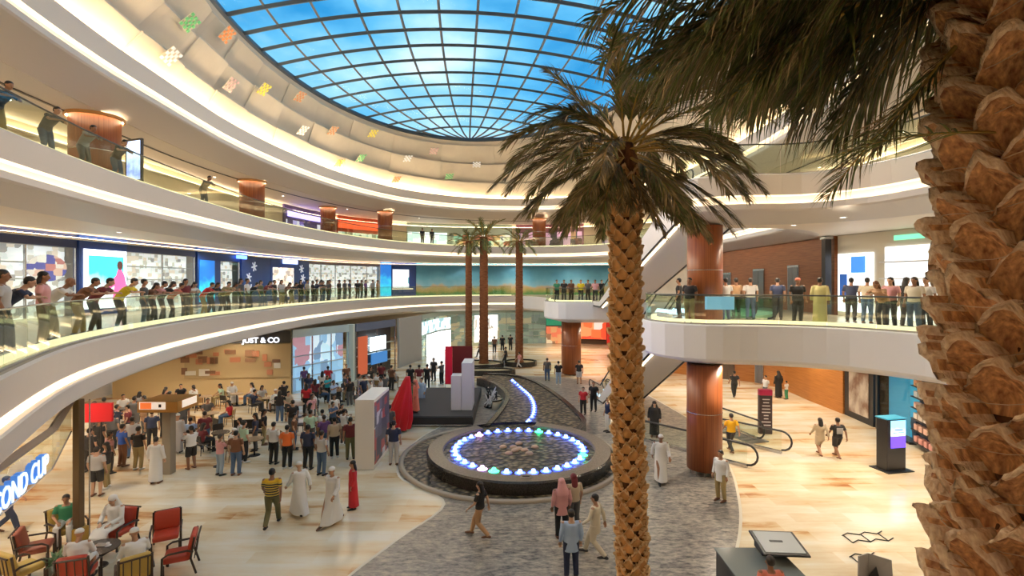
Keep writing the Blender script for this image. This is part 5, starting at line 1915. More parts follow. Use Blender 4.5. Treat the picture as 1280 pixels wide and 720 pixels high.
def build_body(kind):
    if kind in BODY:
        return BODY[kind]
    j = pose(kind)
    mb = MB()
    mb.tube([j['P'] - V((0, 0, 0.08)), j['P'], j['W'], j['C'], j['N'] - V((0, 0, 0.06)), j['N'] - V((0, 0, 0.0))], [0.11, 0.155, 0.13, 0.165, 0.13, 0.055], 14, 0, 1.0, 0.66, ref=(1, 0, 0))
    up = (j['H'] - j['N']).normalized()
    mb.tube([j['N'] - up * 0.05, j['H'] - up * 0.02], [0.056, 0.05], 10)
    H = j['H']
    tilt = math.atan2(up.y, up.z) * -0.5
    rot = Matrix.Rotation(tilt, 3, 'X')
    q = lambda x, y, z: H + rot @ V((x, y, z))
    mb.ball(q(0, -0.012, 0.025), (0.076, 0.095, 0.095), 14, 0, rot)
    mb.ball(q(0, 0.012, -0.045), (0.058, 0.072, 0.068), 12, 0, rot)
    mb.ball(q(0, 0.035, -0.095), (0.030, 0.034, 0.022), 10, 0, rot)
    mb.tube([q(0, 0.078, 0.022), q(0, 0.098, -0.025), q(0, 0.085, -0.034)], [0.010, 0.016, 0.014], 8)
    for s in (1, -1):
        mb.ball(q(s * 0.078, -0.005, 0.0), (0.012, 0.022, 0.032), 8, 0, rot)
    for s, n in ((1, 'R'), (-1, 'L')):
        mb.ball(j['S' + n], 0.058, 10)
        mb.tube([j['S' + n], j['S' + n].lerp(j['E' + n], 0.5), j['E' + n], j['E' + n].lerp(j['A' + n], 0.35), j['A' + n]], [0.052, 0.045, 0.037, 0.037, 0.025], 10)
        mb.tube([j['C'] + V((0, 0, 0.08)), j['S' + n]], [0.06, 0.055], 10)
        hand(mb, j['E' + n], j['A' + n], s)
        mb.tube([j['T' + n] + V((0, 0, 0.02)), j['T' + n].lerp(j['K' + n], 0.5), j['K' + n], j['K' + n].lerp(j['F' + n], 0.35), j['F' + n]], [0.088, 0.075, 0.055, 0.056, 0.036], 12)
        f = j['F' + n]
        hgt = f.z - 0.075
        mb.tube([f + V((0, -0.05, -0.04)), f + V((0, 0.05, -0.042)), f + V((0, 0.15, -0.055 - hgt * 0.3)), f + V((0, 0.19, -0.058 - hgt * 0.4))], [0.032, 0.036, 0.028, 0.015], 10, 0, 1.1, 0.75)
    me = fuse(mb, 'body_' + kind, M_SKIN[0], 0.0075, 0.13)
    # eyes and mouth set into the same mesh
    ex = MB()
    for s in (1, -1):
        ex.ball(q(s * 0.029, 0.080, 0.012), (0.011, 0.008, 0.007), 6, 0, rot)
    ex.ball(q(0, 0.077, -0.062), (0.021, 0.007, 0.005), 6, 1, rot)
    b = len(me.vertices)
    vs = [v.co[:] for v in me.vertices] + [tuple(v) for v in ex.v]
    fs = [tuple(p.vertices) for p in me.polygons] + [tuple(i + b for i in f) for f in ex.f]
    out = bpy.data.meshes.new('body_' + kind)
    out.from_pydata(vs, [], fs)
    for m in (M_SKIN[0], M_EYE, M_LIP):
        out.materials.append(m)
    out.polygons.foreach_set('material_index', [0] * len(me.polygons) + [m + 1 for m in ex.m])
    out.polygons.foreach_set('use_smooth', [True] * len(fs))
    out.update()
    bpy.data.meshes.remove(me)
    BODY[kind] = (out, j, rot)
    return BODY[kind]


def build_top(kind, style):
    k = (kind, style)
    if k in TOP:
        return TOP[k]
    j = pose(kind)
    mb = MB()
    g = 0.018
    low = j['P'] - V((0, 0, 0.02)) if style != 'long_shirt' else j['P'] - V((0, 0, 0.25))
    mb.tube([low, j['P'].lerp(j['W'], 0.5), j['W'], j['C'], j['N'] - V((0, 0.0, 0.07)), j['N'] - V((0, 0, 0.03))], [0.172 + g * 0.4, 0.165 + g * 0.5, 0.145 + g, 0.172 + g, 0.14 + g, 0.062 + g * 0.5], 16, 0, 1.0, 0.70, ref=(1, 0, 0))
    for s, n in ((1, 'R'), (-1, 'L')):
        mb.tube([j['C'] + V((0, 0, 0.06)), j['S' + n]], [0.085, 0.060], 10)
        mb.ball(j['S' + n] - V((0, 0, 0.008)), 0.062, 10)
        if style == 'tee':
            mb.tube([j['S' + n], j['S' + n].lerp(j['E' + n], 0.72)], [0.060, 0.060], 10)
        else:
            mb.tube([j['S' + n], j['E' + n], j['E' + n].lerp(j['A' + n], 0.93)], [0.060, 0.052, 0.040], 10)
    TOP[k] = fuse(mb, 'top', MATS['white_panel'], 0.014, 0.28)
    return TOP[k]


def build_bot(kind, style):
    k = (kind, style)
    if k in BOT:
        return BOT[k]
    j = pose(kind)
    mb = MB()
    mb.tube([j['P'] - V((0, 0, 0.07)), j['P'], j['P'] + V((0, 0, 0.06))], [0.13, 0.168, 0.160], 14, 0, 1.0, 0.68, ref=(1, 0, 0))
    for n in ('R', 'L'):
        if style == 'trousers':
            mb.tube([j['T' + n] + V((0, 0, 0.02)), j['T' + n].lerp(j['K' + n], 0.5), j['K' + n], j['K' + n].lerp(j['F' + n], 0.4), j['F' + n] + V((0, 0, 0.01))], [0.102, 0.092, 0.074, 0.070, 0.058], 12)
        else:
            mb.tube([j['T' + n] + V((0, 0, 0.02)), j['T' + n].lerp(j['K' + n], 0.5), j['T' + n].lerp(j['K' + n], 0.95)], [0.104, 0.098, 0.092], 12)
    BOT[k] = fuse(mb, 'bottom', MATS['white_panel'], 0.014, 0.28)
    return BOT[k]


def build_shoes(kind):
    if kind in SHOE:
        return SHOE[kind]
    j = pose(kind)
    mb = MB()
    for n in ('R', 'L'):
        f = j['F' + n]
        h = f.z - 0.075
        mb.tube([f + V((0, -0.075, -0.035)), f + V((0, -0.04, -0.03)), f + V((0, 0.06, -0.035)), f + V((0, 0.16, -0.048 - h * 0.3)), f + V((0, 0.215, -0.055 - h * 0.4))], [0.022, 0.045, 0.046, 0.036, 0.018], 10, 0, 1.0, 0.85)
    n_ = len(mb.v) // 2
    f_ = len(mb.f) // 2
    out = []
    for k in (0, 1):
        m1 = MB()
        m1.v, m1.m = mb.v[k * n_:(k + 1) * n_], [0] * f_
        m1.f = [tuple(i - k * n_ for i in f) for f in mb.f[k * f_:(k + 1) * f_]]
        out.append(m1.mesh('shoe', MATS['white_panel'], True))
    SHOE[kind] = out
    return SHOE[kind]


def build_robe(kind):
    k = (kind, 'robe')
    if k in TOP:
        return TOP[k]
    j = pose(kind)
    mb = MB()
    if kind in ('sit',):
        mb.tube([j['P'] - V((0, 0, 0.05)), j['W'], j['C'], j['N'] - V((0, 0, 0.07)), j['N'] - V((0, 0, 0.02))], [0.20, 0.18, 0.19, 0.15, 0.07], 16, 0, 1.0, 0.75, ref=(1, 0, 0))
        mb.tube([(0, -0.04, 0.595), (0, 0.15, 0.60), (0, 0.40, 0.59), (0, 0.48, 0.48), (0, 0.47, 0.14)], [0.20, 0.215, 0.215, 0.215, 0.23], 16, 0, 1.0, 0.42, ref=(1, 0, 0))
    else:
        fw = (j['FR'] + j['FL']) / 2
        sp = max(abs(j['FR'].y - j['FL'].y) * 0.42, 0.0)
        mb.tube([j['N'] - V((0, 0, 0.02)), j['N'] - V((0, 0, 0.07)), j['C'], j['W'], j['P'] - V((0, 0, 0.05))], [0.068, 0.155, 0.19, 0.18, 0.195], 16, 0, 1.0, 0.72, ref=(1, 0, 0))
        vs = []
        nk = 24
        rings = [(0.95, 0.19, 0.14), (0.6, 0.20, 0.15 + sp * 0.35), (0.3, 0.205, 0.16 + sp * 0.75), (0.11, 0.21, 0.17 + sp)]
        for z, rx, ry in rings:
            t_ = 1 - (z - 0.11) / 0.84
            cy_ = j['P'].y * (1 - t_) + fw.y * t_
            for i in range(nk):
                a = 2 * PI * i / nk
                fo = 1 + 0.05 * t_ * math.sin(6 * a)
                vs.append((rx * fo * math.cos(a), cy_ + ry * fo * math.sin(a), z))
        fs = [(r * nk + i, r * nk + (i + 1) % nk, (r + 1) * nk + (i + 1) % nk, (r + 1) * nk + i) for r in range(3) for i in range(nk)]
        fs += [tuple(range(nk)), tuple(3 * nk + i for i in range(nk))]
        mb.add(vs, fs)
    for s, n in ((1, 'R'), (-1, 'L')):
        mb.tube([j['C'] + V((0, 0, 0.07)), j['S' + n]], [0.09, 0.062], 10)
        mb.ball(j['S' + n] - V((0, 0, 0.01)), 0.064, 10)
        mb.tube([j['S' + n], j['E' + n], j['E' + n].lerp(j['A' + n], 0.92)], [0.062, 0.058, 0.060], 10)
    TOP[k] = fuse(mb, 'robe', MATS['white_panel'], 0.016, 0.25)
    return TOP[k]


HAIRM = {}


def build_hair(style):
    if style in HAIRM:
        return HAIRM[style]
    mb = MB()
    if style == 'short':
        mb.ball((0, -0.026, 0.045), (0.083, 0.097, 0.092), 14)
        mb.ball((0, -0.05, 0.0), (0.078, 0.062, 0.07), 12)
    elif style == 'long':
        mb.ball((0, -0.026, 0.045), (0.087, 0.10, 0.094), 14)
        mb.tube([(0, -0.05, 0.04), (0, -0.075, -0.08), (0, -0.085, -0.22), (0, -0.08, -0.30)], [0.088, 0.095, 0.09, 0.05], 12, 0, 1.0, 0.55, ref=(1, 0, 0))
    elif style == 'cap':
        mb.ball((0, -0.014, 0.06), (0.083, 0.098, 0.072), 14)
        mb.tube([(0, -0.014, 0.03), (0, -0.014, 0.075)], [0.089, 0.087], 16, 0, 0.97, 1.1, ref=(1, 0, 0))
    elif style == 'scarf':
        mb.ball((0, -0.022, 0.048), (0.094, 0.108, 0.10), 14)
        mb.tube([(0, -0.05, 0.03), (0, -0.07, -0.10), (0, -0.075, -0.22), (0, -0.085, -0.34)], [0.10, 0.125, 0.165, 0.17], 14, 0, 1.0, 0.6, ref=(1, 0, 0))
    HAIRM[style] = fuse(mb, 'hair_' + style, M_HAIR, 0.010, 0.35)
    return HAIRM[style]


CL = {
    'white': (0.80, 0.78, 0.76), 'black': (0.012, 0.012, 0.014), 'navy': (0.02, 0.03, 0.075), 'grey': (0.33, 0.32, 0.32), 'dark grey': (0.09, 0.09, 0.095), 'light grey': (0.52, 0.50, 0.50),
    'maroon': (0.16, 0.02, 0.03), 'red': (0.55, 0.02, 0.03), 'orange': (0.75, 0.16, 0.03), 'yellow': (0.78, 0.60, 0.02), 'amber': (0.80, 0.42, 0.01), 'mint': (0.50, 0.72, 0.55), 'beige': (0.58, 0.47, 0.33),
    'cream': (0.75, 0.66, 0.50), 'khaki': (0.36, 0.27, 0.12), 'olive': (0.13, 0.12, 0.05), 'jeans': (0.06, 0.11, 0.21), 'pale jeans': (0.30, 0.38, 0.48), 'blue': (0.03, 0.10, 0.42), 'light blue': (0.42, 0.55, 0.78),
    'pink': (0.70, 0.35, 0.36), 'brown': (0.17, 0.07, 0.035), 'tan': (0.50, 0.30, 0.16), 'teal': (0.02, 0.36, 0.45), 'green': (0.04, 0.25, 0.13), 'purple': (0.16, 0.07, 0.25), 'pale yellow': (0.75, 0.68, 0.30),
    'coral': (0.75, 0.22, 0.15), 'dark': (0.02, 0.018, 0.02), 'skin': (0.42, 0.22, 0.13),
}


def cmat(c):
    if c == 'striped':
        if 'cloth_striped' not in MATS:
            m = mat('cloth_striped', (0.7, 0.5, 0.05), 0.7)
            n, l, b = nodes(m)
            tc = n.new('ShaderNodeTexCoord')
            sp = n.new('ShaderNodeSeparateXYZ')
            mu = n.new('ShaderNodeMath')
            mu.operation = 'MULTIPLY'
            mu.inputs[1].default_value = 14.0
            fr = n.new('ShaderNodeMath')
            fr.operation = 'FRACT'
            gt = n.new('ShaderNodeMath')
            gt.operation = 'GREATER_THAN'
            gt.inputs[1].default_value = 1.36
            r = ramp(n, [(0.0, (0.05, 0.05, 0.04)), (0.55, (0.62, 0.45, 0.07))], 'CONSTANT')
            mx = n.new('ShaderNodeMix')
            mx.data_type = 'RGBA'
            mx.inputs[7].default_value = (0.72, 0.45, 0.02, 1)
            l.new(tc.outputs['Object'], sp.inputs[0])
            l.new(sp.outputs['Z'], mu.inputs[0])
            l.new(mu.outputs[0], fr.inputs[0])
            l.new(fr.outputs[0], r.inputs['Fac'])
            l.new(sp.outputs['Z'], gt.inputs[0])
            l.new(gt.outputs[0], mx.inputs[0])
            l.new(r.outputs['Color'], mx.inputs[6])
            l.new(mx.outputs[2], b.inputs['Base Color'])
        return MATS['cloth_striped']
    return mat('cloth_' + c, CL[c], 0.7)


PEOPLE = []
PR = random.Random(12)


def person(x, y, z, facing, kind, top, bot, label, group=None, style='tee', bstyle='trousers', hair='short', scale=1.0, hairc='hair_black', shoe=None, cat='person', sk=None):
    """facing: angle of the look direction in the plan (0 = +X)"""
    t = thing('person', label, 'person', (x, y, z), facing - PI / 2, group)
    t.scale = (scale * 1.13, scale * 1.10, scale)
    body, j, rot = build_body(kind)
    sk = PR.randrange(3) if sk is None else sk
    inst('body', body, t, [M_SKIN[sk]])
    if style == 'robe':
        inst('robe', build_robe(kind), t, [cmat(top)])
    else:
        inst('shirt', build_top(kind, style), t, [cmat(top)])
        inst('trousers' if bstyle == 'trousers' else 'shorts', build_bot(kind, bstyle), t, [cmat(bot)])
    sh_ = cmat(shoe or PR.choice(['black', 'white', 'dark', 'brown']))
    for sm_ in build_shoes(kind):
        inst('shoe', sm_, t, [sh_])
    if hair:
        h = inst({'scarf': 'headscarf', 'cap': 'cap'}.get(hair, 'hair'), build_hair(hair), t, [MATS[hairc] if hairc in MATS else cmat(hairc)])
        h.location = j['H']
        h.rotation_euler = rot.to_euler()
    PEOPLE.append((t, label))
    return t


GPOS = []


def clear_spot(q):
    """nearest free standing place to q on the ground floor"""
    for r_ in (0.0, 0.15, 0.3, 0.45, 0.6, 0.8, 1.0, 1.3):
        for k in range(1 if r_ == 0 else 12):
            p = V((q.x + r_ * math.cos(k * PI / 6), q.y + r_ * math.sin(k * PI / 6)))
            if any((p - V(g_)).length < 0.52 for g_ in GPOS):
                continue
            if any((p - V(s_[:2])).length < 0.52 for s_ in SEATS) or any((p - V(t_)).length < 0.66 for t_ in TABLES):
                continue
            return V((p.x, p.y, 0))
    return q


def on_ground(px, py, facing_deg, kind, top, bot, label, **k):
    q = G(px, py)
    if q.y > 19 and px < 600:
        q = clear_spot(q)
    GPOS.append((q.x, q.y))
    return person(q.x, q.y, 0.0, math.radians(facing_deg), kind, top, bot, label, **k)


# facing degrees: 90 = away from the viewer, 270 = towards, 0 = right, 180 = left
g = on_ground
g(340, 659, 100, 'walk', 'striped', 'olive', 'person in yellow and black striped polo and olive trousers walking on the pale floor', scale=1.04)
g(374, 644, 140, 'walk', 'white', 'white', 'person in a white robe walking, directly right of the striped polo', style='robe', hair='cap', hairc='white')
g(415, 655, 250, 'walk', 'white', 'white', 'person in a long white robe and white cap walking left of the child in red', style='robe', hair='cap', hairc='white', scale=1.03)
g(441, 636, 200, 'stand', 'red', 'dark', 'person with dark hair in a red dress standing alone near the white partition', style='robe', hair='long', scale=0.92)
g(275, 594, 60, 'phone', 'pink', 'pale jeans', 'person in pink-grey top and pale jeans by the rope barrier', scale=0.92)
g(295, 594, 95, 'stand', 'brown', 'jeans', 'person in brown shirt and jeans seen from behind beside the rope barrier')
g(305, 578, 60, 'stand', 'mint', 'black', 'person in a pale mint shirt behind the one in brown')
g(342, 580, 80, 'stand', 'white', 'black', 'person in white shirt and black trousers, left of the orange jersey')
g(359, 586, 90, 'stand', 'orange', 'black', 'person in an orange and red jersey seen from behind in the standing group', scale=1.02)
g(385, 587, 85, 'stand', 'navy', 'black', 'person in navy shirt right of the orange jersey', scale=1.04)
g(402, 594, 70, 'stand', 'light grey', 'jeans', 'person in light grey top and jeans at the front of the standing group')
g(388, 560, 95, 'stand', 'mint', 'dark grey', 'person in grey-green shirt standing behind the navy shirt')
g(418, 572, 120, 'stand', 'beige', 'black', 'person in beige shirt between the light grey top and the maroon shirt')
g(438, 574, 110, 'stand', 'maroon', 'olive', 'person in maroon shirt and dark trousers beside the white partition', scale=1.03)
g(195, 604, 95, 'stand', 'white', 'white', 'person in a long white robe seen from behind, left of the grey sign post', style='robe', hair='short')
g(222, 566, 100, 'stand', 'light grey', 'dark', 'person in light grey robe far side of the grey sign post', style='robe', hair='cap', hairc='white')
g(173, 587, 90, 'stand', 'black', 'khaki', 'person in black shirt and khaki trousers in the queue at the left')
g(153, 583, 70, 'stand', 'blue', 'brown', 'person in bright blue shirt in the queue at the left')
g(137, 592, 60, 'stand', 'pink', 'dark', 'person in pale pink top beside the bright blue shirt', scale=0.95)
g(121, 620, 100, 'stand', 'light grey', 'black', 'person in light grey tee and black shorts nearest the dark shop post', bstyle='shorts')
g(124, 575, 80, 'stand', 'black', 'black', 'person all in black under the red sign board', scale=1.02)
g(140, 563, 100, 'stand', 'dark grey', 'black', 'person in dark grey behind the bright blue shirt')
g(112, 590, 90, 'stand', 'dark', 'dark', 'person in dark clothes half hidden by the shop post')
g(190, 560, 120, 'stand', 'navy', 'black', 'person in navy between the black shirt and the white robe in the queue')
g(160, 552, 200, 'stand', 'maroon', 'black', 'person in maroon at the back of the queue')
g(239, 586, 150, 'phone', 'white', 'black', 'person in white shirt and black shorts right of the grey sign post', bstyle='shorts')
g(600, 672, 160, 'walk', 'black', 'tan', 'person in black top and tan trousers walking below the fountain', hair='long', scale=0.95)
g(702, 672, 100, 'stand', 'pink', 'black', 'person under a pale pink headscarf with patterned top in front of the fountain', hair='scarf', hairc='pink', style='long_shirt')
g(717, 664, 110, 'stand', 'beige', 'dark grey', 'person with dark red hair just behind the pink headscarf', hair='long', hairc='maroon')
g(714, 722, 95, 'stand', 'light blue', 'navy', 'person in light blue shirt seen from behind at the bottom edge', style='long_shirt', scale=1.0)
g(744, 697, 150, 'walk', 'cream', 'cream', 'person in cream clothes leaning forward left of the big palm trunk', hair='short', style='long_shirt')
g(826, 602, 262, 'walk', 'white', 'white', 'person in a white robe carrying a white bag, right of the big palm trunk', style='robe', hair='cap', hairc='white', scale=1.03)
g(818, 546, 250, 'stand', 'black', 'black', 'person in black standing at the glass balustrade behind the white robe', style='robe', hair='scarf')
g(729, 518, 250, 'stand', 'red', 'black', 'person in a red tee between the fountain and the lower escalator', scale=0.9)
g(742, 514, 250, 'stand', 'black', 'black', 'person in black shirt beside the red tee near the lower escalator')
g(760, 540, 200, 'stand', 'navy', 'white', 'person in navy shirt and white trousers nearest the big palm trunk')
g(684, 476, 90, 'stand', 'dark grey', 'jeans', 'person in dark grey left of the far wood column')
g(698, 481, 90, 'stand', 'black', 'pale jeans', 'person in black directly beside the far wood column')
g(724, 480, 90, 'stand', 'black', 'light grey', 'person in black top and pale shorts right of the far wood column', bstyle='shorts')
g(632, 458, 180, 'walk', 'dark', 'black', 'person in dark clothes walking at the far planters')
g(649, 460, 150, 'walk', 'pink', 'light grey', 'small person in pink right of the far planters', scale=0.8)
g(901, 626, 215, 'stand', 'white', 'khaki', 'person in white shirt and khaki trousers by the foot of the wood column', style='long_shirt')
g(914, 566, 95, 'walk', 'amber', 'dark', 'person in amber-yellow shirt walking beside the sunken escalator')
g(918, 497, 80, 'walk', 'black', 'black', 'person in black walking away at the left of the corridor')
g(957, 500, 200, 'stand', 'white', 'dark grey', 'person in white shirt behind the dark totem in the corridor', scale=0.9)
g(973, 497, 100, 'stand', 'black', 'black', 'tall person all in black at the back of the corridor', style='robe', hair='scarf')
g(983, 499, 120, 'stand', 'white', 'green', 'small child in white beside the person in black in the corridor', scale=0.68)
g(1025, 570, 85, 'walk', 'beige', 'beige', 'person with dark hair in a short beige dress on the cream floor', hair='long', style='long_shirt', bstyle='shorts', scale=0.95)
t_ = g(1047, 573, 88, 'walk', 'black', 'dark', 'person in black tee with a white square on the back and dark shorts', bstyle='shorts')
mb = MB()
mb.rbox((0, -0.155, 1.22), (0.24, 0.02, 0.26), 0.01)
mb.build('back_print', cmat('light grey'), t_)
g(963, 798, 90, 'stand', 'coral', 'dark', 'person with brown hair in an orange top leaning over the service desk', hair='short', hairc='hair_black')
# around the stage
g(492, 581, 95, 'stand', 'navy', 'light grey', 'person in navy with grey trousers between the white partition and the fountain', scale=1.05)
g(487, 552, 80, 'stand', 'dark grey', 'black', 'person in dark grey at the printed side of the partition')
g(500, 520, 90, 'stand', 'white', 'white', 'person in a white robe at the back left corner of the stage', style='robe', hair='cap', hairc='white')
g(516, 514, 200, 'stand', 'green', 'dark', 'person in dark green behind the red draped cloth')
g(527, 508, 240, 'stand', 'light blue', 'white', 'person in pale blue robe standing behind the black stage', style='robe', hair='short')
g(513, 487, 100, 'stand', 'black', 'black', 'person in black left of the maroon shirt behind the stage')
g(524, 487, 95, 'stand', 'maroon', 'white', 'person in maroon shirt behind the stage')
g(534, 486, 90, 'stand', 'black', 'dark', 'person in black right of the maroon shirt behind the stage')
g(552, 481, 150, 'phone', 'dark grey', 'black', 'person in dark grey by the crimson banner')
g(542, 476, 250, 'stand', 'dark', 'dark', 'person in dark clothes at the back edge of the stage')
pr_ = person(-5.2, 27.6, 0.55, math.radians(200), 'stand', 'coral', 'red', 'person in a pinkish-red robe on the stage beside the draped cloth', style='robe', hair='scarf', hairc='coral')
g(463, 508, 200, 'stand', 'white', 'jeans', 'person in white tee and jeans left of the stage beside another in white', scale=0.95)
g(476, 506, 180, 'stand', 'light grey', 'jeans', 'person in pale grey tee and jeans left of the stage')
g(600, 447, 180, 'walk', 'dark', 'black', 'person in dark clothes between the far palm trunks')
g(628, 439, 90, 'stand', 'black', 'black', 'person in black left of two similar far figures behind the palms')
g(638, 438, 90, 'stand', 'dark', 'black', 'person in dark clothes right of the third palm trunk far away')
g(618, 441, 90, 'stand', 'brown', 'dark', 'person in brown far away between palm trunks two and three')

# crowd behind the seats by the blue glass shop
crowd = [(386, 500, 'navy'), (394, 508, 'maroon'), (403, 498, 'white'), (411, 503, 'teal'), (417, 510, 'light blue'), (428, 500, 'dark grey'), (437, 508, 'black'), (446, 500, 'grey'), (455, 505, 'navy'),
         (379, 520, 'red'), (390, 533, 'pink'), (400, 545, 'light grey'), (412, 534, 'white'), (424, 545, 'jeans'), (370, 545, 'black'), (360, 528, 'dark'), (448, 525, 'dark grey'), (338, 512, 'black'),
         (466, 487, 'black'), (474, 484, 'maroon'), (484, 488, 'brown'), (481, 500, 'dark grey'), (380, 488, 'purple'), (433, 485, 'brown'), (410, 488, 'red')]
wh = ['by the blue glass shop', 'before the blue glass shop', 'left of the white partition', 'before the glowing screen']
for i, (px, py, c) in enumerate(crowd):
    w_ = wh[3] if px > 460 else (wh[2] if py > 515 else (wh[0] if px < 395 else wh[1]))
    nb = crowd[i - 1][2] if i else None
    lab = 'standing person in %s %s' % (c, w_)
    if nb:
        lab += ', near one in %s' % nb
    g(px, py, PR.choice([20, 60, 100, 140, 330, 300]), PR.choice(['stand', 'phone', 'stand']), c, PR.choice(['black', 'jeans', 'dark grey', 'dark']), lab, hair=PR.choice(['short', 'short', 'long']), scale=PR.uniform(0.93, 1.03))

queue = [(118, 548, 'black', 'directly under the red sign board'), (130, 541, 'brown', 'behind the red sign post'), (146, 548, 'navy', 'back of queue, left'), (168, 540, 'dark grey', 'back of queue, centre'),
         (180, 549, 'tan', 'back of queue, right'), (204, 548, 'black', 'left of the sign post, far'), (228, 545, 'dark grey', 'right of the sign post, far'), (165, 572, 'light grey', 'between blue and black shirts'),
         (133, 610, 'dark', 'beside the tee and shorts'), (256, 562, 'maroon', 'at the rope barrier post'), (212, 530, 'olive', 'behind the wooden sign box'), (330, 556, 'black', 'behind the white shirt'),
         (368, 562, 'brown', 'behind the orange jersey'), (430, 556, 'white', 'behind the maroon shirt'), (405, 565, 'purple', 'behind the light grey top'), (315, 566, 'navy', 'alone left of the standing group')]
for px, py, c, w_ in queue:
    g(px, py, PR.choice([60, 90, 120, 200, 20]), PR.choice(['stand', 'stand', 'phone']), c, PR.choice(['black', 'jeans', 'dark grey', 'khaki']), 'standing person in %s, %s' % (c, w_), hair=PR.choice(['short', 'short', 'long']), scale=PR.uniform(0.93, 1.03))

# seated guests on the cafe chairs
seatc = ['white', 'white', 'black', 'light grey', 'navy', 'white', 'red', 'dark grey', 'white', 'beige', 'black', 'light blue', 'white', 'maroon', 'brown', 'grey', 'white', 'black', 'pink', 'mint', 'white', 'navy', 'dark', 'tan', 'white', 'green', 'black', 'white', 'purple', 'grey', 'white', 'cream']
k_ = 0
for i, (x, y, a, px, py, words, side) in enumerate(SEATS):
    if i in (2, 9, 13, 17, 20, 27, 29, 33, 37, 40, 46, 47):
        continue
    if any((V((x, y)) - V(g_)).length < 0.55 for g_ in GPOS):
        continue
    GPOS.append((x, y))
    c = seatc[k_ % len(seatc)]
    k_ += 1
    robe = (c == 'white' and k_ % 2 == 0)
    person(x, y, 0.0, a + PI / 2, 'sit', c, PR.choice(['black', 'jeans', 'dark grey', 'khaki']),
           'seated person in %s, %s side of the table %s' % ('a white robe' if robe else c, side, words), style='robe' if robe else 'tee', hair='cap' if robe else PR.choice(['short', 'short', 'long']), hairc='white' if robe else 'hair_black', scale=0.97)

# lounge guests
def lounge(px, py, face, c, lab, **k):
    q = G(px, py, 0.4)
    return person(q.x + 0.07 * math.cos(math.radians(face)), q.y + 0.07 * math.sin(math.radians(face)), 0.0, math.radians(face), 'sit', c, 'white', lab, **k)


lounge(146, 663, 265, 'white', 'seated person in white robe and headscarf in the red armchair facing the low table', style='robe', hair='scarf', hairc='white', scale=1.05)
lounge(170, 716, 140, 'white', 'seated person in white robe at the bottom edge between red and mustard armchairs', style='robe', hair='cap', hairc='white', scale=1.05)
lounge(96, 716, 110, 'white', 'seated person in white at the bottom edge in front of the red armchair back', style='robe', hair='cap', hairc='white', scale=1.02)
lounge(84, 659, 300, 'green', 'seated person in green beside the dark shop post in the lounge', hair='short')
g(8, 668, 20, 'walk', 'navy', 'navy', 'person in navy trousers walking in at the left edge below the lit lettering')


# --------------------------------------------- spectators on the galleries
def on_rail(curve, z, px, kind, c, lab, d=0.70, dface=0.0, rng=None, bot=None, pick='first', closed=False, **k):
    h = hit(offset(curve, d, closed), px, closed, rng=rng, pick=pick)
    i = int(h[0])
    cc = offset(curve, d, closed)
    a, b = cc[i], cc[(i + 1) % len(cc)]
    t_ = (b - a).normalized()
    nrm = V((-t_.y, t_.x))        # towards the void
    f = math.atan2(nrm.y, nrm.x) + dface
    return person(h[1].x, h[1].y, z, f, kind, c, bot or PR.choice(['black', 'jeans', 'dark grey', 'khaki', 'dark']), lab, **k)


near = [(3, 'light grey', 'stand', 'short', 'nearest the left picture edge'), (25, 'navy', 'lean', 'short', 'broad and dark-haired'), (54, 'pink', 'stand', 'long', 'behind the bald one in white'),
        (78, 'white', 'lean', None, 'bald and leaning on his forearms'), (111, 'brown', 'lean', 'short', 'left of a maroon top'), (130, 'maroon', 'lean', 'short', 'left of the yellow shirt'), (161, 'yellow', 'lean', 'short', 'leaning far forward')]
for px, c, kd, hr, ex in near:
    on_rail(L1_left, Z1, px, kd, c, 'person in %s at the left balcony glass, %s' % (c, ex), hair=hr, dface=0.15, scale=1.06)
cs = ['dark grey', 'brown', 'pink', 'dark', 'coral', 'maroon', 'white', 'red', 'black', 'khaki', 'tan', 'dark grey', 'white', 'black', 'olive', 'maroon', 'black', 'light grey', 'brown', 'dark', 'black', 'beige', 'black', 'navy', 'black', 'dark grey']
pxs = [180, 190, 200, 211, 222, 232, 240, 261, 269, 283, 291, 301, 309, 318, 326, 335, 343, 352, 360, 368, 376, 384, 391, 398, 404, 410]
zone = lambda p: 'by white shelves' if p < 245 else ('by teal screen' if p < 272 else ('by starred panel' if p < 336 else ('below square window' if p < 385 else 'by wide shopfront')))
for i, (px, c) in enumerate(zip(pxs, cs)):
    side = cs[i - 1] if i else 'yellow'
    on_rail(L1_left, Z1, px, PR.choice(['lean', 'lean', 'stand']), c, 'person in %s at rail %s, right of one in %s' % (c, zone(px), side), hair=PR.choice(['short', 'short', 'long']), dface=PR.uniform(-0.5, 0.5), scale=PR.uniform(0.94, 1.02))
cs2 = ['black', 'dark', 'brown', 'black', 'dark grey', 'navy', 'black', 'olive', 'purple', 'grey', 'tan']
pxs2 = [396, 402, 412, 424, 431, 437, 447, 452, 457, 466, 472]
for i, (px, c) in enumerate(zip(pxs2, cs2)):
    on_rail(L1_left, Z1, px, 'stand', c, 'standing person in %s before wide shopfront, right of one in %s' % (c, cs2[i - 1] if i else 'black'), d=1.5, hair='short', dface=PR.uniform(-0.6, 0.6))
# projecting slab end
for px, dpt, c, ex in ((696, 40.6, 'green', 'leftmost of the group'), (705, 41.2, 'black', 'right of the one in green'), (714, 40.8, 'brown', 'in the middle'), (726, 40.6, 'yellow', 'only yellow shirt there'), (735, 41.6, 'dark grey', 'right of the yellow shirt'),
                       (744, 41.0, 'pink', 'before the escalator foot'), (752, 42.2, 'black', 'rightmost by the escalator handrail')):
    person((px - 640) / F * dpt, dpt, Z1, math.radians(PR.uniform(230, 300)), 'stand', c, 'dark', 'person in %s on the projecting slab end, %s' % (c, ex))
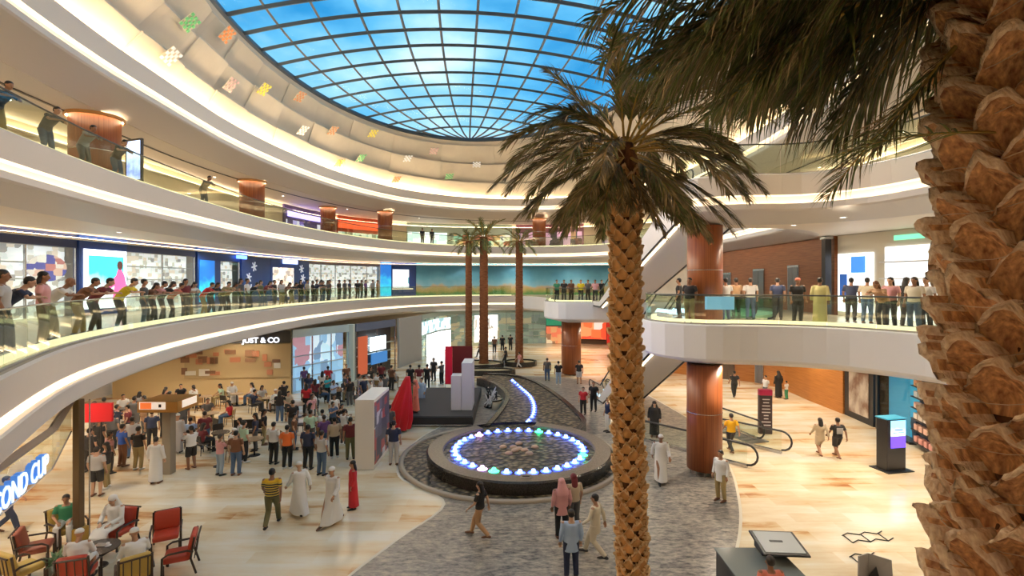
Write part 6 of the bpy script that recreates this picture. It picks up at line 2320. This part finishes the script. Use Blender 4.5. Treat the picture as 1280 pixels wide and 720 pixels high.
# right balcony
Rr = L1_full[iA:iB + 1]
for px, dd, c, kd, hr, hc, ex, kw in (
        (848, 1.5, 'black', 'stand', 'short', 'hair_black', 'left of the wood column', {}), (862, 0.50, 'dark', 'stand', 'short', 'hair_black', 'directly in front of the wood column', {}),
        (907, 1.8, 'white', 'stand', 'short', 'hair_black', 'right of the wood column', {}), (920, 3.4, 'tan', 'stand', 'short', 'hair_black', 'further back near the lift doors', {}), (938, 3.0, 'white', 'stand', 'short', 'hair_black', 'behind the green escalator end', {}),
        (972, 3.2, 'navy', 'stand', 'short', 'hair_black', 'before the middle lift door', {}), (997, 1.1, 'black', 'stand', 'cap', 'coral', 'wearing a coral cap', {}), (1025, 0.95, 'pale yellow', 'stand', 'short', 'hair_black', 'in a loose pale dress', {'style': 'robe'}),
        (1064, 3.3, 'navy', 'stand', 'short', 'hair_black', 'before the blue light poster', {}), (1084, 3.0, 'cream', 'stand', 'short', 'hair_black', 'right of the navy shirt', {}), (1098, 0.8, 'tan', 'lean', 'long', 'brown', 'with long red-brown hair leaning on the rail', {}),
        (1113, 1.5, 'pink', 'stand', 'long', 'hair_black', 'with long black hair behind the leaning one', {}), (1133, 2.0, 'black', 'stand', 'long', 'hair_black', 'with black hair before the pale shop', {}), (1143, 0.9, 'cream', 'stand', 'long', 'hair_black', 'nearest the big trunk in a cream top', {}),
        (1158, 1.4, 'white', 'stand', 'short', 'hair_black', 'half hidden by the big trunk', {})):
    if hc not in MATS:
        cmat(hc)
    on_rail(Rr, Z1, px, kd, c, 'person in %s on the right balcony, %s' % (c, ex), d=dd, hair=hr, hairc=hc, rng=(8, 23), dface=PR.uniform(-0.3, 0.3) + (PI if px in (907, 920, 938, 972, 1064, 1084, 1025, 1133) else 0), **kw)
# second floor
L2r = L2[k0:k1 + 1]
for px, c, kd, ex in ((5, 'navy', 'lean', 'at the far left edge of the picture'), (66, 'dark grey', 'lean', 'left of the big wood column'), (112, 'grey', 'lean', 'in front of the big wood column'), (152, 'dark', 'lean', 'beside the upright advertising screen'),
                      (259, 'black', 'lean', 'between the first two wood columns')):
    on_rail(L2r, Z2, px, kd, c, 'person in %s on the second-floor balcony, %s' % (c, ex), d=0.70, dface=-0.35)
for px, c in ((528, 'dark'), (540, 'black')):
    on_rail(L2r, Z2, px, 'stand', c, 'far person in %s at the second-floor rail before the white window' % c, d=0.7)
# ------------------------------------------------------------------ palms
def palm_mat(name, c1, c2, scale, stretch=(1, 1, 1), rough=0.75, bump=0.0):
    return noisy(name, c1, c2, scale, rough, stretch, 6, bump, lo=0.3, hi=0.7, spec=0.2)


M_BOOTF = palm_mat('boot_face', (0.27, 0.10, 0.05), (0.86, 0.46, 0.20), 9, (3, 3, 0.5), 0.7, 1.0)
M_BOOTT = palm_mat('boot_rim', (0.58, 0.33, 0.18), (0.95, 0.75, 0.50), 10, (3, 3, 0.5), 0.75, 1.0)
M_BOOTF2 = palm_mat('boot_face_gold', (0.36, 0.16, 0.06), (0.74, 0.40, 0.16), 8, (1, 1, 0.5), 0.7, 0.5)
M_BOOTT2 = palm_mat('boot_rim_gold', (0.62, 0.38, 0.18), (0.92, 0.68, 0.40), 10, (1, 1, 0.5), 0.7, 0.4)
M_CORE = palm_mat('trunk_fibre', (0.06, 0.025, 0.012), (0.16, 0.07, 0.03), 14, (1, 1, 0.4), 0.9, 0.6)
PB = random.Random(21)


def boot_mesh(r0, w, h, out, rr, f, t, name):
    """one cut leaf base hugging a trunk of radius r0, pointing along +X"""
    nu, nv = 14, 9
    tip = rr.uniform(-0.25, 0.25)
    curl = rr.uniform(0.8, 1.2)
    notch = rr.uniform(0.0, 0.12)
    vs, fs, ms = [], [], []
    face = []
    for iv in range(nv):
        v = iv / (nv - 1)
        for iu in range(nu + 1):
            u = -1 + 2 * iu / nu
            # top edge falls away from the middle: a chevron
            peak = 1 - 0.70 * abs(u - tip * 0.4) ** 0.95 - (notch if abs(u) < 0.12 else 0) + rr.uniform(-0.07, 0.07) * v ** 3
            z = h * v * peak
            hw = w * (0.62 + 0.50 * math.sin(PI * min(1, v * 0.75 + 0.12)))
            keel = (1 - abs(u) ** 1.6)
            d = 0.012 + out * (v ** 1.9) * (0.50 + 0.70 * keel) * curl + 0.022 * w / 0.17 * keel * math.sin(PI * v * 0.8) - 0.045 * (w / 0.17) * math.exp(-((abs(u) - 0.0) / 0.3) ** 2) * math.sin(PI * min(1, v * 1.15)) + 0.012 * (w / 0.17) * math.sin(7 * u + 3 * curl) * v + 0.05 * (w / 0.17) * max(0.0, abs(u) - 0.72) * v + rr.uniform(-1, 1) * 0.006 * (w / 0.17)
            a = u * hw / r0
            rad = r0 + d
            face.append((rad * math.cos(a), rad * math.sin(a), z))
    n1 = nu + 1
    vs += face
    for iv in range(nv - 1):
        for iu in range(nu):
            fs.append((iv * n1 + iu, iv * n1 + iu + 1, (iv + 1) * n1 + iu + 1, (iv + 1) * n1 + iu))
            ms.append(0 if iv < nv - 2 else 1)
    # pale lip: thickness, then back to the trunk
    top = (nv - 1) * n1
    b = len(vs)
    for iu in range(n1):
        x, y, z = face[top + iu]
        k = 0.93 if r0 > 0.3 else 0.92
        vs.append((x * k, y * k, z + h * 0.03 + rr.uniform(0, 0.03) * h))
    b2 = len(vs)
    for iu in range(n1):
        x, y, z = face[top + iu]
        l_ = math.hypot(x, y)
        k = (r0 - 0.02) / l_
        vs.append((x * k, y * k, z + h * 0.02))
    for iu in range(nu):
        fs.append((top + iu, top + iu + 1, b + iu + 1, b + iu))
        ms.append(1)
        fs.append((b + iu, b + iu + 1, b2 + iu + 1, b2 + iu))
        ms.append(1 if iu % 3 else 0)
    mb = MB()
    mb.v, mb.f, mb.m = vs, fs, ms
    me = mb.mesh(name, [f, t], True)
    return me


def merge(items, name, mats, parent):
    """items: (mesh, matrix) joined into one mesh"""
    vs, fs, ms = [], [], []
    for me, mx in items:
        b = len(vs)
        vs += [tuple(mx @ v.co) for v in me.vertices]
        for p in me.polygons:
            fs.append(tuple(i + b for i in p.vertices))
            ms.append(p.material_index)
    mb = MB()
    mb.v, mb.f, mb.m = vs, fs, ms
    return mb.build(name, mats, parent, True, clean=False)


def trunk(parent, r0, z0, z1, per, pitch, w, h, out, f, t, lean, limit=96):
    variants = [boot_mesh(r0, w, h, out, PB, f, t, 'leaf_base') for _ in range(7)]
    n_ = int((z1 - z0) / 0.5) + 1
    MB().tube([(lean(z1 * i / n_)[0], lean(z1 * i / n_)[1], z1 * i / n_) for i in range(n_ + 1)], r0 + 0.004, 24).build('trunk_core', M_CORE, parent, True)
    allb = []
    row = 0
    z = z0
    while z < z1 - h * 0.3:
        for k in range(per):
            a = 2 * PI * (k + 0.5 * (row % 2)) / per + 0.045 * row + PB.uniform(-0.06, 0.06)
            s = PB.uniform(0.9, 1.12)
            lx, ly = lean(z)
            mx = Matrix.Translation((lx, ly, z + PB.uniform(-0.15, 0.15) * pitch)) @ Matrix.Rotation(a, 4, 'Z') @ Matrix.Diagonal((1, 1, s, 1))
            allb.append((PB.choice(variants), mx, a, z))
        z += pitch
        row += 1
    px_, py_ = parent.location.x, parent.location.y
    cam_a = math.atan2(-py_, -px_)
    vis = []
    for it in allb:
        da = abs((it[2] - cam_a + PI) % (2 * PI) - PI)
        dist = math.hypot(px_, py_)
        zy = (it[3] + 0.1 - CH) / dist * F
        seen = da < 1.6 and -400 < zy < 390
        vis.append((0 if seen else 1, da if False else 0, it))
    seen = [v[2] for v in vis if v[0] == 0]
    rest = [v[2] for v in vis if v[0] == 1]
    seen.sort(key=lambda it: abs((it[2] - cam_a + PI) % (2 * PI) - PI))
    rest += seen[limit:]
    for me, mx, a, z in seen[:limit]:
        o = inst('leaf_base', me, parent)
        o.matrix_local = mx
    o = merge([(me, mx) for me, mx, a, z in rest], 'leaf_base_cover', [f, t], parent)
    o['kind'] = 'stuff'


M_LEAFG = palm_mat('leaf_green', (0.05, 0.075, 0.02), (0.22, 0.24, 0.07), 5, (1, 1, 1), 0.5)
M_LEAFO = palm_mat('leaf_olive', (0.09, 0.07, 0.035), (0.36, 0.28, 0.14), 5, (1, 1, 1), 0.55)
M_LEAFT = palm_mat('leaf_tan', (0.28, 0.19, 0.09), (0.58, 0.43, 0.24), 5, (1, 1, 1), 0.6)
M_STALK = palm_mat('leaf_stalk', (0.28, 0.17, 0.04), (0.50, 0.32, 0.08), 6, (1, 1, 1), 0.5)


def frond(parent, base, az, el, L, droop, leafL, nleaf, hang, rr, mats, wid=0.03, stalk_r=0.03, start=0.22, fwd=0.75, sidew=0.75):
    """pinnate leaf: arching rachis with two rows of narrow blades"""
    mb = MB()
    base = V(base)
    d0 = V((math.cos(az) * math.cos(el), math.sin(az) * math.cos(el), math.sin(el)))
    N_ = 14
    pts = []
    p = base.copy()
    d = d0.copy()
    for i in range(N_ + 1):
        pts.append(p.copy())
        d = (d + V((0, 0, -droop / N_ * (0.5 + 1.3 * i / N_)))).normalized()
        p += d * (L / N_)
    rad = [stalk_r * (1 - 0.85 * i / N_) for i in range(N_ + 1)]
    mb.tube(pts, rad, 6, 0, 1.0, 0.7)
    for k in range(nleaf):
        t_ = start + (1 - start) * (k + rr.uniform(-0.3, 0.3)) / nleaf
        t_ = min(max(t_, 0.02), 0.999)
        f_ = t_ * N_
        i = min(int(f_), N_ - 1)
        q = pts[i].lerp(pts[i + 1], f_ - i)
        tg = (pts[i + 1] - pts[i]).normalized()
        sd = tg.cross(V((0, 0, 1)))
        if sd.length < 0.1:
            sd = V((-math.sin(az), math.cos(az), 0))
        sd.normalize()
        up = sd.cross(tg)
        env = math.sin(PI * min(1.0, (t_ - start) / (1 - start) * 0.8 + 0.18)) ** 0.6
        for s in (-1, 1):
            ll = leafL * env * rr.uniform(0.75, 1.12)
            dd = (tg * (fwd + rr.uniform(-0.15, 0.15)) + sd * s * (sidew + rr.uniform(-0.2, 0.2)) + up * rr.uniform(-0.05, 0.35)).normalized()
            a0 = q
            cur = a0.copy()
            dirn = dd.copy()
            vs = []
            nseg = 4
            wv = dirn.cross(up)
            if wv.length < 0.05:
                wv = sd
            wv.normalize()
            for j in range(nseg + 1):
                tt = j / nseg
                ww = wid * (0.55 + 0.9 * tt if tt < 0.35 else (1 - tt) * 1.3 + 0.02)
                ctr = cur
                vs += [ctr - wv * ww * 0.5, ctr + V((0, 0, -ww * 0.25)), ctr + wv * ww * 0.5]
                dirn = (dirn + V((rr.uniform(-0.04, 0.04), rr.uniform(-0.04, 0.04), -hang / nseg * (0.6 + tt)))).normalized()
                cur = cur + dirn * (ll / nseg)
            fs = []
            for j in range(nseg):
                b = j * 3
                fs += [(b, b + 1, b + 4, b + 3), (b + 1, b + 2, b + 5, b + 4)]
            r_ = rr.random()
            mb.add(vs, fs, 1 if r_ < 0.62 else (2 if r_ < 0.9 else 3))
    return mb.build('frond', [M_STALK] + mats, parent, clean=False)


# big palm at the right edge
NPX, NPY = 3.13, 3.02
np_ = thing('palm_tree', 'huge nearby palm trunk of peeling brown leaf bases filling the right edge', 'palm tree', (NPX, NPY, 0))
trunk(np_, 0.33, 0.1, 9.75, 7, 0.168, 0.172, 0.34, 0.175, M_BOOTF, M_BOOTT, lambda z: (0.02 * math.sin(z * 0.8), 0.0))
rr = random.Random(31)
near_fr = [  # azimuth (deg from +X), elevation, length, droop
    (182, 8, 2.45, 0.42), (196, -2, 2.3, 0.40), (168, 0, 2.5, 0.45), (208, 12, 2.1, 0.55), (176, 22, 2.4, 0.6), (154, 4, 2.5, 0.5), (222, 4, 2.0, 0.6), (190, -10, 2.1, 0.35), (162, -5, 2.3, 0.4), (172, -16, 2.2, 0.35), (184, -18, 2.0, 0.3), (150, -14, 2.2, 0.4), (142, 8, 2.4, 0.5), (198, -16, 1.9, 0.3),
    (160, -12, 2.3, 0.35), (140, -6, 2.2, 0.5), (240, 15, 1.9, 0.8), (120, 0, 2.3, 0.6), (90, 10, 2.4, 0.7), (60, 5, 2.3, 0.7), (30, 5, 2.3, 0.7), (0, 5, 2.3, 0.7), (-40, 15, 2.2, 0.8), (148, -28, 1.9, 0.3), (176, -26, 1.9, 0.3), (205, -22, 1.7, 0.35), (150, -4, 1.9, 0.5), (135, -8, 1.9, 0.5), (165, -18, 1.7, 0.4), (125, -14, 1.8, 0.5), (140, -24, 1.6, 0.4), (156, -30, 1.5, 0.35), (178, -8, 1.8, 0.6), (146, -40, 1.5, 0.3), (158, -42, 1.35, 0.3), (134, -36, 1.5, 0.3), (126, -44, 1.35, 0.3), (150, -52, 1.2, 0.2)]
for i, (az, el, L, dr) in enumerate(near_fr):
    frond(np_, (0.25 * math.cos(math.radians(az)), 0.25 * math.sin(math.radians(az)), 9.72 + 0.10 * (i % 4)), math.radians(az), math.radians(el), L, dr, 0.80, 74, 1.25, rr,
          [M_LEAFG, M_LEAFO, M_LEAFT], 0.032, 0.032, start=0.16, fwd=0.65, sidew=0.7)
for az, el, L in ((118, -38, 1.35), (172, -48, 1.0)):
    frond(np_, (0.3 * math.cos(math.radians(az)), 0.3 * math.sin(math.radians(az)), 9.2), math.radians(az), math.radians(el), L, 0.3, 0.45, 34, 0.6, rr, [M_LEAFG, M_LEAFO, M_LEAFT], 0.022, 0.02, start=0.3)
frond(np_, (-0.36, -0.1, 8.45), math.radians(170), math.radians(5), 0.9, 0.45, 0.38, 26, 0.5, rr, [M_LEAFG, M_LEAFG, M_LEAFO], 0.018, 0.012, start=0.2)
# cord of string lights wound round the big trunk
sl = thing('string_lights', 'thin pale cord of string lights wound round the nearest palm trunk', 'string lights', (NPX, NPY, 0))
pts = []
for k in range(420):
    a = k * 0.21
    z = 5.7 + (9.5 - 5.7) * k / 420
    r_ = 0.475 + 0.02 * math.sin(a * 7)
    pts.append((r_ * math.cos(a), r_ * math.sin(a), z + 0.02 * math.sin(a * 5)))
MB().tube(pts, 0.0028, 4).build('wound_cord', mat('cord_pale', (0.55, 0.40, 0.25), 0.5), sl)
ca = math.atan2(-NPY, -NPX) + 0.16
MB().tube([(0.49 * math.cos(ca + 0.02 * math.sin(z)), 0.49 * math.sin(ca), 5.6 + 0.3 * z) for z in range(14)], 0.006, 6).build('main_cord', MATS['cord_pale'], sl)

# middle palm
MPX, MPY = 1.86, 8.0
mp_ = thing('palm_tree', 'tall slim palm with golden scaly trunk and drooping dry crown in front of the escalators', 'palm tree', (MPX, MPY, 0))
lean2 = lambda z: (-0.10 * max(0.0, (z - 3) / 6.5) ** 1.0 + 0.03 * math.sin(z * 0.7), 0.0)
trunk(mp_, 0.17, 0.3, 9.35, 6, 0.120, 0.085, 0.215, 0.08, M_BOOTF2, M_BOOTT2, lean2)
MB().lathe([(0.9, 0), (0.9, 0.35), (0.8, 0.35), (0.8, 0.25), (0, 0.25)], n=32).build('planter_base', M_BLKSTONE, mp_)
MB().tube([(lean2(9)[0], 0, 9.0), (lean2(9)[0], 0, 9.5), (lean2(9)[0], 0, 9.85)], [0.2, 0.2, 0.08], 14).build('crown_shaft', M_CORE, mp_, True)
rr = random.Random(77)
cx = lean2(9.3)[0]
for i in range(64):
    tier = i % 3
    az = i * 2.39996 + rr.uniform(-0.15, 0.15)
    el = math.radians((32, 6, -22)[tier] + rr.uniform(-8, 8))
    if i % 11 == 5:
        el = math.radians(60)
    L = (2.05, 2.2, 1.8)[tier] * rr.uniform(0.88, 1.08)
    frond(mp_, (cx + 0.12 * math.cos(az), 0.12 * math.sin(az), 9.52 + 0.12 * (2 - tier)), az, el, L, (1.25, 1.05, 0.6)[tier], 0.55, 52, 0.55, rr,
          [M_LEAFO, M_LEAFG, M_LEAFT], 0.036, 0.022, start=0.2, fwd=1.05, sidew=0.42)

for i in range(26):
    az = i * 2.39996 + 0.4
    frond(mp_, (cx + 0.14 * math.cos(az), 0.14 * math.sin(az), 9.15 + 0.012 * i), az, math.radians(-38 + rr.uniform(-12, 12)), 0.95 * rr.uniform(0.7, 1.15), 0.7, 0.34, 26, 0.5, rr,
          [M_LEAFO, M_LEAFT, M_LEAFO], 0.03, 0.02, start=0.15, fwd=1.1, sidew=0.4)

# three far palms
M_FTR = palm_mat('far_trunk', (0.13, 0.045, 0.018), (0.28, 0.11, 0.045), 3, (1, 1, 5), 0.7, 0.5)
for (X_, Y_, r_, zt, lab, n_) in ((-3.84, 45.4, 0.31, 11.2, 'left of the three far palms with reddish slim trunk', 20), (-2.52, 45.8, 0.40, 11.6, 'middle and tallest of the three far palms', 26), (0.66, 46.5, 0.36, 11.3, 'right of the three far palms, standing apart in its own planter', 20)):
    t = thing('palm_tree', lab, 'palm tree', (X_, Y_, 0))
    prof_r, prof_p = [], []
    nn = 60
    for i in range(nn + 1):
        z = 0.25 + (zt - 0.25) * i / nn
        prof_p.append((0, 0, z))
        prof_r.append(r_ * (1.0 - 0.12 * i / nn) * (1 + (0.05 if i % 2 else -0.03)) * (1.35 if i == 0 else 1))
    MB().tube(prof_p, prof_r, 14).build('trunk', M_FTR, t, True)
    rr = random.Random(int(zt * 10))
    for i in range(n_):
        tier = i % 3
        az = i * 2.39996
        el = math.radians((50, 18, -12)[tier] + rr.uniform(-8, 8))
        if zt > 11.5 and tier == 0:
            el = math.radians(62)
        frond(t, (0.1 * math.cos(az), 0.1 * math.sin(az), zt - 0.1), az, el, 2.1 * rr.uniform(0.85, 1.1) * (1.0 if zt < 11.5 else 1.2), 1.05, 0.62, 20, 0.35, rr, [M_LEAFG, M_LEAFG, M_LEAFO], 0.07, 0.045, start=0.12, fwd=0.9, sidew=0.55)
# ------------------------------------------------------------------ world, lamps, camera
w = bpy.data.worlds.new('sky')
sc.world = w
w.use_nodes = True
n, l = w.node_tree.nodes, w.node_tree.links
bg = n['Background']
tc = n.new('ShaderNodeTexCoord')
mp = n.new('ShaderNodeMapping')
mp.inputs['Scale'].default_value = (1, 1, 2.2)
no = n.new('ShaderNodeTexNoise')
no.inputs['Scale'].default_value = 3.2
no.inputs['Detail'].default_value = 7
r = ramp(n, [(0.34, (0.03, 0.26, 0.56)), (0.45, (0.11, 0.42, 0.70)), (0.56, (0.30, 0.60, 0.80)), (0.70, (0.72, 0.85, 0.92))])
l.new(tc.outputs['Generated'], mp.inputs['Vector'])
l.new(mp.outputs[0], no.inputs['Vector'])
l.new(no.outputs['Fac'], r.inputs['Fac'])
l.new(r.outputs['Color'], bg.inputs['Color'])
bg.inputs['Strength'].default_value = 1.12

LIGHT_N = [0]


def spot(loc, energy, col=(1, 0.86, 0.68), size=2.4, rad=0.25, target=None, blend=0.9):
    d = bpy.data.lights.new('downlight_and_added_flood', 'SPOT')
    d.energy, d.color, d.spot_size, d.spot_blend, d.shadow_soft_size = energy, col, size, blend, rad
    o = bpy.data.objects.new('downlight_and_added_flood', d)
    COL.objects.link(o)
    o.location = loc
    if target is not None:
        o.rotation_euler = (Vector(target) - Vector(loc)).to_track_quat('-Z', 'Y').to_euler()
    return o


# added flood spots all round the drum ledge, to light the atrium floor
fl = offset(L3, 0.55)
for i in range(0, len(fl), max(1, len(fl) // 16)):
    p = fl[i]
    c = Vector((0, 27))
    t = p.lerp(c, 0.55)
    spot((p.x, p.y, 17.45), 8500, (1, 0.85, 0.69), 2.6, 0.35, (t.x, t.y, 0))
# gallery ceilings
def ring_lamps(curve, d, z, step, energy, closed=True, col=(1, 0.84, 0.64), rad=0.12):
    c = offset(curve, d, closed)
    for i in range(0, len(c), step):
        spot((c[i].x, c[i].y, z), energy, col, 2.75, rad)


ring_lamps(L1_left, 3.6, 4.3, 5, 420)
ring_lamps(L1_left, 8.0, 4.3, 7, 480)
ring_lamps(L1_right, 4.0, 4.3, 9, 420)
ring_lamps(L2, 3.4, 9.75, 6, 420)
ring_lamps(L3, 5.4, 14.95, 7, 420)
for x, y in ((12, 30), (15, 34), (16, 27), (14, 22), (16, 19), (13, 15), (10, 36)):
    spot((x, y, 4.3), 480)

cd = bpy.data.cameras.new('camera')
cam = bpy.data.objects.new('camera', cd)
COL.objects.link(cam)
cam.location = (0, 0, CH)
cam.rotation_euler = (PI / 2, 0, 0)
cd.sensor_width = 36
cd.lens = 18
cd.shift_y = -8 / 1280
cd.clip_start = 0.05
cd.clip_end = 300
sc.camera = cam
sc.view_settings.view_transform = 'Standard'
sc.view_settings.look = 'None'
sc.view_settings.exposure = EXPOSURE
sc.view_settings.gamma = 1.0
sc.view_settings.use_curve_mapping = False
cy = sc.cycles
cy.max_bounces = 7
cy.diffuse_bounces = 3
cy.glossy_bounces = 3
cy.transmission_bounces = 4
cy.transparent_max_bounces = 16
cy.sample_clamp_indirect = 3.0
cy.sample_clamp_direct = 12.0
cy.caustics_reflective = False
cy.caustics_refractive = False
cy.use_denoising = True
try:
    cy.denoiser = 'OPENIMAGEDENOISE'
except Exception:
    pass
